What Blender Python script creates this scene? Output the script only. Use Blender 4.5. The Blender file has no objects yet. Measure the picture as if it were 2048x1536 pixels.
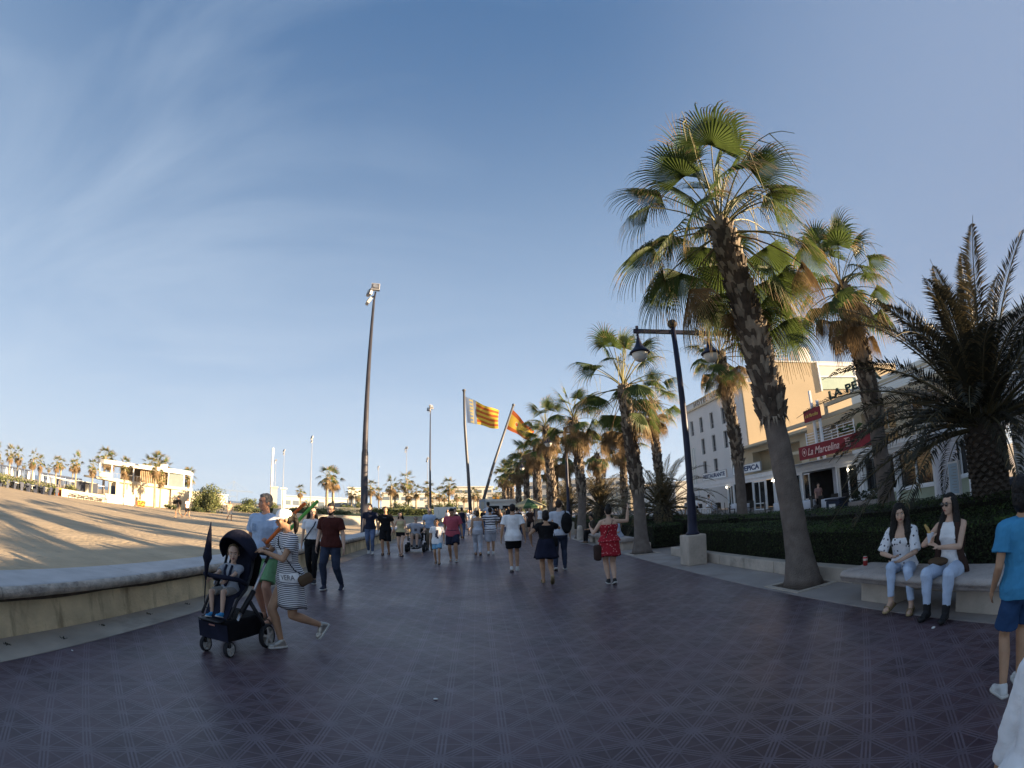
import bpy, bmesh, math, random
import numpy as np
from mathutils import Vector, Matrix, Euler, noise
from mathutils.geometry import intersect_line_line
sc = bpy.context.scene
COL = sc.collection
RD = math.radians
random.seed(7)

# ------------------------------------------------------------------ camera (wide action camera, fisheye lens)
cd = bpy.data.cameras.new('camera'); cam = bpy.data.objects.new('camera', cd); COL.objects.link(cam)
sc.camera = cam
cd.type = 'PANO'
cd.sensor_fit = 'HORIZONTAL'; cd.sensor_width = 36.0; cd.sensor_height = 27.0
pc = cd if hasattr(cd, 'panorama_type') else cd.cycles
pc.panorama_type = 'FISHEYE_LENS_POLYNOMIAL'
FM = 926.877/2048*36.0
pc.fisheye_fov = RD(180)
pc.fisheye_polynomial_k0 = 0.0
pc.fisheye_polynomial_k1 = -1.0/FM
pc.fisheye_polynomial_k2 = 0.0
pc.fisheye_polynomial_k3 = 0.00138/FM**3
pc.fisheye_polynomial_k4 = 0.0
cd.clip_start = 0.05; cd.clip_end = 6000
CAM_H = 1.651
PITCH, ROLL, YAW = RD(15.339), RD(1.624), RD(4.587)
_yaw = Matrix.Rotation(-YAW, 3, 'Z'); _pit = Matrix.Rotation(PITCH, 3, 'X')
_rol = Matrix.Rotation(ROLL, 3, 'Y')
_m = _yaw @ _pit @ _rol
_r, _f, _u = _m @ Vector((1,0,0)), _m @ Vector((0,1,0)), _m @ Vector((0,0,1))
_m4 = Matrix(((_r.x,_u.x,-_f.x,0),(_r.y,_u.y,-_f.y,0),(_r.z,_u.z,-_f.z,CAM_H),(0,0,0,1)))
cam.matrix_world = _m4

# ------------------------------------------------------------------ light
SUN_AZ, SUN_EL = 101.0, 12.0          # azimuth clockwise from the promenade direction (+Y)
w = bpy.data.worlds.new('World'); sc.world = w; w.use_nodes = True
nt = w.node_tree; nt.nodes.clear()
def N(t, **k):
    n = nt.nodes.new(t)
    for a, b in k.items(): setattr(n, a, b)
    return n
out = N('ShaderNodeOutputWorld'); bg = N('ShaderNodeBackground'); bg.inputs['Strength'].default_value = 0.15
sky = N('ShaderNodeTexSky'); sky.sky_type = 'NISHITA'; sky.sun_disc = False
sky.sun_elevation = RD(SUN_EL); sky.sun_rotation = RD(SUN_AZ)
sky.altitude = 0; sky.air_density = 0.9; sky.dust_density = 0.7; sky.ozone_density = 2.2
# thin cirrus: noise on the sky directions projected to a high flat layer
tc = N('ShaderNodeTexCoord'); sep = N('ShaderNodeSeparateXYZ'); nt.links.new(tc.outputs['Generated'], sep.inputs[0])
mx = N('ShaderNodeMath', operation='MAXIMUM'); nt.links.new(sep.outputs['Z'], mx.inputs[0]); mx.inputs[1].default_value = 0.0
ad = N('ShaderNodeMath', operation='ADD'); nt.links.new(mx.outputs[0], ad.inputs[0]); ad.inputs[1].default_value = 0.18
dx = N('ShaderNodeMath', operation='DIVIDE'); nt.links.new(sep.outputs['X'], dx.inputs[0]); nt.links.new(ad.outputs[0], dx.inputs[1])
dy = N('ShaderNodeMath', operation='DIVIDE'); nt.links.new(sep.outputs['Y'], dy.inputs[0]); nt.links.new(ad.outputs[0], dy.inputs[1])
cx = N('ShaderNodeCombineXYZ'); nt.links.new(dx.outputs[0], cx.inputs[0]); nt.links.new(dy.outputs[0], cx.inputs[1])
mp = N('ShaderNodeMapping'); mp.inputs['Rotation'].default_value = (0,0,RD(35)); mp.inputs['Scale'].default_value = (0.55, 1.25, 1); mp.inputs['Location'].default_value = (1.3, 0.4, 0)
nt.links.new(cx.outputs[0], mp.inputs[0])
n1 = N('ShaderNodeTexNoise'); n1.inputs['Scale'].default_value = 1.1; n1.inputs['Detail'].default_value = 7; n1.inputs['Roughness'].default_value = 0.56; n1.inputs['Distortion'].default_value = 0.6
nt.links.new(mp.outputs[0], n1.inputs['Vector'])
cr = N('ShaderNodeValToRGB'); cr.color_ramp.elements[0].position = 0.44; cr.color_ramp.elements[1].position = 0.74
nt.links.new(n1.outputs['Fac'], cr.inputs[0])
# more cirrus over the sea side (left), less over the town
mr = N('ShaderNodeMapRange'); nt.links.new(sep.outputs['X'], mr.inputs[0])
mr.inputs[1].default_value = 0.25; mr.inputs[2].default_value = -0.55; mr.inputs[3].default_value = 0.0; mr.inputs[4].default_value = 0.62
ml = N('ShaderNodeMath', operation='MULTIPLY'); nt.links.new(cr.outputs[0], ml.inputs[0]); nt.links.new(mr.outputs[0], ml.inputs[1])
mix = N('ShaderNodeMix', data_type='RGBA'); tc = N('ShaderNodeTexCoord'); sep = N('ShaderNodeSeparateXYZ'); nt.links.new(tc.outputs['Generated'], sep.inputs[0])
clampn = N('ShaderNodeMix', data_type='RGBA', blend_type='DARKEN'); clampn.inputs[0].default_value = 1.0; nt.links.new(sky.outputs[0], clampn.inputs[6]); gr = N('ShaderNodeValToRGB'); nt.links.new(sep.outputs['Z'], gr.inputs[0]); gr.color_ramp.interpolation = 'EASE'
for p_, c_ in ((0.0,(.80,1.06,1.42,1)),(.25,(.40,.74,1.18,1)),(.50,(.18,.45,.87,1)),(.75,(.15,.345,.70,1)),(1.0,(.13,.30,.62,1))):
    e_ = gr.color_ramp.elements[0] if p_ == 0 else (gr.color_ramp.elements[1] if p_ == 1 else gr.color_ramp.elements.new(p_)); e_.position = p_; e_.color = c_
sv = N('ShaderNodeVectorMath', operation='DOT_PRODUCT'); nt.links.new(tc.outputs['Generated'], sv.inputs[0])
sv.inputs[1].default_value = (math.sin(RD(SUN_AZ))*math.cos(RD(SUN_EL)), math.cos(RD(SUN_AZ))*math.cos(RD(SUN_EL)), math.sin(RD(SUN_EL)))
sg = N('ShaderNodeMapRange'); sg.interpolation_type = 'SMOOTHSTEP'; nt.links.new(sv.outputs['Value'], sg.inputs[0]); sg.inputs[1].default_value = .22; sg.inputs[2].default_value = 1.0; sg.inputs[3].default_value = 0; sg.inputs[4].default_value = .95
gm = N('ShaderNodeMix', data_type='RGBA'); nt.links.new(sg.outputs[0], gm.inputs[0]); nt.links.new(gr.outputs[0], gm.inputs[6]); gm.inputs[7].default_value = (.45, .61, .93, 1); nt.links.new(gm.outputs[2], clampn.inputs[7])
nt.links.new(ml.outputs[0], mix.inputs[0]); nt.links.new(clampn.outputs[2], mix.inputs[6]); mix.inputs[7].default_value = (.95, 1.15, 1.42, 1)
# pale sea haze low over the horizon
hz = N('ShaderNodeMapRange'); hz.interpolation_type = 'SMOOTHSTEP'; nt.links.new(sep.outputs['Z'], hz.inputs[0]); hz.inputs[1].default_value = 0.34; hz.inputs[2].default_value = -0.06; hz.inputs[3].default_value = 0.0; hz.inputs[4].default_value = 0.80
mh = N('ShaderNodeMix', data_type='RGBA'); nt.links.new(hz.outputs[0], mh.inputs[0]); nt.links.new(mix.outputs[2], mh.inputs[6]); mh.inputs[7].default_value = (1.10, 1.32, 1.55, 1)
nt.links.new(mh.outputs[2], bg.inputs[0]); nt.links.new(bg.outputs[0], out.inputs[0])

sd = bpy.data.lights.new('sun', 'SUN'); sun = bpy.data.objects.new('sun', sd); COL.objects.link(sun)
sd.energy = 5.0; sd.angle = RD(0.55); sd.color = (1.0, 0.74, 0.46)
_d = Vector((math.sin(RD(SUN_AZ))*math.cos(RD(SUN_EL)), math.cos(RD(SUN_AZ))*math.cos(RD(SUN_EL)), math.sin(RD(SUN_EL))))
sun.rotation_euler = _d.to_track_quat('Z', 'Y').to_euler(); sun.location = (60, -8, 40)
sc.view_settings.view_transform = 'Standard'; sc.view_settings.look = 'None'
sc.view_settings.exposure = 2.0; sc.view_settings.gamma = 1
sc.cycles.max_bounces = 6; sc.cycles.transparent_max_bounces = 6
sc.cycles.diffuse_bounces = 3; sc.cycles.glossy_bounces = 2; sc.cycles.transmission_bounces = 3; sc.cycles.volume_bounces = 0
sc.cycles.use_denoising = True

# ------------------------------------------------------------------ materials
_mats = {}
def mat(name, col, rough=0.8, var=0.12, scale=6.0, bump=0.0, bscale=None, metal=0.0, spec=0.3, trans=0.0, alpha=1.0, emit=None, dirt=None, bdist=.02, drip=None):
    """Procedural principled material: base colour with large and small noise variation, optional bump."""
    if name in _mats: return _mats[name]
    m = bpy.data.materials.new(name); m.use_nodes = True; t = m.node_tree; b = t.nodes['Principled BSDF']
    b.inputs['Roughness'].default_value = rough; b.inputs['Metallic'].default_value = metal
    b.inputs['Specular IOR Level'].default_value = spec
    tcn = t.nodes.new('ShaderNodeTexCoord')
    if var > 0:
        nz = t.nodes.new('ShaderNodeTexNoise'); nz.inputs['Scale'].default_value = scale; nz.inputs['Detail'].default_value = 5
        t.links.new(tcn.outputs['Object'], nz.inputs['Vector'])
        r = t.nodes.new('ShaderNodeValToRGB')
        c0 = [max(0, c*(1-var)) for c in col]; c1 = [min(1, c*(1+var)) for c in col]
        r.color_ramp.elements[0].position = 0.32; r.color_ramp.elements[1].position = 0.68
        r.color_ramp.elements[0].color = (*c0, 1); r.color_ramp.elements[1].color = (*c1, 1)
        t.links.new(nz.outputs['Fac'], r.inputs[0]); src = r.outputs[0]
        if dirt:
            nd = t.nodes.new('ShaderNodeTexNoise'); nd.inputs['Scale'].default_value = dirt[1]; nd.inputs['Detail'].default_value = 6; nd.inputs['Roughness'].default_value = .65
            if drip: mpn = t.nodes.new('ShaderNodeMapping'); mpn.inputs['Scale'].default_value = (1, 1, drip); t.links.new(tcn.outputs['Object'], mpn.inputs[0]); t.links.new(mpn.outputs[0], nd.inputs['Vector'])
            else: t.links.new(tcn.outputs['Object'], nd.inputs['Vector'])
            rd = t.nodes.new('ShaderNodeValToRGB'); rd.color_ramp.elements[0].position = dirt[2]; rd.color_ramp.elements[1].position = dirt[2]+.18
            t.links.new(nd.outputs['Fac'], rd.inputs[0])
            mxx = t.nodes.new('ShaderNodeMix'); mxx.data_type = 'RGBA'; t.links.new(rd.outputs[0], mxx.inputs[0]); t.links.new(src, mxx.inputs[6]); mxx.inputs[7].default_value = (*dirt[0], 1)
            src = mxx.outputs[2]
        t.links.new(src, b.inputs['Base Color'])
    else:
        b.inputs['Base Color'].default_value = (*col, 1)
    if bump > 0:
        nb = t.nodes.new('ShaderNodeTexNoise'); nb.inputs['Scale'].default_value = bscale or scale*4; nb.inputs['Detail'].default_value = 4
        t.links.new(tcn.outputs['Object'], nb.inputs['Vector'])
        bp = t.nodes.new('ShaderNodeBump'); bp.inputs['Strength'].default_value = bump; bp.inputs['Distance'].default_value = bdist
        t.links.new(nb.outputs['Fac'], bp.inputs['Height']); t.links.new(bp.outputs[0], b.inputs['Normal'])
    if trans > 0:   # thin leaf: part of the light passes through
        tr = t.nodes.new('ShaderNodeBsdfTranslucent'); tr.inputs[0].default_value = (*[min(1, c*1.5) for c in col], 1)
        if var > 0: t.links.new(src, tr.inputs[0])
        ms = t.nodes.new('ShaderNodeMixShader'); ms.inputs[0].default_value = trans
        t.links.new(b.outputs[0], ms.inputs[1]); t.links.new(tr.outputs[0], ms.inputs[2]); t.links.new(ms.outputs[0], t.nodes['Material Output'].inputs[0])
    if emit:
        b.inputs['Emission Color'].default_value = (*emit[0], 1); b.inputs['Emission Strength'].default_value = emit[1]
    if alpha < 1: b.inputs['Alpha'].default_value = alpha
    _mats[name] = m
    return m
def glass(name, tint=(.05,.06,.07), rough=.05, see=.35):
    """Pane: dark glossy glass that lets part of the view through."""
    if name in _mats: return _mats[name]
    m = bpy.data.materials.new(name); m.use_nodes = True; t = m.node_tree; b = t.nodes['Principled BSDF']
    b.inputs['Base Color'].default_value = (*tint, 1); b.inputs['Roughness'].default_value = rough; b.inputs['Specular IOR Level'].default_value = .8
    tr = t.nodes.new('ShaderNodeBsdfTransparent'); tr.inputs[0].default_value = (.8,.86,.86,1)
    ms = t.nodes.new('ShaderNodeMixShader'); ms.inputs[0].default_value = see
    t.links.new(b.outputs[0], ms.inputs[1]); t.links.new(tr.outputs[0], ms.inputs[2]); t.links.new(ms.outputs[0], t.nodes['Material Output'].inputs[0])
    _mats[name] = m; return m

# ------------------------------------------------------------------ mesh helper
class G:
    def __init__(s): s.v = []; s.f = []; s.m = []
    def add(s, vs, fs, mi=0):
        o = len(s.v); s.v += [tuple(v) for v in vs]; s.f += [tuple(i+o for i in f) for f in fs]; s.m += [mi]*len(fs); return s
    def box(s, c, d, rot=0, mi=0, tilt=None):
        M = Matrix.Rotation(rot, 3, 'Z')
        if tilt is not None: M = M @ tilt
        vs = [Vector(c) + M @ Vector((x*d[0]/2, y*d[1]/2, z*d[2]/2)) for x in (-1,1) for y in (-1,1) for z in (-1,1)]
        return s.add(vs, [(0,1,3,2),(4,6,7,5),(0,4,5,1),(2,3,7,6),(0,2,6,4),(1,5,7,3)], mi)
    def bb(s, a, b, mi=0):
        return s.box([(a[i]+b[i])/2 for i in range(3)], [abs(b[i]-a[i]) for i in range(3)], 0, mi)
    def bar(s, a, b, w, h=None, mi=0, up=(0,0,1)):
        a, b = Vector(a), Vector(b); h = h or w; d = (b-a)
        if d.length < 1e-6: return s
        d.normalize(); u = Vector(up)
        if abs(d.dot(u)) > .98: u = Vector((0,1,0))
        x = d.cross(u).normalized()*(w/2); z = x.cross(d).normalized()*(h/2)
        vs = [a-x-z, a+x-z, a+x+z, a-x+z, b-x-z, b+x-z, b+x+z, b-x+z]
        return s.add(vs, [(3,2,1,0),(4,5,6,7),(0,1,5,4),(1,2,6,5),(2,3,7,6),(3,0,4,7)], mi)
    def ring(s, c, X, Y, n):
        return [c + X*math.cos(2*math.pi*i/n) + Y*math.sin(2*math.pi*i/n) for i in range(n)]
    def loft(s, rings, mi=0, cap=True, closed=True):
        o = len(s.v); n = len(rings[0]); fs = []
        for k in range(len(rings)-1):
            for i in range(n if closed else n-1):
                j = (i+1) % n; fs.append((k*n+i, k*n+j, (k+1)*n+j, (k+1)*n+i))
        if cap: fs.append(tuple(range(n))[::-1]); fs.append(tuple((len(rings)-1)*n+i for i in range(n)))
        return s.add([v for r in rings for v in r], fs, mi)
    def tube(s, path, rad, n=8, mi=0, cap=True):
        P = [Vector(p) for p in path]; rr = rad if hasattr(rad, '__len__') else [rad]*len(P)
        rings = []; prev = None
        for i, p in enumerate(P):
            d = (P[min(i+1, len(P)-1)] - P[max(i-1, 0)])
            if d.length < 1e-9: d = Vector((0,0,1))
            d.normalize()
            if prev is None:
                a = Vector((1,0,0)) if abs(d.x) < .9 else Vector((0,1,0)); X = (a - d*a.dot(d)).normalized()
            else: X = (prev - d*prev.dot(d)).normalized()
            prev = X; Y = d.cross(X); rings.append(s.ring(p, X*rr[i], Y*rr[i], n))
        return s.loft(rings, mi, cap)
    def cyl(s, a, b, r0, r1=None, n=12, mi=0): return s.tube([a, b], [r0, r0 if r1 is None else r1], n, mi)
    def lathe(s, prof, c=(0,0,0), n=24, mi=0):
        return s.loft([[Vector(c)+Vector((r*math.cos(2*math.pi*i/n), r*math.sin(2*math.pi*i/n), z)) for i in range(n)] for r, z in prof], mi)
    def ell(s, c, r, M=None, nu=12, nv=8, mi=0):
        M = M or Matrix.Identity(3); c = Vector(c); rings = []
        for k in range(nv+1):
            t = -math.pi/2 + math.pi*k/nv
            t = max(-1.5, min(1.5, t))
            rings.append([c + M @ Vector((r[0]*math.cos(t)*math.cos(2*math.pi*i/nu), r[1]*math.cos(t)*math.sin(2*math.pi*i/nu), r[2]*math.sin(t))) for i in range(nu)])
        return s.loft(rings, mi)
    def cap2(s, a, ra, b, rb, n=10, mi=0):
        """tapered capsule"""
        a, b = Vector(a), Vector(b); d = b-a; L = d.length
        if L < 1e-6: return s.ell(a, (ra,ra,ra), None, n, 6, mi)
        d.normalize(); pts = []; rr = []
        for t in (1.5, 1.0, .5): pts.append(a - d*ra*math.sin(t)); rr.append(ra*math.cos(t))
        pts.append(a); rr.append(ra); pts.append(a.lerp(b, .5)); rr.append((ra+rb)/2); pts.append(b); rr.append(rb)
        for t in (.5, 1.0, 1.5): pts.append(b + d*rb*math.sin(t)); rr.append(rb*math.cos(t))
        return s.tube(pts, rr, n, mi)
    def build(s, name, mats, parent=None, smooth=False, loc=None):
        me = bpy.data.meshes.new(name); me.from_pydata(s.v, [], s.f); 
        if not isinstance(mats, (list, tuple)): mats = [mats]
        for m in mats: me.materials.append(m)
        if len(mats) > 1: me.polygons.foreach_set('material_index', s.m)
        if smooth: me.polygons.foreach_set('use_smooth', [True]*len(me.polygons))
        me.update(); o = bpy.data.objects.new(name, me); COL.objects.link(o)
        if parent: o.parent = parent
        if loc: o.location = loc
        return o
def tag(o, label=None, cat=None, group=None, kind=None):
    if label: o['label'] = label
    if cat: o['category'] = cat
    if group: o['group'] = group
    if kind: o['kind'] = kind
    return o
def empty(name, loc, rz=0, label=None, cat=None, group=None):
    o = bpy.data.objects.new(name, None); COL.objects.link(o); o.location = loc; o.rotation_euler = (0,0,rz); o.empty_display_size = .2
    return tag(o, label, cat, group)
def copy_tree(o, parent=None):
    c = o.copy(); COL.objects.link(c); c.parent = parent
    for ch in list(o.children): copy_tree(ch, c)
    return c
REM = []        # objects whose voxel modifiers are baked at the end
def fuse(o, vox, it=3, disp=0):
    r = o.modifiers.new('r', 'REMESH'); r.mode = 'VOXEL'; r.voxel_size = vox; r.use_smooth_shade = True
    if it: m = o.modifiers.new('s', 'SMOOTH'); m.factor = .5; m.iterations = it
    REM.append(o); return o
_tx = None
def folds(o, k=.012, sc=.10):
    global _tx
    if _tx is None: _tx = {}
    if sc not in _tx: t = bpy.data.textures.new('cloth_folds', 'CLOUDS'); t.noise_scale = sc; t.noise_depth = 2; _tx[sc] = t
    m = o.modifiers.new('d', 'DISPLACE'); m.texture = _tx[sc]; m.strength = k; m.mid_level = .5; m.texture_coords = 'LOCAL'; return o
def bevel(o, w=.01, seg=2):
    m = o.modifiers.new('b', 'BEVEL'); m.width = w; m.segments = seg; m.limit_method = 'ANGLE'; m.angle_limit = RD(40); REM.append(o); return o
def text_mesh(txt, size, extrude=.01, bold=0.0, shear=0, space=1.0):
    cu = bpy.data.curves.new('lettering', 'FONT'); cu.body = txt; cu.size = size; cu.extrude = extrude; cu.offset = bold; cu.shear = shear; cu.space_character = space
    cu.align_x = 'CENTER'; cu.align_y = 'CENTER'; cu.resolution_u = 3
    o = bpy.data.objects.new('t', cu); COL.objects.link(o)
    dg = bpy.context.evaluated_depsgraph_get(); me = bpy.data.meshes.new_from_object(o.evaluated_get(dg)); bpy.data.objects.remove(o)
    return me
def lettering(txt, size, m, parent, loc, rot, extrude=.01, bold=0.0, shear=0, space=1.0, name='lettering', width=None):
    me = text_mesh(txt, size, extrude, bold, shear, space); me.materials.clear(); me.materials.append(m)
    o = bpy.data.objects.new(name, me); COL.objects.link(o); o.parent = parent; o.location = loc; o.rotation_euler = rot
    if width:
        xs = [v.co.x for v in me.vertices]; k = width/(max(xs)-min(xs))
        for v in me.vertices: v.co.x *= k
    return o
# ------------------------------------------------------------------ setting: ground sheets
def sheet(name, pts, m, kind='structure'):
    g = G(); g.add(pts, [tuple(range(len(pts)))]); return tag(g.build(name, m), kind=kind)
# paving: square lattice .416 m with triple raised lines along x, y and both diagonals, single lines between
def paving_mat():
    m = bpy.data.materials.new('purple_star_paving'); m.use_nodes = True; t = m.node_tree; b = t.nodes['Principled BSDF']
    def n(ty, **k):
        x = t.nodes.new(ty)
        for a, c in k.items(): setattr(x, a, c)
        return x
    def mth(op, a, bb=None, c=None):
        x = n('ShaderNodeMath', operation=op)
        for i, q in enumerate((a, bb, c)):
            if q is None: continue
            if isinstance(q, (int, float)): x.inputs[i].default_value = q
            else: t.links.new(q, x.inputs[i])
        return x.outputs[0]
    tcn = n('ShaderNodeTexCoord'); sp = n('ShaderNodeSeparateXYZ'); t.links.new(tcn.outputs['Object'], sp.inputs[0])
    S = .416; X = mth('DIVIDE', mth('SUBTRACT', sp.outputs[0], .122), S); Y = mth('DIVIDE', mth('SUBTRACT', sp.outputs[1], 2.765), S)
    def dist(c): return mth('ABSOLUTE', mth('SUBTRACT', mth('FRACT', mth('ADD', c, 100.5)), .5))    # 0 on integer lines
    def tri(d, w, gap):
        a = mth('LESS_THAN', d, w); q = mth('LESS_THAN', mth('ABSOLUTE', mth('SUBTRACT', d, gap)), w); return mth('MAXIMUM', a, q)
    dX, dY = dist(X), dist(Y); dA = dist(mth('ADD', X, Y)); dB = dist(mth('SUBTRACT', X, Y))
    A2, B2 = mth('MULTIPLY', dA, .7071), mth('MULTIPLY', dB, .7071)
    L = tri(dX, .016, .062)
    for d in (dY, A2, B2): L = mth('MAXIMUM', L, tri(d, .016, .062))
    sg = mth('MAXIMUM', mth('LESS_THAN', dist(mth('ADD', X, .5)), .014), mth('LESS_THAN', dist(mth('ADD', Y, .5)), .014))
    L = mth('MAXIMUM', L, mth('MULTIPLY', sg, .8))
    nz = n('ShaderNodeTexNoise'); nz.inputs['Scale'].default_value = 0.55; nz.inputs['Detail'].default_value = 8; nz.inputs['Roughness'].default_value = .62; t.links.new(tcn.outputs['Object'], nz.inputs['Vector'])
    nf = n('ShaderNodeTexNoise'); nf.inputs['Scale'].default_value = 9; nf.inputs['Detail'].default_value = 6; t.links.new(tcn.outputs['Object'], nf.inputs['Vector'])
    # per-tile tint
    fl = n('ShaderNodeVectorMath', operation='FLOOR'); cb = n('ShaderNodeCombineXYZ'); t.links.new(X, cb.inputs[0]); t.links.new(Y, cb.inputs[1]); t.links.new(cb.outputs[0], fl.inputs[0])
    wn = n('ShaderNodeTexWhiteNoise'); t.links.new(fl.outputs[0], wn.inputs['Vector'])
    v = mth('ADD', mth('MULTIPLY', nz.outputs['Fac'], .55), mth('MULTIPLY', nf.outputs['Fac'], .25)); v = mth('ADD', v, mth('MULTIPLY', wn.outputs['Value'], .20))
    r = n('ShaderNodeValToRGB'); t.links.new(v, r.inputs[0]); e = r.color_ramp.elements
    e[0].position = .38; e[1].position = .62; e[0].color = (.052,.030,.038,1); e[1].color = (.104,.063,.074,1)
    nw = n('ShaderNodeTexNoise'); nw.inputs['Scale'].default_value = 2.3; nw.inputs['Detail'].default_value = 6; nw.inputs['Roughness'].default_value = .7; t.links.new(tcn.outputs['Object'], nw.inputs['Vector']); wr_ = n('ShaderNodeMapRange'); t.links.new(nw.outputs['Fac'], wr_.inputs[0]); wr_.inputs[1].default_value = .38; wr_.inputs[2].default_value = .62; wr_.inputs[3].default_value = .5; wr_.inputs[4].default_value = 1.0; L = mth('MULTIPLY', L, wr_.outputs[0])
    mxn = n('ShaderNodeMix', data_type='RGBA'); mxn.inputs[7].default_value = (.185,.150,.175,1); t.links.new(mth('MULTIPLY', L, .72), mxn.inputs[0]); t.links.new(r.outputs[0], mxn.inputs[6])
    # small pale litter / chewing gum specks
    vo = n('ShaderNodeTexVoronoi'); vo.inputs['Scale'].default_value = 1.7; t.links.new(tcn.outputs['Object'], vo.inputs['Vector'])
    gum = mth('LESS_THAN', vo.outputs['Distance'], .022); mx2 = n('ShaderNodeMix', data_type='RGBA'); mx2.inputs[7].default_value = (.045,.04,.055,1)
    t.links.new(mth('MULTIPLY', gum, .8), mx2.inputs[0]); t.links.new(mxn.outputs[2], mx2.inputs[6]); t.links.new(mx2.outputs[2], b.inputs['Base Color'])
    rr = n('ShaderNodeMapRange'); t.links.new(nz.outputs['Fac'], rr.inputs[0]); rr.inputs[1].default_value = .35; rr.inputs[2].default_value = .65; rr.inputs[3].default_value = .34; rr.inputs[4].default_value = .50
    t.links.new(rr.outputs[0], b.inputs['Roughness']); b.inputs['Specular IOR Level'].default_value = .5
    bp = n('ShaderNodeBump'); bp.inputs['Strength'].default_value = .8; bp.inputs['Distance'].default_value = .006
    t.links.new(mth('ADD', L, mth('MULTIPLY', nf.outputs['Fac'], .8)), bp.inputs['Height']); t.links.new(bp.outputs[0], b.inputs['Normal'])
    return m
sandm = mat('sand', (.52,.41,.275), .95, .13, .9, .9, 5.0, spec=.1, dirt=((.38,.30,.21), 1.8, .55), bdist=.07)
concrete = mat('kerb_concrete', (.36,.30,.235), .85, .18, 1.6, .3, 30, dirt=((.20,.17,.14), 1.3, .56))
pavem = mat('beige_pavement', (.34,.30,.275), .8, .14, 1.2, .25, 25, dirt=((.25,.215,.20), .9, .5))
lime = mat('limestone', (.50,.43,.36), .85, .16, 3.0, .4, 26, dirt=((.30,.26,.22), 2.2, .55))

# one ground sheet to the horizon (sandy earth), then the beach sand with real undulation, paving and pavement on top
sheet('ground', [(-2500,-60,-.16),(2500,-60,-.16),(2500,3000,-.16),(-2500,3000,-.16)], mat('far_ground', (.40,.33,.24), .95, .15, .05))
sheet('sea', [(-2400,-60,-.13),(-150,-60,-.13),(-260,700,-.13),(-500,2900,-.13),(-2400,2900,-.13)], mat('sea_water', (.03,.07,.12), .25, .2, .02, .3, .6, spec=.5))
g = G(); nx, ny = 130, 150
xs = [-5.25 - 150*((i/nx)**1.9) for i in range(nx+1)]; ys = [-14 + 210*((j/ny)**1.7) for j in range(ny+1)]
def sand_z(x, y):
    d = min(1, max(0, (-5.3-x)/2.0))
    z = -.04 + .05*noise.noise((x*.12, y*.12, 0)) + .022*noise.noise((x*.55, y*.55, 3)) + (.012*noise.noise((x*2.1, y*2.1, 7)) if x > -30 else 0)
    return max(-.11, z*d + .02*(1-d))
g.add([(x, y, sand_z(x, y)) for y in ys for x in xs], [(j*(nx+1)+i+1, j*(nx+1)+i, (j+1)*(nx+1)+i, (j+1)*(nx+1)+i+1) for j in range(ny) for i in range(nx)])
tag(g.build('sand_beach', sandm, smooth=True), kind='structure')
pav = tag(G().add([(-4.02,-14,0),(4.5,-14,0),(4.5,130,0),(-4.02,130,0)], [(0,1,2,3)]).build('promenade', paving_mat()), kind='structure')
sheet('pavement', [(-4.72,-14,.004),(-4.02,-14,.004),(-4.02,60,.004),(-4.72,60,.004)], concrete)
g = G(); g.bb((4.5,-14,-.1),(5.46,110,.006)); tag(g.build('pavement', pavem), kind='structure')
sheet('terrace_ground', [(5.46,-14,-.02),(70,-14,-.02),(70,130,-.02),(5.46,130,-.02)], mat('terrace_tiles', (.30,.26,.23), .75, .15, .8))
# darker soil squares at the palm feet are flush sheets
soil = mat('soil', (.10,.075,.055), .95, .3, 9, .8, 40)

# ------------------------------------------------------------------ low beach wall with rounded coping
wallm = mat('beach_wall_render', (.68,.55,.34), .9, .22, 2.2, .8, 26, dirt=((.26,.19,.11), 3.2, .52), drip=.22)
copem = mat('beach_wall_coping', (.52,.45,.37), .85, .28, 9, 1.0, 45, dirt=((.24,.20,.17), 5.5, .50))
bw = empty('beach_wall', (-4.9,-14,0), 0, 'low ochre rendered wall with rounded grey coping along the sand', 'wall')
g = G(); y0, y1 = 0, 74
def wall_ring(y):
    p = [(.30,0),(.275,.28),(.27,.40),(-.28,.40),(-.30,0)]
    return [Vector((x + .010*noise.noise((y*.7, i, 0)), y, z-.02)) for i, (x, z) in enumerate(p)]
g.loft([wall_ring(y0 + (y1-y0)*k/90) for k in range(91)][::-1]); g.build('wall_body', wallm, bw)
g = G()
def cope_ring(y, s=0):
    o = []
    for k in range(13):
        a = -math.pi/2 + math.pi*k/12; o.append(Vector((.325 + .088*math.cos(a)*(1+.05*noise.noise((y*5, k*.8, 1))), y, .475 + (.080*math.sin(a) if a < 0 else .062*math.sin(a)) + (.005*noise.noise((y*3.3, k*.5, 1)) if k < 10 else 0))))
    for k in range(13):
        a = math.pi/2 + math.pi*k/12; o.append(Vector((-.335 + .08*math.cos(a), y, .475 + .062*math.sin(a))))
    return o
k = 0.0
while k < 74:          # coping stones with real joints
    L = 2.4; n_ = 9
    g.loft([cope_ring(k + .004 + (L-.008)*i/n_) for i in range(n_+1)][::-1]); k += L
co = g.build('coping', [copem, mat('coping_top_smooth', (.50,.475,.46), .7, .12, 3, .3, 60, dirt=((.30,.28,.27), 1.5, .55))], bw)
for pl_ in co.data.polygons: pl_.material_index = 1 if pl_.normal.z > .93 else 0
# thin dark strip running just under the coping
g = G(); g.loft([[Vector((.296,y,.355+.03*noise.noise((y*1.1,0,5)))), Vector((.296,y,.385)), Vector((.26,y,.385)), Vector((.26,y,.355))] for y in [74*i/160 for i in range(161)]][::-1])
g.build('under_coping_strip', mat('dark_strip_brown', (.10,.08,.06), .95, .3, 6, .5, 30), bw)
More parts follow.
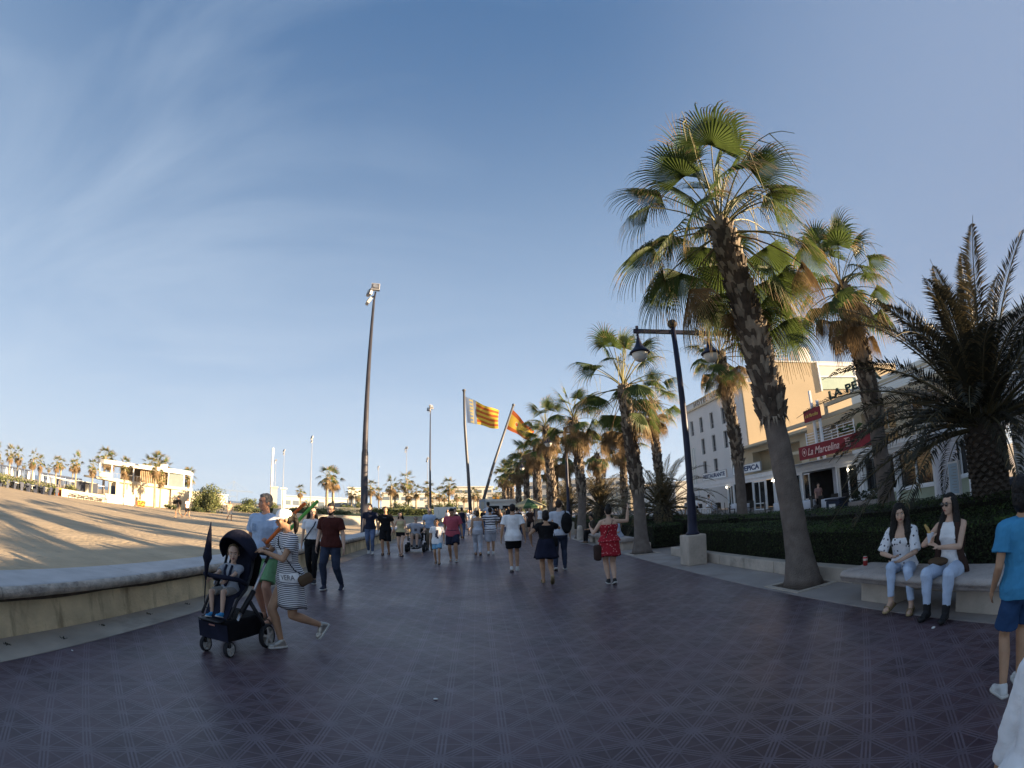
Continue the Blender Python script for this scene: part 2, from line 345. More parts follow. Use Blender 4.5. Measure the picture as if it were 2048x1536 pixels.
# weeds and dirt along the gutter strip
wd = mat('dark_weed', (.05,.045,.03), .95, .3, 20)
for i, (x, y) in enumerate([(-4.40,2.74),(-4.27,3.44),(-4.41,4.23),(-4.40,5.19),(-4.41,6.15),(-4.38,1.9)]):
    g = G()
    for q in range(26):
        a = random.uniform(0, 6.28); r = random.uniform(0, .045); h = random.uniform(.006, .022); c = Vector((r*math.cos(a), r*math.sin(a), 0)); d = Vector((math.cos(a+1), math.sin(a+1), 0))*.008
        g.add([c-d, c+d, c+Vector((d.y*1.5, d.x*1.5, h))], [(0,1,2)])
    o = g.build('weed_tuft', wd, loc=(x, y, .006)); tag(o, ['small dark weed tuft by the beach wall with the broadest clean strip beside it','small dark weed tuft in the gutter strip, a little nearer the paving than the others','small dark weed tuft in the gutter strip between two closer tufts and the stroller','small dark weed tuft in the gutter strip halfway to the stroller','small dark weed tuft in the gutter strip nearest the stroller','small dark weed tuft at the near end of the gutter strip'][i], 'weed', 'weed tufts in the gutter strip')
# scraps of litter on the paving
lit = mat('paper_scrap', (.75,.75,.72), .7, .1)
for (x, y, lb, s) in [(-.40,3.79,'small crumpled white paper scrap lying in the middle of the purple paving',.022),(-3.91,3.25,'tiny pale paper scrap on the purple paving near the gutter strip',.016),(4.19,2.89,'flat white paper strip on the purple paving in front of the bench',.03)]:
    g = G(); g.ell((0,0,s*.35), (s,s*.6,s*.35), None, 7, 5); o = g.build('paper_scrap', lit, loc=(x,y,.001)); tag(o, lb, 'litter')

# ------------------------------------------------------------------ right side: planter kerb, hedges
def block_wall(name, label, x0, x1, ya, yb, h, L=1.1, m=lime, cat='kerb'):
    r = empty(name, ((x0+x1)/2, ya, 0), 0, label, cat); g = G(); y = ya
    while y < yb-.1:
        e = min(L, yb-y); g.bb((x0-(x0+x1)/2, y-ya+.006, 0), (x1-(x0+x1)/2, y-ya+e-.006, h)); y += e
    bevel(g.build('stone_blocks', m, r), .015); return r
block_wall('planter_kerb', 'long low limestone block kerb holding the hedge bed behind the near palm', 5.46, 5.70, -10, 12.7, .24)
block_wall('planter_kerb', 'far low limestone block kerb running on behind the lamp and second bench', 5.46, 5.70, 14.9, 60, .24)
block_wall('planter_kerb', 'short cross kerb of limestone closing the hedge bed behind the lamp pedestal', 5.72, 8.0, 12.45, 12.69, .24)
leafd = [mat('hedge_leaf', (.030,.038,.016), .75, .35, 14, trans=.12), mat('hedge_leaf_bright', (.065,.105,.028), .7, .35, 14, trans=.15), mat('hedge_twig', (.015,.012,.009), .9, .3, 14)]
def hedge(x0, x1, ya, yb, h, n, label, seed=1, lf=.034, bright=.10, name='hedge', grp='dark hedges in the bed by the restaurants'):
    rn = random.Random(seed); o = empty(name, ((x0+x1)/2, (ya+yb)/2, 0), 0, label, 'hedge', grp); hx, hy = (x1-x0)/2, (yb-ya)/2
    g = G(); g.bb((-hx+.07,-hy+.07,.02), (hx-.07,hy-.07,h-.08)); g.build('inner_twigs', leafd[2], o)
    g = G()
    for q in range(n):
        # mostly top and the promenade-facing side
        u = rn.random()
        if u < .42: p = Vector((rn.uniform(-hx,hx), rn.uniform(-hy,hy), h - rn.random()**2*.10)); nn = Vector((rn.gauss(0,.5), rn.gauss(0,.5), 1))
        elif u < .88: p = Vector((-hx + rn.random()**2*.10, rn.uniform(-hy,hy), rn.uniform(.02,h))); nn = Vector((-1, rn.gauss(0,.6), rn.gauss(.3,.6)))
        else:
            sgn = rn.choice((-1,1)); p = Vector((rn.uniform(-hx,hx), sgn*(hy - rn.random()**2*.1), rn.uniform(.02,h))); nn = Vector((rn.gauss(0,.6), sgn, rn.gauss(.3,.6)))
        bulge = .05*noise.noise((p.x*1.2+x0, p.y*1.2+ya, seed)) + .03*noise.noise((p.x*4, p.y*4+ya, seed)); p += nn.normalized()*bulge
        nn.normalize(); a = nn.cross(Vector((rn.gauss(0,1), rn.gauss(0,1), rn.gauss(0,1)))).normalized(); bq = nn.cross(a); l = lf*rn.uniform(.7,1.5)
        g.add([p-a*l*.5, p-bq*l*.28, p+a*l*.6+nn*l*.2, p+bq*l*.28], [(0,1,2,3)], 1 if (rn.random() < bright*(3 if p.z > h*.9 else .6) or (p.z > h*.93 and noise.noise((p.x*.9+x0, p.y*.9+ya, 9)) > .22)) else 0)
    g.build('foliage', leafd[:2], o); return o
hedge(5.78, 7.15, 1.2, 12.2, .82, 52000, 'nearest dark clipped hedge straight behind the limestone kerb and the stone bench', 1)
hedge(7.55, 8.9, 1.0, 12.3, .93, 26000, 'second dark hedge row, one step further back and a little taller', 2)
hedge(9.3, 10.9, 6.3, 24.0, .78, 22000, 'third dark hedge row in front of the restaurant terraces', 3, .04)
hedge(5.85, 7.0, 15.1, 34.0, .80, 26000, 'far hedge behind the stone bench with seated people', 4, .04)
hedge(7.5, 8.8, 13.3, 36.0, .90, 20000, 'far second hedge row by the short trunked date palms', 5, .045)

# ------------------------------------------------------------------ stone benches
benchm = mat('bench_limestone', (.44,.385,.35), .8, .2, 4, .5, 40, dirt=((.22,.19,.18), 4, .55))
def bench(x, ya, yb, label, sx=4.5):
    r = empty('stone_bench', (x, (ya+yb)/2, 0), 0, label, 'bench', 'limestone benches beside the hedge'); L = (yb-ya)/2
    g = G(); hw = .36; R_ = .07
    def rg(y, k=1.0):
        o = []
        for cxx, czz, a0 in ((hw-R_, .36, -90), (hw-R_, .36, 0), (-hw+R_, .36, 90), (-hw+R_, .36, 180)):
            for i in range(4):
                a = RD(a0 + 30*i); o.append(Vector(((cxx + R_*math.cos(a))*k, y, czz + R_*math.sin(a)*k)))
        return o
    g.loft([rg(-L, .90), rg(-L+.03, .97)] + [rg(-L+.07 + (2*L-.14)*i/10) for i in range(11)] + [rg(L-.03, .97), rg(L, .90)]); g.build('seat', benchm, r, smooth=True)
    for s in (-1, 1):
        g = G(); g.bb((-.12, s*L*.60-.30, 0), (.28, s*L*.60+.30, .255)); bevel(g.build('leg', lime, r), .012)
        g = G(); g.bb((-.16, s*L*.60-.33, .255), (.29, s*L*.60+.33, .288)); g.build('leg_cap', lime, r)
    return r
bench(4.86, 2.15, 4.74, 'long pale limestone bench with two women sitting on it')
bench(4.98, 15.3, 17.4, 'limestone bench behind the second palm with a woman in pale blue sitting')
bench(4.98, 18.6, 20.4, 'limestone bench further along with a dark dressed person sitting')
# drink can
r = empty('drink_can', (4.93,4.62,.432), 0, 'small red and pale drink can standing on the left end of the near bench', 'can')
g = G(); g.lathe([(.026,0),(.033,.008),(.033,.108),(.027,.120)], n=20); g.build('body', mat('can_red', (.42,.05,.05), .35, .35, 20, metal=.4), r, smooth=True)
g = G(); g.lathe([(.0335,.070),(.0335,.098)], n=20); g.build('pale_band', mat('can_pale', (.6,.5,.42), .4, .2, 40), r)
g = G(); g.lathe([(.027,.1195),(.025,.1225),(.002,.1215)], n=20); g.build('lid', mat('aluminium', (.6,.6,.62), .3, .05, metal=.9), r)

# palm soil square kerbs
for y, lb in ((6.2,'square stone edging with dark soil at the foot of the nearest leaning palm'),(14.0,'square stone edging with dark soil at the foot of the second palm'),(22.5,'square stone edging with dark soil at the foot of the third palm')):
    r = empty('tree_pit', (5.04,y,0), 0, lb, 'tree pit'); g = G(); g.add([(-.36,-.36,.010),(.36,-.36,.010),(.36,.36,.010),(-.36,.36,.010)], [(0,1,2,3)]); g.build('soil', soil, r)
    g = G()
    for a, b in (((-.46,-.46),(.46,-.37)),((-.46,.37),(.46,.46)),((-.46,-.37),(-.37,.37)),((.37,-.37),(.41,.37))): g.bb((a[0],a[1],0),(b[0],b[1],.022))
    g.build('edging', lime, r)
# bollards
for i, (x, y) in enumerate([(4.72,21.6),(4.70,24.5)]):
    r = empty('bollard', (x,y,0), 0, ('nearer' if i == 0 else 'farther')+' short tapered pale stone bollard at the pavement edge beyond the benches', 'bollard', 'stone bollards at the pavement edge')
    g = G(); g.lathe([(.17,0),(.16,.06),(.13,.5),(.125,.62),(.09,.69),(.02,.71)], n=20); g.build('post', lime, r, smooth=True)
# ------------------------------------------------------------------ buildings
creamw = mat('cream_render', (.54,.46,.33), .85, .07, .5, .15, 12, dirt=((.48,.41,.30), .5, .58))
hotelw = mat('hotel_front_render', (.62,.60,.58), .85, .05, .4, .15, 10, dirt=((.50,.49,.48), .35, .6))
sidew = mat('hotel_side_render', (.53,.42,.27), .85, .06, .4, .15, 10, dirt=((.52,.40,.24), .4, .6))
whitem = mat('white_painted_metal', (.80,.81,.82), .5, .05, 3)
whitew = mat('white_render', (.78,.76,.70), .8, .05, 1.2, dirt=((.6,.58,.52), .8, .6))
darkin = mat('interior_shade', (.018,.016,.015), .9, .3, 2)  # near-black colour stands in for the shade inside the rooms
winglass = glass('window_glass', (.012,.014,.018), .12, .12); clearglass = glass('clear_glass', (.03,.035,.04), .06, .62)
greenpanel = mat('pale_green_panel', (.36,.48,.38), .6, .05, 2); greenlow = mat('pale_green_render', (.40,.44,.33), .85, .1, 2)
grey = mat('grey_metal', (.35,.35,.36), .5, .1, 4, metal=.3); red = mat('red_sign', (.24,.022,.032), .6, .12, 3); gold = mat('gold_lettering', (.75,.55,.15), .6, 0)
blueletter = mat('blue_lettering', (.03,.05,.12), .6, 0); darkgreen = mat('dark_green_lettering', (.02,.045,.035), .6, 0); offwhite = mat('off_white_board', (.74,.74,.72), .6, .04, 4)
rosy = mat('rose_lettering', (.80,.55,.5), .6, 0); brownletter = mat('brown_lettering', (.26,.21,.16), .6, 0)

def panel(g, P, U, L, z0, z1, holes, nrm, dep=.25, mi=0):
    """wall face from P along U (length L) with real openings; nrm points outward; reveals go dep inward"""
    P, U, nrm = Vector(P), Vector(U), Vector(nrm); us = sorted({0, L, *[h[0] for h in holes], *[h[1] for h in holes]}); zs = sorted({z0, z1, *[h[2] for h in holes], *[h[3] for h in holes]})
    def pt(u, z, d=0): return P + U*u + Vector((0,0,z)) - nrm*d
    flip = U.cross(Vector((0,0,1))).dot(nrm) < 0
    def q(a, b, c, d): g.add([a,b,c,d], [(3,2,1,0) if flip else (0,1,2,3)], mi)
    for i in range(len(us)-1):
        for k in range(len(zs)-1):
            um, zm = (us[i]+us[i+1])/2, (zs[k]+zs[k+1])/2
            if any(h[0] < um < h[1] and h[2] < zm < h[3] for h in holes): continue
            q(pt(us[i],zs[k]), pt(us[i+1],zs[k]), pt(us[i+1],zs[k+1]), pt(us[i],zs[k+1]))
    for a, b, c, d in holes:
        q(pt(a,c,dep), pt(b,c,dep), pt(b,c), pt(a,c)); q(pt(a,d), pt(b,d), pt(b,d,dep), pt(a,d,dep))
        q(pt(a,c,dep), pt(a,c), pt(a,d), pt(a,d,dep)); q(pt(b,c), pt(b,c,dep), pt(b,d,dep), pt(b,d))
def window(parent, P, U, nrm, u0, u1, z0, z1, dep=.18, fm=whitem, gm=None, bars=1, mid=None, name='window', fw=.06):
    """frame part with pane sub-part set back in its opening"""
    P, U, nrm = Vector(P), Vector(U), Vector(nrm); g = G()
    def pt(u, z, d=0): return P + U*u + Vector((0,0,z)) - nrm*d
    for a, b in (((u0,z0+fw/2),(u1,z0+fw/2)), ((u0,z1-fw/2),(u1,z1-fw/2))): g.bar(pt(a[0],a[1],dep), pt(b[0],b[1],dep), .05, fw)
    ul = [u0+fw/2, u1-fw/2] + [u0+(u1-u0)*k/(bars+1) for k in range(1, bars+1)]
    for u in ul: g.bar(pt(u,z0+fw,dep), pt(u,z1-fw,dep), .05, fw, up=nrm)
    if mid: g.bar(pt(u0,mid,dep), pt(u1,mid,dep), .045, fw*.8)
    f = g.build(name, fm, parent); g = G(); g.add([pt(u0,z0,dep+.03), pt(u1,z0,dep+.03), pt(u1,z1,dep+.03), pt(u0,z1,dep+.03)], [(0,1,2,3)]); g.build('pane', gm or winglass, f); return f

# hotel: grey white front towards the beach, ochre side wall
H = empty('hotel_building', (26,39.2,0), 0, 'four storey pale grey hotel with ochre side wall, name lettering along its roof edge', 'hotel')
def loc(p): return (p[0]-26, p[1]-39.2, p[2])
g = G(); hol = []
for u in (2.75+1.5, 5.25+1.7, 7.9+1.7, 10.3+1.8): hol += [(u-.42, u+.42, 9.05, 10.85), (u-.42, u+.42, 6.45, 8.3)]
for u in (6.95, 9.6): hol.append((u-.42, u+.42, 4.0, 5.65))
hol = [h for h in hol if not (h[0] > 11.5 and h[3] < 9)]
panel(g, (0,0,0), (0,1,0), 13.3, 0, 12.25, hol, (-1,0,0)); g.bb((-.02,0,12.25), (1.0,13.3,12.9)); g.add([(0,13.3,0),(0,13.3,12.25),(20,13.3,12.25),(20,13.3,0)], [(0,1,2,3)]); g.add([(0,0,12.2),(20,0,12.2),(20,13.3,12.2),(0,13.3,12.2)], [(0,1,2,3)])
g.build('front_wall', hotelw, H)
g = G(); g.bb((.9,.3,.2),(.95,13.0,12.0)); g.build('inside_shade_sheet', darkin, H)  # dark sheet added behind the windows in place of unlit rooms
for h in hol: window(H, (0,0,0), (0,1,0), (-1,0,0), *h, fm=grey, bars=1, mid=h[2]+.55)
g = G(); g.bb((.3,-.004,0), (26,-.25,12.4)); g.bb((0,-.25,0), (.3,-.02,12.2)); g.bb((4.6,-.006,12.4), (26,-.25,14.55)); g.bb((4.6,-.006,14.5),(5.0,9,14.55)); g.build('side_wall', sidew, H)
g = G(); g.bb((-.22,-.3,12.02), (0.0,13.4,12.22)); g.bb((-.12,-.3,12.90), (1.1,13.4,13.0)); g.build('cornice', creamw, H)
g = G(); g.bb((4.5,-.32,14.55), (26.1,9,14.72)); g.build('roof_edge', whitew, H)
g = G()
for u in (2.55, 2.95, 3.35): g.bb((-.14,u-.08,4.2), (0,u+.08,8.9))
for u in (12.1, 12.7): g.bb((-.14,u-.07,2.6), (0,u+.07,7.6))
g.build('white_pilaster_strips', whitew, H)
g = G(); g.bb((11.0,-.34,11.5), (17.2,-.30,14.2)); pg = g.build('glazed_panel', greenpanel, H)
g = G()
for x in (10.95, 17.2): g.bb((x-.1,-.42,11.3), (x+.1,-.26,14.6))
g.bb((11.05,-.42,12.85), (17.1,-.345,13.0)); g.bb((11.05,-.42,14.2), (17.1,-.26,14.5)); g.build('panel_frame', whitem, pg)
g = G(); g.bb((11.06,-.36,12.99), (17.1,-.342,14.19)); g.build('upper_pane', mat('pale_cream_panel', (.66,.66,.55), .6, .04, 2), pg)
g = G(); g.bb((9.2,.5,14.55), (10.9,2.2,16.6)); bevel(g.build('chimney', whitew, H), .03)
g = G(); g.bb((1.2,1.0,12.2), (3.0,3.0,13.7)); g.bb((1.5,8,12.2),(3.5,10.5,13.5)); g.build('roof_plant_box', whitew, H)
g = G()
for x in (4.8,5.6,6.4,7.2): g.bar((x,.3,14.7),(x,.3,15.6),.05)
g.bar((4.8,.3,15.6),(7.2,.3,15.6),.05); g.bar((4.8,.3,15.2),(7.2,.3,15.2),.05); g.bar((5.2,.4,15.6),(7.3,.4,16.6),.08); g.bar((7.2,.4,14.7),(7.3,.4,16.6),.08)
g.build('roof_railing', whitem, H)
lettering('HOTEL NEPTUNO', .74, brownletter, H, (-.05, 6.1, 12.56), (math.pi/2,0,-math.pi/2), .03, .012, space=1.25, name='name_lettering', width=9.6)

# La Pepica pavilion: white glazed canopy in front of the hotel
PV = empty('restaurant_pavilion', (22,24.5,0), 0, 'long white restaurant pavilion with glazed doors at the foot of the hotel', 'restaurant')
g = G(); g.bb((0,0,2.48), (4.2,19.3,2.62)); g.bb((-.12,-.1,2.62), (4.2,19.4,2.90)); g.bb((-.18,-.1,2.90),(4.2,19.45,2.95)); g.bb((-.06,0,2.36),(.06,19.3,2.48)); g.build('canopy', whitem, PV)
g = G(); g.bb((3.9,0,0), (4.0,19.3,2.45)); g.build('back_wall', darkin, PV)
for y in (0.1,2.2,3.6,5.5,6.6,8.5,11.6,12.7,18.6): g = G(); g.bb((-.05,y-.05,0), (.05,y+.05,2.36)); g.build('post', whitem, PV)
for a, b in ((.2,2.1),(3.7,5.4),(6.7,8.4),(11.7,12.6)): window(PV, (0,0,0), (0,1,0), (-1,0,0), a, b, 0.02, 2.34, 0, whitem, clearglass, 1, .55, 'glazed_door', .09)
# cream block behind the pavilion
CB = empty('cream_building', (25.0,24.5,0), 0, 'cream two storey block between the hotel and the pavilion, with deep recessed bays', 'building')
g = G(); panel(g, (0,0,0), (0,1,0), 14.5, 2.96, 5.7, [(1,4.4,3.3,5.1),(5.4,8.6,3.3,5.1),(9.6,12.6,3.3,5.1)], (-1,0,0), .9); g.bb((0,0,5.7),(3,14.5,5.75)); g.bb((-1.1,-.1,5.55), (.0,14.6,5.75)); g.add([(0,0,2.96),(9,0,2.96),(9,0,5.7),(0,0,5.7)],[(0,1,2,3)]); g.build('wall', creamw, CB)
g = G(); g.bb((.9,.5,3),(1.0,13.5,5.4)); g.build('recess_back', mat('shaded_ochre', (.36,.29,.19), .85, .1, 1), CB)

# signs
def board(name, label, x, y0, y1, z0, z1, bm, txt, size, lm, fr=None, **k):
    r = empty(name, (x,(y0+y1)/2,z0), 0, label, 'sign'); L = (y1-y0)/2; g = G(); g.bb((0,-L,0), (.12,L,z1-z0)); g.build('board', bm, r)
    if fr:
        g = G()
        for a, b in (((-.02,-L-.04,-.05),(.14,L+.04,0)),((-.02,-L-.04,z1-z0),(.14,L+.04,z1-z0+.05)),((-.02,-L-.05,0),(.14,-L,z1-z0)),((-.02,L,0),(.14,L+.05,z1-z0))): g.bb(a, b)
        g.build('frame', fr, r)
    lettering(txt, size, lm, r, (-.012,0,(z1-z0)/2-.01), (math.pi/2,0,-math.pi/2), .006, **k); return r
board('restaurant_sign', 'white sign board reading RESTAURANTE in blue letters above the pavilion', 24, 40.7, 45.85, 3.30, 4.0, offwhite, 'RESTAURANTE', .56, blueletter, grey, bold=.022, width=4.7)
board('restaurant_sign', 'white sign board reading LA PEPICA in blue letters behind the slim palm trunk', 24, 34.55, 39.3, 3.33, 4.05, offwhite, 'LA PEPICA', .62, blueletter, grey, bold=.022, width=4.35)
rs = board('restaurant_sign', 'long dark red sign board with pale script reading La Marcelina', 18.0, 15.9, 21.7, 2.98, 3.72, red, 'La Marcelina', .56, rosy, None, bold=.006, shear=.35, width=2.7)
rs.children[1].location.y += .75
g = G()
for k in range(4): g.bar((-.015,-1.15-.1*k,.18),(-.015,-1.15-.1*k,.58),.03)
g.bar((-.015,-1.05,.60),(-.015,-1.55,.60),.03); g.bar((-.015,-1.1,.16),(-.015,-1.5,.16),.03)
for k in range(18):
    a = k/18*6.283; b = (k+1)/18*6.283; q = lambda t: (-.015, 2.38+.2*math.cos(t)*(1 if math.sin(t) > 0 else .9-abs(math.cos(t))*.0), .40+.22*math.sin(t)); g.bar(q(a), q(b), .018)
g.ell((-.015,2.38,.40), (.012,.075,.10)); g.build('crest', rosy, rs)
board('small_red_sign', 'small square red sign with yellow script hanging on the white post of the balcony', 19, 20.5, 22.0, 5.18, 5.88, red, 'a la Marcelina', .3, gold, None, shear=.3, width=1.2)

# low-rise building of the La Perla and Marcelina terraces
LP = empty('terrace_building', (20,9.0,0), 0, 'cream two storey building with balcony beams under the La Perla letters', 'building')
g = G(); panel(g, (1.2,0,0), (0,1,0), 15.4, 2.75, 5.3, [(.6,3.4,3.1,5.0),(4.2,6.6,3.1,5.0),(7.6,10.2,3.1,5.0),(11.0,14.6,3.1,5.0)], (-1,0,0), .5); g.bb((1.2,0,5.3),(9,15.4,5.4)); g.add([(1.2,0,0),(9,0,0),(9,0,5.3),(1.2,0,5.3)],[(0,1,2,3)]); g.add([(1.2,15.4,0),(1.2,15.4,5.3),(9,15.4,5.3),(9,15.4,0)],[(0,1,2,3)]); g.build('wall', creamw, LP)
for a, b in ((.6,3.4),(4.2,6.6),(7.6,10.2),(11.0,14.6)): window(LP, (1.2,0,0), (0,1,0), (-1,0,0), a, b, 3.1, 5.0, .4, whitem, winglass, 2)
g = G(); g.bb((-.1,0,5.22), (.15,16.6,5.46)); g.bb((-.1,0,5.9), (.15,12.0,6.12)); g.bb((0,11.9,5.46),(.14,12.1,5.9)); g.bb((0,8.3,5.46),(.14,8.6,5.9)); g.bb((0,4.3,5.46),(.14,4.6,5.9)); g.build('balcony_beam', creamw, LP)
g = G(); g.bb((3.6,0,5.4),(9,13,7.2)); g.build('roof_storey', whitew, LP)
for yy in (12.35,): 
    g = G(); g.bb((-.8,yy,2.6),(-.65,yy+.12,7.0)); g.bb((-.8,yy-.55,2.6),(-.65,yy-.43,6.3)); g.build('white_post', whitem, LP)
g = G()
for k in range(6): g.bar((-.5,9.3,3.75+.16*k),(-.5,13.6,3.75+.16*k),.035)
for y in (9.3,10.7,12.1,13.6): g.bar((-.5,y,3.7),(-.5,y,4.65),.05)
g.build('railing', whitem, LP)
g = G(); g.bb((-.55,7.4,3.55),(1.2,15.4,3.72)); g.build('balcony_floor', creamw, LP)
for s, y0 in ((1,5.0),):
    g = G()
    for k in range(4): g.bar((-.3,1.0,5.55+.12*k),(-.3,7.6,5.55+.12*k),.03)
    g.build('upper_railing', whitem, LP)
lettering('LA PERLA', .62, darkgreen, LP, (-.14, 9.2, 6.40), (math.pi/2,0,-math.pi/2), .05, .014, space=1.1, name='name_lettering', width=4.3)
for i, y in enumerate((19.4,18.5)):
    o = empty('balcony_plant', (19.75,y,3.73), 0, ('left' if i == 0 else 'right')+' potted plant with strappy leaves behind the white balcony railing', 'potted plant', 'plants on the balcony')
    g = G(); g.cyl((0,0,0),(0,0,.25),.13,.17); g.build('pot', mat('terracotta', (.35,.16,.09), .9), o); g = G()
    for q in range(30):
        a = random.uniform(0,6.28); d = Vector((math.cos(a), math.sin(a), 0)); s_ = Vector((-d.y, d.x, 0))*.03; L = random.uniform(.3,.55); g.add([Vector((0,0,.25))-s_, Vector((0,0,.25))+s_, d*L*.6+Vector((0,0,.25+L*.9))+s_, d*L+Vector((0,0,.25+L*.7))], [(0,1,2,3)])
    g.build('leaves', leafd[1], o)

# Marcelina front: white canopy, open door bay, glazed bays
MF = empty('restaurant_terrace', (18,13.0,0), 0, 'white framed restaurant front with open dark bay below the long red sign', 'restaurant')
g = G(); g.bb((0,0,2.28), (3.2,11.4,2.42)); g.bb((-.12,-.05,2.42), (3.2,11.5,2.62)); g.bb((-.2,-.05,2.62),(3.2,11.55,2.72)); g.build('canopy', whitem, MF)
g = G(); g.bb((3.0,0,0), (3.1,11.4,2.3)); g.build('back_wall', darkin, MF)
for y in (.1,1.9,3.9,5.6,8.6,9.8,11.3): g = G(); g.bb((-.06,y-.06,0), (.06,y+.06,2.28)); g.build('post', whitem, MF)
for a, b in ((.2,1.8),(2.0,3.8),(4.0,5.5),(8.7,9.7),(9.9,11.2)): window(MF, (0,0,0), (0,1,0), (-1,0,0), a, b, .02, 2.27, 0, whitem, clearglass, 1, .5, 'glazed_door', .09)
for y in (2.5, 3.2, 6.1):
    g = G(); rings = []
    g.loft([[Vector((.5+.05*math.sin(i*2.1), y+.045*i, z)) for i in range(9)] for z in (.15,1.2,2.25)], 0, False, False); g.build('curtain', mat('white_curtain', (.62,.62,.66), .9, .08, 3), MF)
bulb = mat('lit_bulb', (1,.9,.7), .4, 0, emit=((1.0,.85,.6), 6))
for par_, yy_, zz_ in ((MF,11.3,2.1),(MF,4.6,2.0),(PV,5.5,2.2),(PV,12.7,2.2)):
    g = G(); g.ell((-.14,yy_,zz_), (.05,.05,.06)); g.build('lit_lamp', bulb, par_)
awn = G(); awn.bb((-.9,3.0,2.72),(0,9.0,2.76)); awn.build('awning', grey, MF)
# glazed corner terrace with pale green low wall
TA = empty('glazed_terrace', (14,9.4,0), 0, 'glazed restaurant terrace with pale green low wall and white sliding windows', 'terrace')
g = G(); g.bb((0,0,0), (.22,3.6,.86)); g.bb((.22,0,0),(6,.22,.86)); g.build('low_wall', greenlow, TA)
g = G(); g.bb((-.06,-.06,.86), (.28,3.65,.93)); g.bb((.28,-.06,.86),(6,.26,.93)); g.build('sill', whitem, TA)
g = G(); g.bb((-.25,-.3,2.36), (6,3.7,2.46)); g.bb((-.12,-.15,2.22), (6,3.65,2.36)); g.bb((-.3,-.35,2.46),(6,3.75,2.60)); g.build('roof', whitem, TA)
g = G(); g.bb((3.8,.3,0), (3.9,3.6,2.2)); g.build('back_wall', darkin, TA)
for a, b, n_ in ((.12,1.72,1),(1.86,3.5,1)): window(TA, (0.05,0,0), (0,1,0), (-1,0,0), a, b, .93, 2.22, 0, whitem, winglass, n_, None, 'sliding_window', .07)
window(TA, (0,.08,0), (1,0,0), (0,-1,0), .1, 2.8, .93, 2.22, 0, whitem, winglass, 2, None, 'sliding_window', .07)
for y in (0.04,1.79,3.55): g = G(); g.bb((-.10,y-.06,.0), (.14,y+.06,2.22)); g.build('post', whitem, TA)
g = G()
g.loft([[Vector((-.35+.05*math.sin(i*1.9), -1.15+.075*i, z)) for i in range(14)] for z in (.55,1.4,2.30)], 0, False, False)
g.build('curtain', mat('white_curtain', (.62,.62,.66), .9, .08, 3), TA)
g = G(); g.bar((-.25,-1.2,2.32),(-.25,0,2.32),.08); g.bar((-.3,-1.5,0),(-.3,-1.5,2.25),.05); g.build('curtain_frame', whitem, TA)
# stone faced planter box and bin
r = empty('stone_planter', (13.2,12.5,0), 0, 'low stone clad planter box beside the glazed terrace corner', 'planter'); g = G(); g.bb((-.1,-.9,0),(.5,.55,.72)); g.build('box', pavem, r)
g = G()
for q in range(260):
    p = Vector((random.uniform(0,.45), random.uniform(-.85,.5), .72+random.random()*.35)); a = Vector((random.gauss(0,1),random.gauss(0,1),random.gauss(0,1))).normalized()*.06; b = Vector((random.gauss(0,1),random.gauss(0,1),random.gauss(0,1))).normalized()*.04; g.add([p-a,p-b,p+a,p+b],[(0,1,2,3)])
g.build('plants', leafd[0], r)
r = empty('litter_bin', (12.95,13.55,0), 0, 'dark blue litter bin with pale label next to the stone planter', 'bin'); g = G(); g.bb((-.25,-.38,0),(.25,.38,.86)); bevel(g.build('body', mat('bin_blue', (.02,.03,.06), .5, .15, 3), r), .04)
g = G(); g.bb((-.28,-.41,.86),(.28,.41,.94)); bevel(g.build('lid', mat('bin_blue2', (.03,.035,.05), .45), r), .03); g = G(); g.bb((-.262,-.18,.55),(-.252,.18,.74)); g.build('label', offwhite, r)
# menu board on two posts
r = empty('menu_board', (9.45,5.85,0), RD(-30), 'pale blue framed menu board standing behind the hedge', 'menu board')
g = G(); g.bb((-.03,-.26,.86),(.03,.26,1.56)); g.build('frame', whitem, r); g = G(); g.bb((-.036,-.22,.90),(-.031,.22,1.52)); sheetm = g.build('menu_sheet', mat('menu_paper', (.42,.56,.68), .6, .05, 4), r)
g = G()
for k in range(9): g.bb((-.038,-.16,1.44-.06*k),(-.0362,.10-(k%3)*.05,1.452-.06*k))
g.build('printed_lines', grey, sheetm)
g = G(); g.bar((0,-.2,0),(0,-.2,.86),.04); g.bar((0,.2,0),(0,.2,.86),.04); g.build('posts', grey, r)
r = empty('serving_counter', (10.6,5.2,0), RD(-30), 'low dark counter with a pale cloth side behind the menu board', 'counter'); g = G(); g.bb((-.3,-.55,0),(.3,.55,.95)); g.build('body', mat('counter_dark', (.06,.065,.09), .6), r); g = G(); g.bb((-.31,-.45,.35),(-.302,.45,.8)); g.build('cloth', mat('counter_cloth', (.34,.36,.45), .8), r)

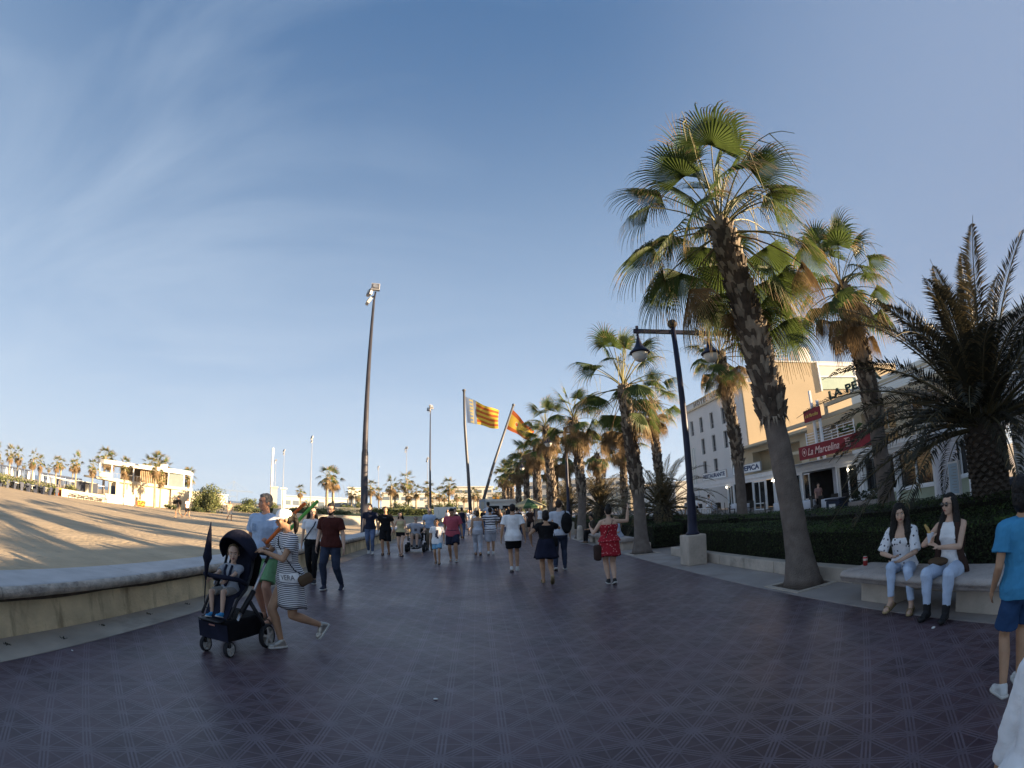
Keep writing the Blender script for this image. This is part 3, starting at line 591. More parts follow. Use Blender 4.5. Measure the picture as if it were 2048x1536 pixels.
# white apartment block at the right edge, and the row of houses continuing behind the viewer (they cast the promenade's shade)
def block(name, label, x, y0, y1, h, wm, dep=9, floors=2, balc=False):
    r = empty(name, (x,y0,0), 0, label, 'building', None); L = y1-y0; g = G(); hol = []; fh = h/(floors+ .15)
    for f in range(floors):
        n_ = max(1, int(L/3.0))
        for k in range(n_):
            c = L*(k+.5)/n_; hol.append((c-.7, c+.7, f*fh+(.3 if f == 0 else .9), f*fh+fh-.5))
    panel(g, (0,0,0), (0,1,0), L, 0, h, hol, (-1,0,0), .25); g.add([(0,0,0),(dep,0,0),(dep,0,h),(0,0,h)],[(0,1,2,3)]); g.add([(0,L,0),(0,L,h),(dep,L,h),(dep,L,0)],[(0,1,2,3)]); g.add([(0,0,h-.3),(0,L,h-.3),(dep,L,h-.3),(dep,0,h-.3)],[(3,2,1,0)]); g.add([(dep,0,0),(dep,L,0),(dep,L,h),(dep,0,h)],[(0,1,2,3)]); g.build('wall', wm, r)
    for q in hol: window(r, (0,0,0), (0,1,0), (-1,0,0), *q, fm=whitem, bars=1)
    if balc:
        for f in range(1, floors):
            g = G(); g.bb((-1.1,.2,f*fh+.05),(0,L-.2,f*fh+.2)); b = g.build('balcony', whitew, r); g = G()
            for k in range(5): g.bar((-1.05,.2,f*fh+.35+.17*k),(-1.05,L-.2,f*fh+.35+.17*k),.035)
            g.build('railing', whitem, b)
    g = G(); g.bb((-.1,-.1,h),(dep+.1,L+.1,h+.12)); g.build('roof_edge', whitew, r); return r
block('apartment_building', 'white block with railed balconies glimpsed behind the big date palm at the right edge', 19.0, 2.6, 8.6, 6.2, hotelw, 9, 2, True)
block('apartment_building', 'cream house beyond the right edge of the view', 19.5, -4.2, 2.0, 5.95, creamw)
block('apartment_building', 'white house standing level with the viewer', 19.5, -13, -4.4, 7.6, whitew)
block('apartment_building', 'ochre house farthest back along the row behind the viewer', 19.5, -30, -13.4, 8.0, sidew)
block('apartment_building', 'low white house beyond the hotel behind the date palms', 27, 60, 74, 3.9, whitew, 10, 2)
block('apartment_building', 'cream house half hidden by the far palm row', 27, 80, 100, 4.6, creamw, 10, 2)
# ------------------------------------------------------------------ street lamps
navy = mat('navy_lamp_paint', (.018,.02,.042), .45, .2, 4, metal=.2); steel = mat('galvanised_pole', (.06,.058,.068), .5, .15, 2, metal=.4)
globe = mat('milky_globe', (.72,.71,.66), .35, .05, 3); rust = mat('pole_top', (.07,.055,.05), .7, .2, 5)
def lantern(r, x, z):
    g = G(); g.lathe([(.012,.34),(.035,.33),(.03,.27),(.045,.22),(.06,.16),(.085,.08),(.13,0),(.19,-.07),(.25,-.12),(.262,-.135),(.262,-.16),(.22,-.165)], (x,0,z), 26); s = g.build('lamp_shade', navy, r, smooth=True)
    g = G(); g.lathe([(.205,-.16),(.20,-.20),(.18,-.27),(.135,-.335),(.07,-.375),(.01,-.385)], (x,0,z), 24); g.build('globe', globe, s, smooth=True)
def street_lamp(label, x, y):
    r = empty('street_lamp', (x,y,0), 0, label, 'street lamp', 'twin armed lamps along the promenade')
    g = G(); g.bb((-.25,-.25,0),(.25,.25,.74)); bevel(g.build('pedestal', lime, r), .03, 3)
    g = G(); g.lathe([(.17,.74),(.17,.78),(.125,.82),(.115,1.12),(.105,1.7),(.10,1.74),(.085,1.78),(.078,4),(.066,6.0)], n=20); g.build('post', navy, r, smooth=True)
    g = G(); g.lathe([(.075,6.0),(.12,6.06),(.125,6.12),(.10,6.2),(.03,6.23)], n=16); g.build('post_cap', rust, r)
    g = G(); g.bar((-1.12,0,5.88),(1.12,0,5.88),.075,.10); g.bar((-1.02,0,5.80),(-1.02,0,6.02),.06); g.bar((1.02,0,5.80),(1.02,0,6.02),.06); g.build('cross_arm', navy, r)
    for s in (-1, 1): lantern(r, s*1.02, 5.45)
    return r
street_lamp('tall navy twin armed street lamp on a square stone pedestal beside the nearest palm', 5.08, 10.4)
SL = street_lamp('second twin armed street lamp, partly hidden by the palm crowns behind the backpacker', 5.08, 26.0)
for y, lb in ((42,'third twin armed street lamp along the row, among the golden palms'),(58,'farthest twin armed street lamp along the palm row')):
    c = copy_tree(SL); c.location = (5.08, y, 0); c['label'] = lb
# floodlight masts
def flood_mast(label, x, y, h, r0=.17, heads=3, col=None, ang=0):
    r = empty('floodlight_mast', (x,y,-.05), ang, label, 'floodlight mast', 'floodlight masts over the beach'); m = col or steel
    g = G(); g.lathe([(r0*1.5,0),(r0*1.5,.06),(r0,.08),(r0*.92,h*.33),(r0*.80,h*.34),(r0*.36,h-.5)], n=16); g.build('mast', m, r, smooth=True)
    g = G(); g.bar((0,0,h-.6),(0.05,0,h+.05),.09); g.bar((-.25,0,h-.35),(.05,0,h-.2),.07); g.build('bracket', m, r)
    sp = [((.05,-.12,h+.30),(-.35,.25),.52),((-.28,-.1,h-.02),(-.2,-.8),.42),((-.30,.0,h-.55),(-.5,-1.1),.42)][:heads]
    for c, (tx, tz), s in sp:
        M = Matrix.Rotation(tz, 3, 'Z') @ Matrix.Rotation(tx, 3, 'X'); g = G(); g.box(c, (s,.16,s), 0, 0, M); hd = g.build('floodlight', mat('lamp_housing', (.42,.42,.43), .5, .1, 4), r)
        g = G(); g.box(Vector(c)+M@Vector((0,-.09,0)), (s*.84,.02,s*.84), 0, 0, M); g.build('lens_plate', mat('lens_dark', (.10,.10,.11), .3), hd)
        g = G(); P = Vector(c)+M@Vector((0,-.105,0)); g.loft([[P + M@Vector((rr*math.cos(a/16*6.283),d,rr*math.sin(a/16*6.283))) for a in range(16)] for rr, d in ((s*.3,.0),(s*.3,-.02),(s*.2,-.01),(s*.02,-.01))]); g.build('reflector', mat('reflector', (.5,.5,.48), .25, metal=.7), hd)
    return r
flood_mast('tallest dark floodlight mast just behind the beach wall', -6.0, 24.25, 14.0, .20, 3)
flood_mast('second dark floodlight mast, halfway to the flagpoles', -5.7, 55.95, 13.9, .15, 2, ang=RD(30))
palepole = mat('pale_far_pole', (.30,.31,.34), .6, .1, 2)
for (x, y, lb) in [(-31.2,83.6,'slim pale mast with twin floodlights right of the double palm'),(-46.6,105.4,'slim pale mast with floodlights between the white flagpole and the young couple'),(-60,129.6,'thin pale mast close beside the white flagpole'),(-30.6,141.9,'thin distant mast just right of the dark mast'),(-14.9,97.1,'slim pale mast with spread twin floodlights above the palm clump'),(-12.5,116.7,'thin distant mast left of the second dark mast')]:
    flood_mast(lb, x, y, 14.3, .12, 3, palepole, random.uniform(-1,1))
r = empty('white_flagpole', (-64,135.6,0), 0, 'bare thick white pole rising over the far trees', 'pole'); g = G(); g.lathe([(.42,0),(.40,10),(.30,18.8),(.05,19.1)], n=14); g.build('shaft', whitew, r, smooth=True)
# flagpoles and flags
fp = mat('flagpole_steel', (.12,.12,.125), .5, .15, 1, metal=.3)
r = empty('flagpole', (-1.0,56,0), 0, 'upright steel flagpole flying the blue, red and yellow striped flag', 'flagpole', None)
g = G(); g.tube([(.15,0,-.1),(-.1,0,6),(-.45,0,12),(-.53,0,16.2)], [.22,.19,.17,.15], 14); g.build('shaft', fp, r, smooth=True); g = G(); g.cyl((-.53,0,16.2),(-.54,0,16.4),.24,.2); g.build('cap', fp, r)
g = G(); g.bar((.1,-.3,2),(1.6,-.4,6),.02); g.build('halyard', fp, r) if 0 else None
r = empty('flagpole', (.6,60.5,0), 0, 'leaning steel flagpole flying the red and yellow flag', 'flagpole', None)
g = G(); g.tube([(-.75,0,-.1),(1.4,0,7),(4.35,0,15.3)], [.22,.18,.15], 14); g.build('shaft', fp, r, smooth=True); g = G(); g.cyl((4.35,0,15.3),(4.42,0,15.5),.23,.18); g.build('cap', fp, r)
fy = mat('flag_yellow', (.75,.50,.06), .7, .08, 1, trans=.45); fr_ = mat('flag_red', (.58,.13,.025), .7, .08, 1, trans=.45); fb = mat('flag_blue', (.28,.36,.50), .7, .1, 1, trans=.45); fg = mat('flag_gold', (.62,.52,.25), .7, .1, 1, trans=.3)
def flag(name, label, P00, P10, P01, P11, colf, nu=44, nv=27, amp=.28, mats=None, loc=(0,0,0)):
    # P00 top hoist, P10 top fly, P01 bottom hoist, P11 bottom fly
    g = G(); V = []
    for j in range(nv+1):
        for i in range(nu+1):
            u, v = i/nu, j/nv; p = Vector(P00).lerp(Vector(P10), u).lerp(Vector(P01).lerp(Vector(P11), u), v)
            wv = math.sin(u*7.5 - v*2.2)*amp*u + math.sin(u*15 + v*5)*amp*.25*u; p += Vector((.10*math.sin(u*9+v*3)*u, wv, .16*math.sin(u*8 - v*1.5)*u)); V.append(p)
    F = []; M = []
    for j in range(nv):
        for i in range(nu):
            F.append((j*(nu+1)+i, j*(nu+1)+i+1, (j+1)*(nu+1)+i+1, (j+1)*(nu+1)+i)); M.append(colf((i+.5)/nu, (j+.5)/nv))
    g.v = V; g.f = F; g.m = M; o = g.build(name, mats, None, smooth=True, loc=loc); return tag(o, label, 'flag')
def vcol(u, v):
    if u < .32:
        if u < .05: return 2
        return 3 if (abs(((v*7) % 1)-.5) < .28 and (u-.16)**2*30+(abs(((v*7)%1)-.5))**2*.8 < .10) or (.20 < u < .22) else 2
    return 1 if int(v*9) % 2 else 0
flag('striped_flag', 'blue hoisted flag with red and yellow stripes streaming right from the upright pole', (0,0,3.3), (4.15,0,1.4), (.25,0,0), (4.1,0,-.85), vcol, mats=[fy, fr_, fb, fg], loc=(-1.38,56,12.2))
def scol(u, v):
    if v < .22 or v > .80: return 1
    if (u-.33)**2*2.2 + (v-.5)**2 < .018: return 2 if (u-.33)**2*2.2 + (v-.5)**2 > .008 else 1
    return 0
flag('red_yellow_flag', 'red and yellow banded flag with crest hanging from the leaning pole', (.80,0,2.65), (3.6,0,-.55), (-.05,0,0), (2.9,0,-1.6), scol, mats=[fy, fr_, fg], amp=.22, loc=(4.05,60.45,12.1))
# ------------------------------------------------------------------ palms
fgreen = mat('fan_leaf_green', (.072,.105,.028), .55, .3, 3, trans=.35); fstraw = mat('fan_leaf_straw', (.26,.19,.095), .8, .3, 4, trans=.3); fdry = mat('fan_leaf_dry', (.185,.125,.065), .85, .35, 4, trans=.2)
pet = mat('petiole', (.16,.15,.055), .6, .2, 3)
bark = mat('palm_bark_smooth', (.17,.14,.12), .9, .22, 5, .7, 40, dirt=((.12,.10,.085), 2.2, .55)); boot = mat('palm_leaf_base', (.085,.065,.05), .9, .4, 7, .4, 30); bootp = mat('palm_leaf_base_pale', (.26,.215,.165), .9, .3, 7)
CROWN_M = [fgreen, fstraw, fdry, pet]
def frond(g, base, az, el, Lp, Rb, rn, dead=0.0, segs=17, steps=5, spread=92, wind=Vector((.30,.05,0)), th=.022, pn=5):
    A = Vector((math.cos(az)*math.cos(el), math.sin(az)*math.cos(el), math.sin(el)))
    pts = []; p = Vector(base); d = A.copy(); q = (Lp/pn)
    for k in range(pn+1):
        pts.append(p.copy()); p = p + d*q; d = (d + Vector((0,0,-.09-.10*dead)) + wind*.03).normalized()
    g.tube(pts, [th*(1-.5*k/pn) for k in range(pn+1)], 4, 2 if dead > .6 else 3, False)
    B = Vector((-math.sin(az), math.cos(az), 0)); 
    rol = rn.uniform(-.5,.5); d = (d + Vector((0,0,-.15-.5*dead))).normalized(); B = (B - d*B.dot(d)).normalized(); B = Matrix.Rotation(rol, 3, d) @ B; Nn = d.cross(B).normalized()
    if Nn.z < 0: Nn = -Nn
    o = pts[-1]; mi = 2 if dead > .6 else 0; fold = .32 + .5*dead
    for i in range(-segs, segs+1):
        th_ = RD(spread*i/segs); cth, sth = math.cos(th_), math.sin(th_)
        dr = (d*cth + B*sth + Nn*(-fold*(sth*sth)*.55) ).normalized(); side = (B*cth - d*sth)
        L = Rb*(.72+.28*cth)*rn.uniform(.9,1.08); hw0 = L*math.tan(RD(spread/segs/2))*1.02
        P = [o]; W = [0.004]; pp = o.copy(); dd = dr.copy(); n1 = steps
        for k in range(1, n1+1):
            t = k/n1; pp = pp + dd*(L/n1); grav = (.02 if t < .5 else .30+.35*dead)*(1.6 if t > .75 else 1); dd = (dd + Vector((0,0,-grav)) + wind*(.0 if t < .5 else .35)*rn.uniform(.4,1.3)).normalized(); P.append(pp.copy())
            W.append(hw0*t if t <= .52 else max(.003, hw0*.52*(1-(t-.52)/.48*.93)*.8))
        pz = Nn*(hw0*.35 if i % 2 else -hw0*.35)
        vs = []
        tsw = rn.uniform(.62, 1.05) - .1*dead
        for k in range(n1+1): f = pz*min(1, k/n1*2); vs += [P[k]-side*W[k]+f*.0, P[k]+f, P[k]+side*W[k]+f*.0]
        fs = []; ms = []
        if n1 >= 4:
            for k in range(n1):
                a = 3*k
                if (k+.5)/n1 < .5: fs += [(a,a+1,a+4,a+3),(a+1,a+2,a+5,a+4)]; ms += [mi,mi]
                else: fs.append((a,a+2,a+5,a+3)); ms.append(mi if (mi == 2 or (k+1)/n1 < tsw) else 1)
        else:
            for k in range(n1): a = 3*k; fs.append((a,a+2,a+5,a+3)); ms.append(mi if k < 1 or mi == 2 else (1 if rn.random() < .6 else 0))
        off = len(g.v); g.v += [tuple(v) for v in vs]; g.f += [tuple(j+off for j in f) for f in fs]; g.m += ms
def fan_crown(parent, top, seed, n=38, dead=.32, R=1.0, segs=17, steps=6, stalks=4, wind=Vector((.30,.05,0)), name='crown', lp=1.0, th=.022, open_=False):
    rn = random.Random(seed); g = G(); nd = int(n*dead); top = Vector(top)
    for k in range(n):
        az = k*2.39996 + rn.uniform(-.25,.25)
        if open_ and k > n*.55 and abs((math.degrees(az)+129+180) % 360 - 180) < 42: continue
        if k < n-nd:
            t = k/(n-nd); el = RD(82 - (124 if open_ else 104)*t**1.05 + rn.uniform(-9,9)); dd = rn.choice((0,0,0,.3)) if t < .45 else rn.choice((0,.35,.5,.6))
            frond(g, top + Vector((0,0,.15-.35*t)), az, el, lp*R*rn.uniform(.85,1.15), .86*R*rn.uniform(.85,1.1), rn, dd, segs, steps, 92, wind, th)
        else:
            t = (k-n+nd)/max(1, nd); el = RD((-22 - 26*t if open_ else -8 - 46*t) + rn.uniform(-10,10)); frond(g, top + Vector((0,0,-.12-.30*t)), az, el, lp*(1.15 if open_ else .95)*R*rn.uniform(.8,1.1), .82*R*rn.uniform(.8,1.05), rn, 1.0 if rn.random() < .8 else .5, segs, steps, 78, wind, th*.8)
    for k in range(stalks):      # long arching bare flower stalks
        az = rn.uniform(0, 6.28); el = RD(rn.uniform(25,60)); p = top.copy(); d = Vector((math.cos(az)*math.cos(el), math.sin(az)*math.cos(el), math.sin(el))); pts = [p.copy()]
        for q in range(9): p = p + d*.24*R; d = (d+Vector((0,0,-.10-.03*q))).normalized(); pts.append(p.copy())
        g.tube(pts, [.016*R*(1-q/11) for q in range(10)], 4, 3, False)
        for b in (4,5,6,7): pp = pts[b].copy(); dd = (d+Vector((rn.gauss(0,.5),rn.gauss(0,.5),-.4))).normalized(); g.tube([pp, pp+dd*.25*R, pp+dd*.4*R+Vector((0,0,-.25*R))], [.008*R,.006*R,.004*R], 3, 3, False)
    return g.build(name, CROWN_M, parent)
def palm_trunk(parent, path, r_base, r_top, z_rough, seed, nb=520, flare=1.75, bs=.11):
    """smooth grey lower trunk, rough upper trunk of old leaf bases"""
    rn = random.Random(seed); P = [Vector(p) for p in path]; ztop = P[-1].z
    def at(z):
        for a, b in zip(P, P[1:]):
            if a.z <= z <= b.z: return a.lerp(b, (z-a.z)/(b.z-a.z))
        return P[-1]
    def rad(z): return r_top + (r_base-r_top)*(1-z/ztop) + (flare-1)*r_base*math.exp(-z/.35)
    g = G(); rings = []; n = 20; K = 46
    for k in range(K+1):
        z = ztop*k/K; c = at(z); r = rad(z)*(1+.015*math.sin(z*31))
        rings.append([c + Vector((r*(1+.05*noise.noise((math.cos(6.283*i/n)*1.5, math.sin(6.283*i/n)*1.5, z*1.7+seed)))*math.cos(6.283*i/n), r*(1+.05*noise.noise((math.cos(6.283*i/n)*1.5, math.sin(6.283*i/n)*1.5, z*1.7+seed)))*math.sin(6.283*i/n), 0)) for i in range(n)])
    g.loft(rings); t = g.build('trunk', bark, parent, smooth=True)
    g = G()
    for k in range(nb):
        z = z_rough + (ztop-z_rough)*(k/nb); a = k*2.39996 + rn.uniform(-.12,.12); c = at(z); r = rad(z)*.97; o = Vector((math.cos(a), math.sin(a), 0)); s = Vector((-o.y, o.x, 0)); w_ = bs*rn.uniform(.7,1.15)*.62; h = bs*rn.uniform(1.0,1.6); out = bs*rn.uniform(.35,1.0)
        b = c + o*r; tip = b + o*out + Vector((0,0,h)); v = [b-s*w_+Vector((0,0,-h*.25)), b+s*w_+Vector((0,0,-h*.25)), b+s*w_*.55+Vector((0,0,h*.75)), tip+s*w_*.35, tip-s*w_*.35, b-s*w_*.55+Vector((0,0,h*.75)), b+o*out*.55+Vector((0,0,h*.1))]
        g.add(v, [(0,1,6),(1,2,3,6),(6,3,4),(0,6,4,5),(2,5,4,3)], 1 if rn.random() < .42 else 0)
    for k in range(34):      # ragged fringe where the shaved part begins
        a = k/34*6.283; c = at(z_rough); r = rad(z_rough); o = Vector((math.cos(a), math.sin(a), 0)); s = Vector((-o.y, o.x, 0))*.03; L = rn.uniform(.10,.32); b = c+o*(r+.02)+Vector((0,0,.1)); g.add([b-s, b+s, b+o*.07+Vector((0,0,-L))], [(0,1,2)], rn.randint(0,1))
    g.build('leaf_bases', [boot, bootp], t); return t
def fan_palm(label, x, y, path, rb, rt, zr, seed, n=38, dead=.32, R=1.0, segs=17, steps=6, nb=520, stalks=4, grp='tall fan palms along the promenade', lp=1.0, bs=.11, cat='palm tree', open_=False):
    r = empty('fan_palm', (x,y,0), 0, label, cat, grp); palm_trunk(r, path, rb, rt, zr, seed, nb, bs=bs); fan_crown(r, Vector(path[-1]), seed, n, dead, R, segs, steps, stalks, lp=lp, open_=open_); return r
fan_palm('nearest and tallest fan palm, its trunk leaning left over the stone edging', 5.08, 6.2, [(0,0,0),(-.08,.0,.5),(-.29,0,1.83),(-.43,0,3.06),(-.58,0,4.6),(-.70,0,6.25)], .205, .165, 2.72, 11, 48, .22, 1.40, 24, 7, 640, 7, lp=.96, bs=.135, open_=True)
fan_palm('second fan palm, standing between the near lamp and the bench sitter in pale blue', 5.04, 14.0, [(0,0,0),(-.05,0,2),(-.22,0,4),(-.28,0,5.35)], .20, .15, 1.95, 12, 36, .25, 1.15, 18, 6, 480, 6, lp=1.15, open_=True)
fan_palm('tall fan palm in front of the green low wall of the glazed terrace', 10.4, 8.75, [(0,0,0),(-.1,0,1.5),(-.18,0,4),(-.36,0,6.75)], .24, .19, 2.9, 13, 36, .26, 1.22, 15, 6, 420, 3, bs=.14)
fan_palm('slim fan palm in front of the La Pepica sign board', 9.5, 15.1, [(0,0,0),(0,0,3),(-.15,0,5),(-.22,0,6.9)], .20, .16, 2.7, 14, 34, .38, 1.0, 13, 5, 380, 3, bs=.13)
fan_palm('slim sunlit fan palm just left of the near lamp post, behind the second palm', 9.7, 23.6, [(0,0,0),(0,0,3),(-.1,0,5),(-.1,0,7.0)], .22, .17, 3.2, 15, 34, .42, 1.15, 12, 5, 340, 2, bs=.14)
fan_palm('third promenade fan palm, with a crooked dark trunk behind the backpacker', 5.0, 22.6, [(0,0,0),(.12,0,2),(.02,0,4),(-.15,0,6.0)], .21, .16, 2.2, 16, 36, .45, 1.15, 13, 5, 360, 4, bs=.13)
fan_palm('lit fan palm between the second lamp and the vendor parasol', 4.95, 31.0, [(0,0,0),(.05,0,3),(-.15,0,5),(-.25,0,7.1)], .24, .18, 2.0, 17, 36, .5, 1.25, 11, 5, 320, 2, bs=.16)
fan_palm('golden fan palm with a thick straight trunk behind the vendor parasol', 4.9, 38.0, [(0,0,0),(0,0,4),(0,0,6.9)], .27, .2, 1.8, 18, 36, .55, 1.3, 10, 5, 300, 2, bs=.18)
fan_palm('sunlit fan palm lower behind the date palms, left of the slim lit one', 10.2, 31.5, [(0,0,0),(0,0,3),(.1,0,6.0)], .22, .17, 2.0, 19, 32, .45, 1.2, 10, 5, 260, 0, bs=.16)
# palms beside and behind the viewer: they throw the streaked shadows on the sand
for i, (x, y, z, lb) in enumerate([(5.0,-1.8,6.6,'fan palm at the pavement edge just behind the viewer'),(5.0,-10,6.4,'fan palm farther back along the pavement behind the viewer'),(10.4,-5.2,6.6,'fan palm in the bed to the right behind the viewer'),(10.4,-12,7.0,'fan palm in the bed far behind the viewer'),(15.2,-2.6,5.2,'fan palm in front of the houses behind the viewer')]):
    fan_palm(lb, x, y, [(0,0,0),(0,0,3),(-.2,0,z)], .22, .17, 2.6, 40+i, 34, .4, 1.2, 10, 4, 160, 0)
# farther row: shared meshes copied per tree
far_proto = []
for s in range(3):
    far_proto.append(fan_palm('x', 0, 0, [(0,0,0),(.1*(s-1),0,3),(-.1,0,7.2-.3*s)], .27, .2, 1.5, 60+s, 34, .5, 1.3, 8, 4, 220, 0, grp='golden fan palms of the far promenade row', bs=.19))
rowp = [(4.9,45.5,6.8,'first of the dense golden palm clump left of the third lamp'),(4.6,52.0,6.2,'golden palm in the clump in front of the flag fly end'),(5.2,59,6.7,'golden palm deep in the clump over the parasol'),(4.8,66,6.9,'golden palm near the left edge of the clump'),(4.9,73,7.0,'outermost left golden palm of the far row beside the leaning pole'),(8.6,44,6.6,'lower golden palm behind the far row'),(8.8,52,6.8,'shorter palm behind the row at mid distance'),(9.2,60,6.9,'shorter palm farther behind the row'),(4.9,81,7.8,'palm beyond the clump seen low at its left side'),(5.1,90,7.7,'last promenade palm before the kiosk'),(10.4,39,6.0,'low golden palm right of the clump under the second lamp arm')]
for i, (x, y, h, lb) in enumerate(rowp):
    src = far_proto[i % 3]; c = src if i < 3 else copy_tree(src); c.location = (x, y, 0); s = h/(7.2-.3*(i % 3)); c.scale = (s,s,s); c.rotation_euler.z = i*1.3; c['label'] = lb
# distant palms around the beach and behind the lawn
fartrunk = mat('far_palm_trunk', (.30,.25,.18), .9, .2, 3)
dist_proto = []
for s in range(3):
    r = empty('fan_palm', (0,0,0), 0, 'x', 'palm tree', 'distant fan palms beyond the sand and the lawn'); g = G(); g.tube([(0,0,-.3),(.05,0,3),(0,0,5.6)], [.26,.2,.18], 7); g.build('trunk', fartrunk, r)
    rn = random.Random(90+s); fan_crown(r, (0,0,5.6), 90+s, 26, .38+.1*s, 1.15, 5, 3, 0, th=.03, lp=.9); dist_proto.append(r)
DP = [(-221,137,4.3),(-214,147,5.1),(-212,150,6.2),(-198,152,6.0),(-136,110,7.0),(-122,104,6.5),(-81,79,8.5),(-84,84,8.0),(-72,77,5.5),(-62,76,8.0),(-78,92,8.5),(-46,58,5.5),(-39,98,5.0),(-23,69,6.5),(-23,72,6.3),(-21,90,6.0),(-24,112,5.5),(-17,91,6.5),(-17,95,5.5),(-15,98,8.0),(-14,94,5.0),(-14,106,6.0),(-11,104,6.5),(-10,122,6.0),(-6,99,7.0),(-9,127,5.5),(-6,134,6.0),(-1,123,6.0),(0,129,5.5),(5,126,6.0),(7,133,5.5),(-12,119,5.0),(-4,137,5.5),(-28,101,5.0),(-31,119,5.0),(-226,133,4.6),(-40.5,50.5,4.4),(-37,52,4.3),(-48.2,29.1,3.1),(-48.2,31.0,3.3),(-50.2,33.5,3.4),(-45.2,32.3,3.2),(-47.2,34.9,3.0),(-47.5,37.7,3.3),(-47.3,40.9,4.0),(-44.4,41.2,3.7),(-38.8,41.3,4.1),(-37.2,45.2,4.8),(-36.9,45.9,3.2)]
PL = ['leftmost distant palm at the edge of the view','distant palm second from the left edge','dense distant palm left of the tall beach club palm','tallest palm over the closed parasols','short distant palm right of the closed parasols','lone distant palm in the gap before the pavilion','left one of the palm pair before the pavilion','tall palm rising behind the left end of the pavilion roof','second palm behind the pavilion roof end','slim palm in front of the pavilion stairs','right palm above the pavilion roof','smaller palm above the pavilion roof middle','slim palm in front of the white pavilion wall','bushy low palm beside the green noodle tip','left trunk of the double palm above the bearded man','right trunk of the double palm above the bearded man','palm hidden just behind the tall dark mast','small palm beyond the dark mast','palm over the head of the man in navy','low palm beside the navy polo man','tallest palm of the clump above the black T-shirt man','low palm under the tall clump','palm right of the tall clump','palm left of the second dark mast','palm half behind the second dark mast','free standing palm between second mast and flagpole','low palm behind the flag pole lawn','small palm right of the free standing one','palm between the two flagpoles','small palm beside the leaning flagpole foot','left palm over the kiosk roof','right palm over the kiosk roof','low palm left of the second mast','small far palm behind the white banner','small palm behind the port building','small palm left of the port building','palm cut by the left edge of the view','thin palm by the pavilion door','thin palm beside the pavilion glass room','first near palm of the beach club, cut by the picture edge','second near palm over the closed parasols','third near palm, half overlapping the tall one','tall bushy near palm of the beach club','near palm leaning against the tall bushy one','lone near palm right of the closed parasols','near palm with a bare trunk before the flat canopies','bushy near palm left of the pavilion','palm standing in front of the pavilion stairs','tall palm standing before the wood slatted screen','low palm before the pavilion ground floor']
k = 0
for i, (x, y, h) in enumerate(DP):
    src = dist_proto[i % 3]; c = src if i < 3 else copy_tree(src); c.location = (x, y, -.15); s = (h+.5)/6.2; D = math.hypot(x, y); sx = s*(1.25 if D > 150 else (.78 if i > 37 else 1.0))
    c.scale = (sx, sx, s); c.rotation_euler.z = i*1.7; c['label'] = PL[min(i, len(PL)-1)]

# date palms with feather fronds
dg_ = mat('date_leaf', (.036,.034,.022), .6, .3, 3, trans=.22); dt = mat('date_leaf_tip', (.13,.10,.05), .7, .3, 3, trans=.2); rach = mat('date_rachis', (.10,.085,.045), .6, .2, 4); dtr = mat('date_trunk', (.055,.043,.034), .95, .3, 6, .6, 30); dsc = mat('date_trunk_scar', (.10,.085,.07), .9, .2, 9)
def feather(g, base, az, el, L, rn, pairs=60, droop=.055, lw=.011, ll=.36, tip=.3, old=0):
    p = Vector(base); d = Vector((math.cos(az)*math.cos(el), math.sin(az)*math.cos(el), math.sin(el))); n = 14; pts = []; ds = []
    for k in range(n+1): pts.append(p.copy()); ds.append(d.copy()); p = p + d*(L/n); d = (d + Vector((0,0,-droop*(1+.09*k)))).normalized()
    g.tube(pts, [.028*(1-.85*k/n) for k in range(n+1)], 4, 2, False); tw = rn.uniform(-.5,.5)
    for k in range(pairs):
        t = .13 + .87*k/pairs; f = t*n; i = min(n-1, int(f)); o = pts[i].lerp(pts[i+1], f-i); dd = ds[i]; S = dd.cross(Vector((0,0,1)))
        if S.length < .1: S = Vector((-math.sin(az), math.cos(az), 0))
        S.normalize(); S = Matrix.Rotation(tw*t, 3, dd) @ S; U = S.cross(dd); l = ll*(math.sin(math.pi*min(1, .12+t*.92))**.6)*rn.uniform(.8,1.15)
        for s in (-1, 1):
            v = (dd*(.62+.25*t) + S*s*.78 + U*rn.uniform(.15,.55)).normalized(); m1 = o + v*l*.5; e = m1 + (v+Vector((0,0,-.35-.4*old))).normalized()*l*.5; wv = v.cross(U).normalized()*lw
            off = len(g.v); g.v += [tuple(q) for q in (o, m1-wv, e, m1+wv)]; g.f.append((off,off+1,off+2,off+3)); g.m.append(1 if rn.random() < tip else 0)
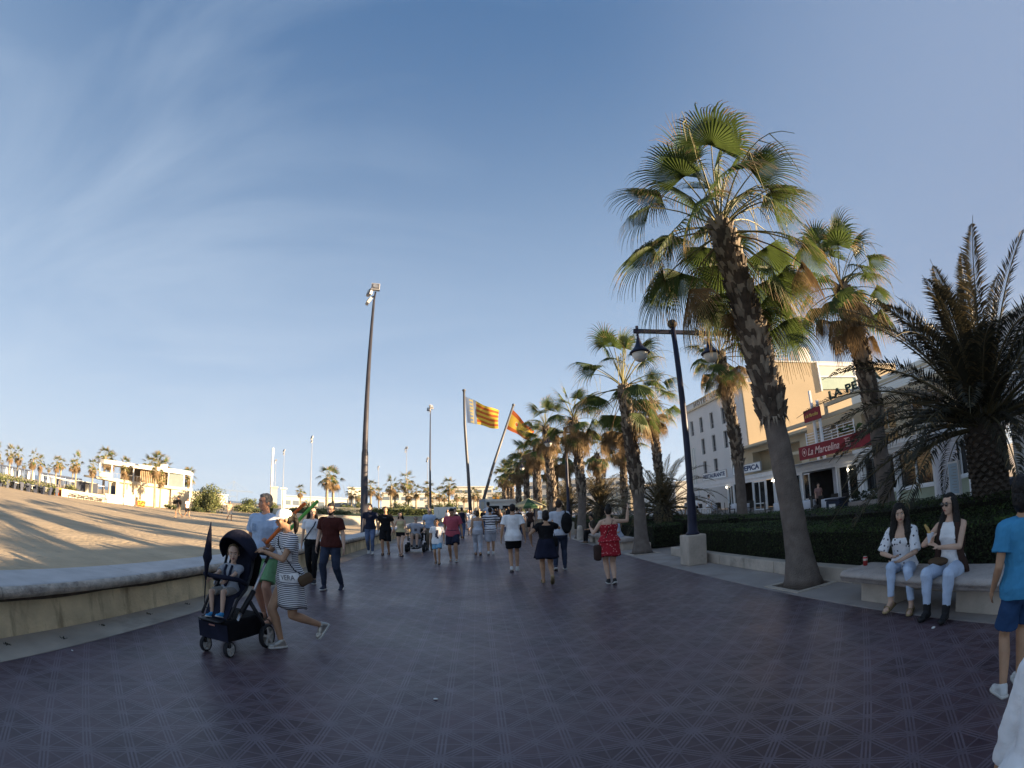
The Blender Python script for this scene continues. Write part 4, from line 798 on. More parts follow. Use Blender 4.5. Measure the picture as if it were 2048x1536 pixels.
def date_palm(label, x, y, h, rt, L, n, seed, pairs=60, lw=.011, tip=.2, dr=.045, old=.10, grp='short trunked date palms in the beds', cat='palm tree'):
    r = empty('date_palm', (x,y,0), 0, label, cat, grp); rn = random.Random(seed); g = G(); g.lathe([(rt*1.1,0),(rt,.3),(rt*.95,h*.6),(rt*1.12,h*.9),(rt*.7,h+.15)], n=18); t = g.build('trunk', dtr, r, smooth=True)
    g = G(); row = 0; z = .1
    while z < h-.05:
        for k in range(12):
            a = (k + .5*(row % 2))*2*math.pi/12; o = Vector((math.cos(a), math.sin(a), 0)); s = Vector((-o.y, o.x, 0)); R0 = rt*(1.0 if z < h*.6 else 1.1); c = o*(R0+.035)+Vector((0,0,z)); w_, hh = rt*.17*rn.uniform(.85,1.1), rt*.11*rn.uniform(.8,1.1)
            g.add([c-s*w_, c-Vector((0,0,hh)), c+s*w_, c+Vector((0,0,hh)), c-o*.06-s*w_*1.4, c-o*.06-Vector((0,0,hh*1.5)), c-o*.06+s*w_*1.4, c-o*.06+Vector((0,0,hh*1.5))], [(0,1,2,3),(4,5,1,0),(5,6,2,1),(6,7,3,2),(7,4,0,3)], 0)
        row += 1; z += rt*.24
    g.build('leaf_scars', dsc, t); g = G()
    for k in range(n):
        a = k*2.39996 + rn.uniform(-.2,.2); t_ = k/n; el = RD(84 - 80*t_**.85 + rn.uniform(-7,7)); feather(g, (rt*.35*math.cos(a), rt*.35*math.sin(a), h+.1-.15*t_), a, el, L*rn.uniform(.85,1.08)*(.8+.2*min(1, t_*3)), rn, pairs, dr+.02*t_, lw, L*.125, tip, t_)
    for k in range(int(n*old)):      # old dry hanging fronds under the crown
        a = rn.uniform(0,6.28); feather(g, (rt*.5*math.cos(a), rt*.5*math.sin(a), h-.05), a, RD(rn.uniform(-35,-5)), L*.6, rn, int(pairs*.6), .10, lw, L*.11, .8, 1)
    g.build('crown', [dg_, dt, rach], r); return r
date_palm('big dark date palm with a diamond patterned trunk at the right edge', 8.15, 4.25, 2.05, .345, 3.55, 78, 21, 84, .014, .14, .048, old=0)
date_palm('bushy date palm left of the near lamp post, behind the second palm', 7.6, 18.3, 1.25, .36, 2.9, 52, 22, 42, .017, .85, .075)
date_palm('bushy date palm behind the raised arms of the woman in red', 7.6, 28.5, 1.45, .36, 3.3, 50, 23, 36, .024, .85, .075)
date_palm('smaller date palm farther along behind the third fan palm', 7.4, 38.5, 1.5, .36, 3.2, 44, 24, 28, .03, .85, .075)

# ------------------------------------------------------------------ shrubs and broadleaf masses far off
def shrub(label, x, y, rx, ry, h, n, cols, lf=.14, z0=-.1, name='bush', cat='bush', grp=None, seed=1, lobes=9):
    rn = random.Random(seed+int(x*3)); r = empty(name, (x,y,z0), 0, label, cat, grp); g = G(); tr = G()
    L = [(Vector((rn.uniform(-.6,.6)*rx, rn.uniform(-.6,.6)*ry, h*rn.uniform(.3,.72))), rn.uniform(.28,.5)) for _ in range(lobes)]
    for c, s in L: tr.tube([(c.x*.2,c.y*.2,0),(c.x*.6,c.y*.6,c.z*.6),tuple(c)], [.06,.04,.02], 5)
    for q in range(n):
        c, s = L[rn.randrange(lobes)]; d = Vector((rn.gauss(0,1), rn.gauss(0,1), rn.gauss(0,1))).normalized()*rn.random()**.4; p = c + Vector((d.x*rx*s*1.3, d.y*ry*s*1.3, d.z*h*s)); p.z = max(.02, p.z)
        a = Vector((rn.gauss(0,1),rn.gauss(0,1),rn.gauss(0,1))).normalized()*lf*rn.uniform(.5,1.2); b = a.cross(Vector((rn.gauss(0,1),rn.gauss(0,1),rn.gauss(0,1)))).normalized()*lf*.45; g.add([p-a,p-b,p+a,p+b], [(0,1,2,3)], rn.randrange(len(cols)))
    tr.build('branches', leafd[2], r); g.build('foliage', cols, r); return r
bg1 = mat('shrub_leaf_olive', (.14,.16,.06), .8, .3, 2, trans=.2); bg2 = mat('shrub_leaf_pale', (.23,.24,.11), .8, .3, 2, trans=.2); bg3 = mat('shrub_leaf_dark', (.05,.075,.03), .8, .3, 2, trans=.2)
# ------------------------------------------------------------------ beach pavilion (two storeys, rounded ends)
pavw = mat('pavilion_render', (.60,.54,.41), .8, .04, .4)
PVL = empty('beach_pavilion', (-42.0,48.7,-.15), RD(40.6), 'white two storey beach pavilion with rounded flat roof and outside stairs, beyond the sand', 'pavilion')
def stadium(hx, hy, n=10, cx=0, cy=0):
    o = []
    for s in (1,-1):
        for k in range(n+1):
            a = RD(-90 + 180*k/n) if s > 0 else RD(90 + 180*k/n); o.append(Vector((cx + s*(hx-hy) + hy*math.cos(a), cy + hy*math.sin(a), 0)))
    return o
def slab(g, P, z0, z1): g.loft([[p+Vector((0,0,z0)) for p in P], [p+Vector((0,0,z1)) for p in P]])
g = G(); slab(g, stadium(6.6, 2.6), 4.45, 4.95); g.build('roof', whitew, PVL, smooth=False)
g = G(); g.bb((2.0,-.6,4.95),(3.0,.3,5.5)); g.build('roof_box', whitew, PVL)
g = G(); slab(g, stadium(6.6, 2.6), 2.5, 2.85); slab(g, stadium(3.2, 2.6, 10, -5.2), 2.56, 2.78); g.build('deck', pavw, PVL)
g = G(); g.bb((-4.6,-2.1,0),(-2.2,2,2.5)); g.bb((-2.2,-2.25,0),(3.0,2,2.5)); g.bb((3.0,-2.0,0),(3.6,2,2.5)); g.bb((3.6,-2.3,0),(6.0,1.6,2.5)); g.build('ground_floor_wall', pavw, PVL)
g = G()
for k in range(10): g.bb((-3.7+.44*k,-2.95,0),(-3.26+.44*k,-2.35,2.5-.25*k))
g.build('stairs', pavw, PVL)
for x in (-6.0,-4.4,-1.5,3.15,5.2,6.2): g = G(); g.bb((x-.09,-2.25,2.85),(x+.09,-2.07,4.45)); g.build('column', whitew, PVL)
g = G(); g.bb((-3.4,.6,2.85),(5.1,.75,4.45)); g.build('roof_shade_panel', mat('roof_shade_brown', (.16,.13,.10), .8, .2, 1), PVL)  # added panel, its dark brown stands in for shade under the roof
g = G(); g.bb((-6.0,-2.4,2.85),(-4.3,-2.3,3.45)); g.build('parapet', pavw, PVL)
g = G()
for k in range(16): g.bb((-.6+.24*k,-1.9,2.85),(-.6+.24*k+.13,-1.8,4.45))
g.build('wood_screen', mat('wood_slats', (.36,.26,.16), .8, .2, 3), PVL)
g = G(); g.bb((3.3,-2.2,2.85),(5.1,-2.15,4.4)); g.build('glass_room', glass('pavilion_glass', (.35,.42,.42), .1, .5), PVL)
g = G(); g.bb((-4.4,-2.14,.1),(-3.6,-2.105,1.95)); g.build('door', mat('dark_door', (.06,.08,.13), .5), PVL)
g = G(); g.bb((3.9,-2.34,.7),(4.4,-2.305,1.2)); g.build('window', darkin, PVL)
g = G()
for k in range(12): g.bar((-4.1+.45*k,-2.3,2.9),(-4.1+.45*k,-2.3,3.5),.03)
g.bar((-4.1,-2.3,3.5),(-.4,-2.3,3.5),.03); g.build('railing', grey, PVL)
for i, (x, lb) in enumerate([(-31.5,'low dark hedge strip at the pavilion wall, left stretch'),(-28.5,'low dark hedge strip at the pavilion wall, right stretch')]): pass
# low beach walls, containers, fences
def thingbox(name, label, cat, c, d, rz, m, part='body', grp=None, extra=None):
    r = empty(name, (c[0],c[1],c[2]), rz, label, cat, grp); g = G(); g.bb((-d[0]/2,-d[1]/2,0),(d[0]/2,d[1]/2,d[2])); bevel(g.build(part, m, r), .02)
    if extra: extra(r, d)
    return r
lgrey = mat('pale_concrete_wall', (.55,.52,.44), .85, .1, .8)
thingbox('low_wall', 'pale low wall between the orange net fence and the pavilion containers', 'wall', (-39.4,37.2,-.12), (7.8,.2,.85), RD(49), lgrey)
def netp(r, d):
    g = G()
    for k in range(7): g.bar((-d[0]/2+d[0]*k/6,-.03,0),(-d[0]/2+d[0]*k/6,-.03,d[2]+.05),.05)
    g.build('fence_posts', mat('fence_post', (.4,.3,.2), .8), r)
    g = G(); rn = random.Random(5)
    for k in range(26): x, z = rn.uniform(-d[0]/2,d[0]/2), rn.uniform(.1,d[2]-.1); g.bb((x-.09,-d[1]/2-.01,z-.06),(x+.09,-d[1]/2-.004,z+.06))
    g.build('red_blotches', mat('net_red', (.55,.10,.03), .8), r)
thingbox('orange_fence', 'bright orange net fence panel on the sand at the left of the pale low wall', 'fence', (-42.5,34.6,-.12), (1.5,.12,.85), RD(49), mat('orange_net', (.70,.27,.04), .8, .3, 3), 'netting', 'orange nets on the sand', netp)
thingbox('orange_fence', 'short orange and yellow fence panel right of the white beach hut', 'fence', (-36.0,41.3,-.12), (.9,.12,.75), RD(42), mat('orange_net2', (.62,.36,.05), .8, .4, 2), 'netting', 'orange nets on the sand', netp)
def hut_detail(r, d):
    g = G(); g.bb((-d[0]/2-.05,-d[1]/2-.05,d[2]),(d[0]/2+.05,d[1]/2+.05,d[2]+.06)); g.build('roof', whitew, r); g = G(); g.bb((-.2,-d[1]/2-.02,.05),(.25,-d[1]/2-.005,d[2]-.2)); g.build('door', lgrey, r)
thingbox('beach_hut', 'bright white beach hut beside the orange fence panel', 'hut', (-37.0,40.3,-.12), (1.1,1.0,1.15), RD(42), whitew, 'body', None, hut_detail)
thingbox('storage_container', 'pale blue grey container with a dark round mark left of the white hut', 'container', (-38.2,39.0,-.12), (1.9,1.2,.95), RD(43), mat('container_blue', (.42,.48,.52), .6, .1, 1), 'body', None, hut_detail)
r = empty('stacked_benches', (-39.0,36.2,-.12), RD(45), 'dark stacked wooden benches in front of the pale low wall', 'benches')
for k in range(4):
    g = G(); x = -1.8+k*1.05; g.bar((x-.45,0,.45),(x+.45,0,.45),.3,.06); g.bar((x-.38,0,0),(x-.38,0,.45),.06); g.bar((x+.38,0,0),(x+.38,0,.45),.06); g.bar((x-.4,.1,.62),(x+.4,.1,.55),.25,.05); g.build('bench', mat('dark_wood', (.09,.07,.05), .8, .3, 3), r)
# beach club at the far left: closed white parasols, dark frames, flat canopies, shrubs
canv = mat('white_canvas', (.76,.76,.73), .8, .05, 1); dframe = mat('dark_pergola', (.05,.06,.09), .6)
rn = random.Random(3); i = 0
CPN = ['first closed white parasol from the left edge','second closed white parasol from the left edge','closed white parasol left of the tall club palm','closed white parasol just right of the tall club palm','closed white parasol third from the right of the group','closed white parasol second from the right of the group','rightmost closed white parasol of the beach club','small closed white parasol behind the group']
for k, az in enumerate((-57.6,-56.9,-54.9,-54.3,-53.2,-52.5,-51.8,-56.0)):
    D = 128 + rn.uniform(-5,6); x, y = D*math.sin(RD(az)), D*math.cos(RD(az)); r = empty('closed_parasol', (x,y,-.12), 0, CPN[k], 'parasol', 'closed white parasols of the beach club')
    g = G(); g.lathe([(.04,0),(.04,2.1)], n=8); g.build('pole', grey, r); g = G(); g.lathe([(.34,.5),(.40,.65),(.28,1.5),(.10,2.2),(.01,2.3)], n=10); g.build('canopy', canv, r, smooth=True)
for k, (az, D, w_) in enumerate(((-57.5,150,15),(-52.2,150,8.0),(-49.6,146,6.0))):
    x, y = D*math.sin(RD(az)), D*math.cos(RD(az)); r = empty('pergola', (x,y,-.12), -RD(az), ['widest dark pergola frame behind the closed parasols','middle dark pergola frame behind the beach club palms','small dark pergola frame near the palm pair'][k], 'pergola', 'dark pergolas of the beach club'); g = G()
    for a in range(0, int(w_)+1, 2): g.bar((-w_/2+a,0,0),(-w_/2+a,0,2.7),.16); g.bar((-w_/2+a,2.5,0),(-w_/2+a,2.5,2.7),.16)
    for b in (0,2.5): g.bar((-w_/2,b,2.7),(w_/2,b,2.7),.2); g.bar((-w_/2,b,2.1),(w_/2,b,2.1),.1)
    g.build('frame', dframe, r); g = G()
    for a in range(int(w_)): g.bb((-w_/2+a+.1,1.2,.2),(-w_/2+a+.9,1.25,2.6))
    g.build('screens', mat('blue_screen', (.10,.14,.22), .7, .2, 1), r)
FC = ['left flat white canopy of the beach club terrace','second flat white canopy','third flat white canopy','fourth flat white canopy nearer the pavilion','flat white canopy beside the dark shed','last flat white canopy at the pavilion corner']
for k, az in enumerate((-52.0,-50.8,-49.7,-48.7,-47.9,-47.2)):
    D = 108+2.5*(k % 2); x, y = D*math.sin(RD(az)), D*math.cos(RD(az)); r = empty('flat_canopy', (x,y,-.12), 0, FC[k], 'canopy', 'flat white canopies of the beach club'); g = G(); g.loft([[Vector((2.2*cx*s,2.2*cy*s,z)) for cx, cy in ((-1,-1),(1,-1),(1,1),(-1,1))] for s, z in ((1,1.85-.12*(k % 3)),(.98,1.95-.12*(k % 3)),(.1,2.2-.12*(k % 3)))]); g.build('roof', canv, r); g = G()
    for cx, cy in ((-1,-1),(1,-1),(1,1),(-1,1)): g.bar((2*cx,2*cy,0),(2*cx,2*cy,1.8),.08)
    g.build('posts', grey, r)
thingbox('dark_shed', 'dark blue grey shed with people shapes beside the pavilion corner', 'shed', (-48.2,43.8,-.12), (3.0,1.5,1.9), RD(46), dframe, 'body', None, hut_detail)
SB = ['low scrubby bush strip at the left edge of the sand','second scrub bush along the beach club','third scrub bush below the tall club palm','fourth scrub bush right of the tall club palm','olive bush left of the orange net fence','round bush behind the pale low wall']
for k, (az, D, w_) in enumerate(((-58.8,53.5,2.6),(-57.0,54.5,2.4),(-55.6,55,2.2),(-53.6,55,2.2),(-52.0,55,1.6),(-49.8,60,1.5))):
    shrub(SB[k], D*math.sin(RD(az)), D*math.cos(RD(az)), w_, .8, 1.25, 700, [bg1,bg2,bg3], .13, grp='scrub along the beach club', seed=k)
rn = random.Random(8)
for k in range(9):      # sun loungers / tables under the parasols, each a thing
    az = -58.6+k*.85; D = 53+rn.uniform(-.5,1); r = empty('beach_table', (D*math.sin(RD(az)), D*math.cos(RD(az)), -.12), rn.uniform(0,3), 'small dark table at the beach club, number '+['one from the left','two from the left','three from the left','four from the left','five in the middle','four from the right','three from the right','two from the right','nearest the orange net'][k], 'table', 'tables of the beach club')
    g = G(); g.bb((-.35,-.35,.68),(.35,.35,.72)); g.bar((0,0,0),(0,0,.7),.06); g.build('table', canv if k % 2 else dframe, r)
    for s in (-1,1):
        w_ = ['first','second','third','fourth','fifth','sixth','seventh','eighth','ninth'][k]; ch = empty('beach_chair', (r.location.x+s*.65, r.location.y, -.12), rn.uniform(-.5,.5), ('nearer ' if s > 0 else 'farther ')+'dark chair at the '+w_+' beach club table from the edge', 'chair', 'chairs of the beach club'); g = G(); g.bb((-.2,-.2,.4),(.2,.2,.45)); g.build('seat', dframe, ch); g = G(); g.bb((s*.2-.02,-.2,.45),(s*.2+.02,.2,.85)); g.build('backrest', dframe, ch); g = G(); g.bar((0,0,0),(0,0,.4),.3); g.build('base', dframe, ch)
shrub('large round olive green tamarisk bush right of the pavilion', -32.6, 50.0, 2.3, 1.7, 3.2, 5200, [bg1,bg1,bg2,bg3], .13, name='tamarisk_tree', cat='tree', seed=4, lobes=14)
for k, (x, y, lb) in enumerate([(-36.0,47.0,'dark low hedge at the foot of the pavilion wall, left'),(-33.2,48.6,'dark low hedge at the foot of the pavilion wall, right')]): shrub(lb, x, y, 1.5, .5, .55, 700, [bg3,bg1], .09, seed=k+20)
# low grey retaining walls that sweep from the pavilion to the promenade
rp = empty('retaining_wall', (0,0,-.14), 0, 'long pale curved retaining wall round the raised lawn beyond the sand', 'wall'); g = G()
PW = [(-4.75,74.5),(-5.3,62),(-5.4,50),(-7.5,46.8),(-11.3,44.6),(-16.5,42.4),(-19.5,45.5),(-24,56),(-33,74),(-50,98)]
for (x0,y0),(x1,y1) in zip(PW, PW[1:]): g.bar((x0,y0,.45),(x1,y1,.45),.35,.9)
g.build('wall_body', lgrey, rp); g = G()
for (x0,y0),(x1,y1) in zip(PW, PW[1:]): g.bar((x0,y0,.94),(x1,y1,.94),.5,.09)
g.build('coping', lime, rp)
lawn = mat('lawn_grass', (.085,.12,.035), .9, .3, 1.2, .6, 14, dirt=((.05,.06,.025), .35, .5))
g = G(); P = [Vector((x,y,.66)) for x, y in PW] + [Vector((-20,98,.66)),Vector((-4.9,98,.66))]; g.add(P, [tuple(range(len(P)))]); tag(g.build('raised_lawn', lawn), kind='structure')
shrub('long clipped hedge behind the raised lawn, under the palm clump', -12, 71, 6.5, .8, 1.1, 5200, [bg1,bg3,bg1], .16, .6, 'hedge', 'hedge', 'hedges on the raised lawn', 31, 16)
shrub('sunlit hedge strip left of the tall dark mast', -21, 60, 4.5, .9, .8, 3600, [bg1,bg2], .14, .6, 'hedge', 'hedge', 'hedges on the raised lawn', 32, 14)
shrub('bright hedge strip beside the flagpole foot', -2.9, 68, 2.2, 1.2, 1.3, 2600, [bg1,mat('hedge_lime', (.16,.22,.05), .8, .2, 2, trans=.2)], .14, .3, 'hedge', 'hedge', 'hedges on the raised lawn', 33, 10)
GT = [(-14.5,88,3.4,'dark round tree under the palm clump'),(-5.2,97,3.2,'dark round tree left of the flagpole'),(-20.5,84,3.0,'dark bushy tree behind the tall dark mast'),(-27,95,2.8,'rounded tree in front of the port terminal'),(2.2,112,3.6,'dark tree behind the kiosk'),(-9.8,108,3.2,'dark bushy tree between the second mast and the free palm'),(-42,112,3.0,'olive tree left of the port building'),(-49,92,2.6,'olive scrub tree beside the man in the pale blue shirt'),(-38,80,2.2,'small olive tree behind the sweeping wall'),(7.5,104,3.6,'dark tree right of the kiosk'),(12,120,4.2,'dark tree behind the golden palm row'),(18,140,4.5,'far dark tree between palm trunks'),(-58,88,2.6,'low tree right of the tamarisk'),(-66,100,2.8,'far low tree below the port crane')]
for k, (x, y, h, lb) in enumerate(GT): shrub(lb, x, y, h*.7, h*.6, h, 1500, [bg3,bg1,bg1 if k % 2 else bg2], .2, -.1, 'broadleaf_tree', 'tree', 'broadleaf trees beyond the lawn', 50+k, 9)
# scrub screens far left and centre
for k, (x, y) in enumerate([(-52,70),(-46,72),(-44,66),(-38,70),(-35,66),(-30,70)]): shrub('low olive scrub clump beyond the sand, '+['left of the others','second from left','third from left','third from right','second from right','right of the others'][k], x, y, 2.4, 1.2, 1.3, 900, [bg1,bg2,bg3], .16, -.1, grp='scrub clumps beyond the sand', seed=70+k)

# ------------------------------------------------------------------ port buildings, tower, cranes
pb = mat('port_white', (.74,.70,.60), .8, .05, .1); pblue = mat('far_steel_blue', (.17,.22,.30), .7, .1, .02); pgl = mat('port_glass', (.16,.20,.24), .3, .2, .2)
def farblock(name, label, x, y, w_, d, h, bands=2, m=pb, z=0):
    r = empty(name, (x,y,z), math.atan2(-x, y)*1.0, label, 'building'); r.rotation_euler.z = math.atan2(-x, y); g = G(); g.bb((-w_/2,0,0),(w_/2,d,h)); g.build('walls', m, r); g = G()
    for b in range(bands):
        z0 = h*(b+.35)/bands; n_ = max(2, int(w_/3)); 
        for k in range(n_): g.bb((-w_/2+w_*(k+.12)/n_,-.06,z0),(-w_/2+w_*(k+.86)/n_,-.01,z0+h*.34/bands))
    if bands: g.build('window_band', pgl, r)
    g = G(); g.bb((-w_/2-.3,-.3,h),(w_/2+.3,d+.3,h+.35)); g.build('roof', m, r); return r
farblock('port_terminal', 'long white port terminal building with glazed ground floor behind the double palm', -54, 160, 30, 12, 4.6, 1)
farblock('port_control_building', 'white upper control box standing on the port terminal roof', -43.9, 163, 4.6, 6, 8.6, 1)
farblock('far_white_building', 'white cream building behind the palm clump left of the flagpoles', -22, 150, 18, 10, 6.5, 2)
farblock('far_white_building', 'pale building with stepped roof between the flagpoles', -1.5, 168, 14, 10, 9.5, 3)
farblock('far_white_building', 'low white hall behind the flagpole lawn', -10, 140, 12, 8, 4.2, 1)
farblock('far_white_building', 'cream house behind the kiosk', 10, 150, 14, 10, 6.5, 2)
farblock('far_white_building', 'far town block behind the golden palms', 40, 190, 40, 14, 12, 3)
farblock('far_white_building', 'low pale shed below the port crane', -92, 140, 16, 8, 3.2, 0)
r = farblock('twin_slab_tower', 'pair of pale concrete slabs rising beside the pale blue shirted man', -50.6, 109, 1.5, 1.2, 5.6, 0, mat('slab_grey', (.42,.42,.40), .8)); r['category'] = 'tower'
r = farblock('twin_slab_tower', 'brightly lit right slab of the pair of pale towers', -48.4, 110, 1.1, 1.2, 5.4, 0, pb); r['category'] = 'tower'
r = empty('balustrade', (0,0,.62), 0, 'pale balustrade running along the far side of the raised lawn', 'balustrade'); g = G()
for k in range(120): x = -30+k*.24; g.bar((x,80,0),(x,80,.9),.08)
g.bar((-30,80,.95),(-1.2,80,.95),.12,.12); g.bar((-30,80,.05),(-1.2,80,.05),.12,.1); g.build('balusters', lgrey, r)
def crane(label, x, y, s, boom=1.0, up=False):
    r = empty('port_crane', (x,y,0), math.atan2(-x, y), label, 'crane', 'cranes of the far port'); g = G(); t = 1.0*s
    for a in (-7,7): g.bar((a*s,0,0),(a*s,0,20*s),t,t); g.bar((a*s,14*s,0),(a*s,14*s,20*s),t,t)
    g.bar((-7*s,0,9*s),(7*s,0,9*s),t*.8,t*.8); g.build('legs', pblue, r); g = G(); g.bar((-2*s,5*s,20*s),(0,5*s,38*s),t*.8,t*.8); g.bar((5*s,5*s,20*s),(0,5*s,38*s),t*.8,t*.8); g.build('apex', pblue, r); g = G()
    if up: g.bar((-6*s,5*s,20*s),(-16*s,5*s,60*s),1.6*s,1.6*s)
    else:
        g.bar((-34*s*boom,5*s,20*s),(34*s*boom,5*s,20*s),1.3*s,1.3*s)
        for a in (-30,-17,17,30): g.bar((a*s*boom,5*s,20*s),(0,5*s,38*s),.45*s,.45*s)
    g.build('boom', pblue, r); return r
crane('large blue grey port crane with lowered boom right of the round bush', -448, 780, 1.0, 1.1)
crane('left of the three small raised port cranes behind the terminal', -314, 1054, .85, 1, True)
crane('middle of the three small raised port cranes', -299, 1059, .9, 1, True)
crane('right of the three small raised port cranes', -285, 1063, .95, 1, True)
crane('thin raised port crane showing between the two flagpoles', 66, 900, .62, 1, True)

# ------------------------------------------------------------------ kiosk, panel, parasol stall
K = empty('kiosk', (2.95,60,0), 0, 'white flat roofed kiosk with two dark serving openings at the end of the promenade', 'kiosk')
g = G(); panel(g, (-1.95,0,0), (1,0,0), 3.9, 0, 2.55, [(.35,1.75,1.35,2.0),(2.15,3.55,1.35,2.0)], (0,-1,0), .5); g.add([(1.95,0,0),(1.95,2.6,0),(1.95,2.6,2.55),(1.95,0,2.55)],[(0,1,2,3)]); g.add([(-1.95,0,0),(-1.95,0,2.55),(-1.95,2.6,2.55),(-1.95,2.6,0)],[(0,1,2,3)]); g.build('walls', whitew, K)
g = G(); g.bb((-2.1,-.25,2.55),(2.1,2.7,2.85)); g.build('roof', whitew, K); g = G(); g.bb((-1.7,.5,1.2),(1.7,.55,2.2)); g.build('inside_shade_sheet', darkin, K)  # roof, then a dark sheet painting the shade behind the openings
g = G()
for x, s, t in ((-.9,.35,0),(-.2,.4,1),(.5,.28,0),(1.1,.42,1)):
    g.bar((x,-.012,.55),(x,-.012,.55+s),.07); g.bar((x-.12,-.012,.55+s*.5),(x+.14,-.012,.55+s*(.8 if t else .3)),.06)
g.build('graffiti', mat('graffiti_pale', (.6,.5,.4), .8), K)
g = G(); g.box((-.9,.8,3.05),(.28,.1,.22)); g.box((-.35,.8,3.02),(.3,.1,.2)); g.build('roof_sign', mat('orange_sign', (.75,.35,.05), .6), K)
thingbox('info_panel', 'tall pale blue info panel box left of the kiosk', 'panel', (.55,58.5,0), (.8,.5,2.75), 0, mat('panel_bluegrey', (.40,.45,.52), .6, .1, 1), 'body', None, hut_detail)
r = empty('advertising_banner', (-3.85,54.8,.0), 0, 'white banner panel with a blue triangle standing behind the walkers', 'banner'); g = G(); g.bb((-1.32,-.04,.62),(1.32,.04,1.9)); g.build('panel', whitew, r)
g = G(); g.add([(.2,-.05,1.45),(1.28,-.05,.95),(1.28,-.05,1.85)], [(0,1,2)]); g.build('blue_triangle', mat('banner_blue', (.22,.32,.5), .7), r); g = G(); g.bar((-1.2,0,0),(-1.2,0,.65),.06); g.bar((1.2,0,0),(1.2,0,.65),.06); g.bar((-.75,-.05,1.0),(-.75,-.05,1.5),.03); g.build('posts', grey, r)
r = empty('vendor_parasol', (3.45,31.8,0), 0, 'cream and green panelled parasol over the street stall among the walkers', 'parasol')
g = G(); g.bar((0,0,0),(0,0,2.3),.045); g.build('pole', grey, r); g = G(); n = 8
for k in range(n):
    a0, a1 = 6.283*k/n+.4, 6.283*(k+1)/n+.4
    P = [Vector((0,0,2.32)), Vector((1.25*math.cos(a0),1.25*math.sin(a0),1.72)), Vector((1.22*math.cos((a0+a1)/2),1.22*math.sin((a0+a1)/2),1.76)), Vector((1.25*math.cos(a1),1.25*math.sin(a1),1.72))]; g.add(P + [p+Vector((0,0,-.14)) for p in P[1:]], [(0,1,2),(0,2,3),(1,4,5,2),(2,5,6,3)], 1 if k in (1,5) else 0)
g.build('canopy', [mat('parasol_cream', (.48,.43,.27), .8, .05, 2, trans=.3), mat('parasol_green', (.05,.12,.06), .8, .05, 2, trans=.2)], r)
thingbox('vendor_stall', 'low covered street stall under the cream and green parasol', 'stall', (3.3,31.6,0), (1.3,.6,.8), .1, mat('stall_cloth', (.35,.28,.22), .9, .4, 3), 'cloth')
thingbox('white_van', 'white van roof showing behind the street stall', 'van', (7.6,66,0), (4.0,2,1.9), 0, whitew, 'body', None, lambda r, d: G().bb((-1.9,-1.02,1.0),(1.9,-1.005,1.5)).build('windows', pgl, r)) if 0 else None
# terrace furniture in front of the pavilions
tcl = mat('table_cloth', (.68,.68,.72), .85, .05, 4); chm = mat('dark_chair', (.05,.045,.04), .7)
def dtable(x, y, label, s=.5):
    r = empty('restaurant_table', (x,y,0), random.uniform(0,1), label, 'table', 'cloth covered restaurant tables'); g = G(); rings = []
    for z, k in ((.74,.2),(.745,1),(.70,1.02),(.45,1.05),(.22,1.08)): rings.append([Vector((s*k*math.cos(a/16*6.283)*(1+(.05*math.sin(a*3) if z < .6 else 0)), s*k*math.sin(a/16*6.283)*(1+(.05*math.sin(a*3) if z < .6 else 0)), z)) for a in range(16)])
    g.loft(rings[::-1]); g.build('cloth', tcl, r, smooth=True); g = G(); g.bar((0,0,0),(0,0,.7),.08); g.build('leg', chm, r)
    for q in range(3):
        a = q*2.1+.6; c = Vector((math.cos(a)*(s+.35), math.sin(a)*(s+.35), 0)); ch = empty('chair', (x+c.x,y+c.y,0), a, ['left','middle','right'][q]+' dark chair at the '+label.replace('round cloth covered table','table').replace('in front of','before')[:60], 'chair', 'dark restaurant chairs'); g = G(); g.bb((-.2,-.2,.43),(.2,.2,.47)); g.build('seat', chm, ch); g = G(); g.bb((.17,-.2,.47),(.2,.2,.92)); g.build('backrest', chm, ch)
        for sx in (-.17,.17):
            for sy in (-.17,.17): g = G(); g.bar((sx,sy,0),(sx,sy,.43),.03); g.build('leg', chm, ch)
for x, y, lb in [(16.9,20.0,'round cloth covered table in front of the open bay under the red sign'),(16.7,17.9,'round cloth covered table near the stone planter'),(16.9,22.4,'round cloth covered table beside the near palm trunk'),(20.6,33.5,'round cloth covered table by the glazed doors'),(20.4,37.4,'round cloth covered table left of the slim palm'),(20.2,40.6,'farthest round cloth covered table of the pavilion'),(19.0,30.0,'round cloth covered table right of the near leaning trunk')]: dtable(x, y, lb)
# white picket rail along the far terraces
r = empty('white_railing', (14.0,26,0), 0, 'low white slatted railing in front of the far terraces behind the date palms', 'railing'); g = G()
for k in range(90): g.bar((0,k*.22,.05),(0,k*.22,.82),.05)
g.bar((0,0,.85),(0,19.8,.85),.06,.05); g.bar((0,0,.15),(0,19.8,.15),.06,.05); g.build('slats', whitem, r)
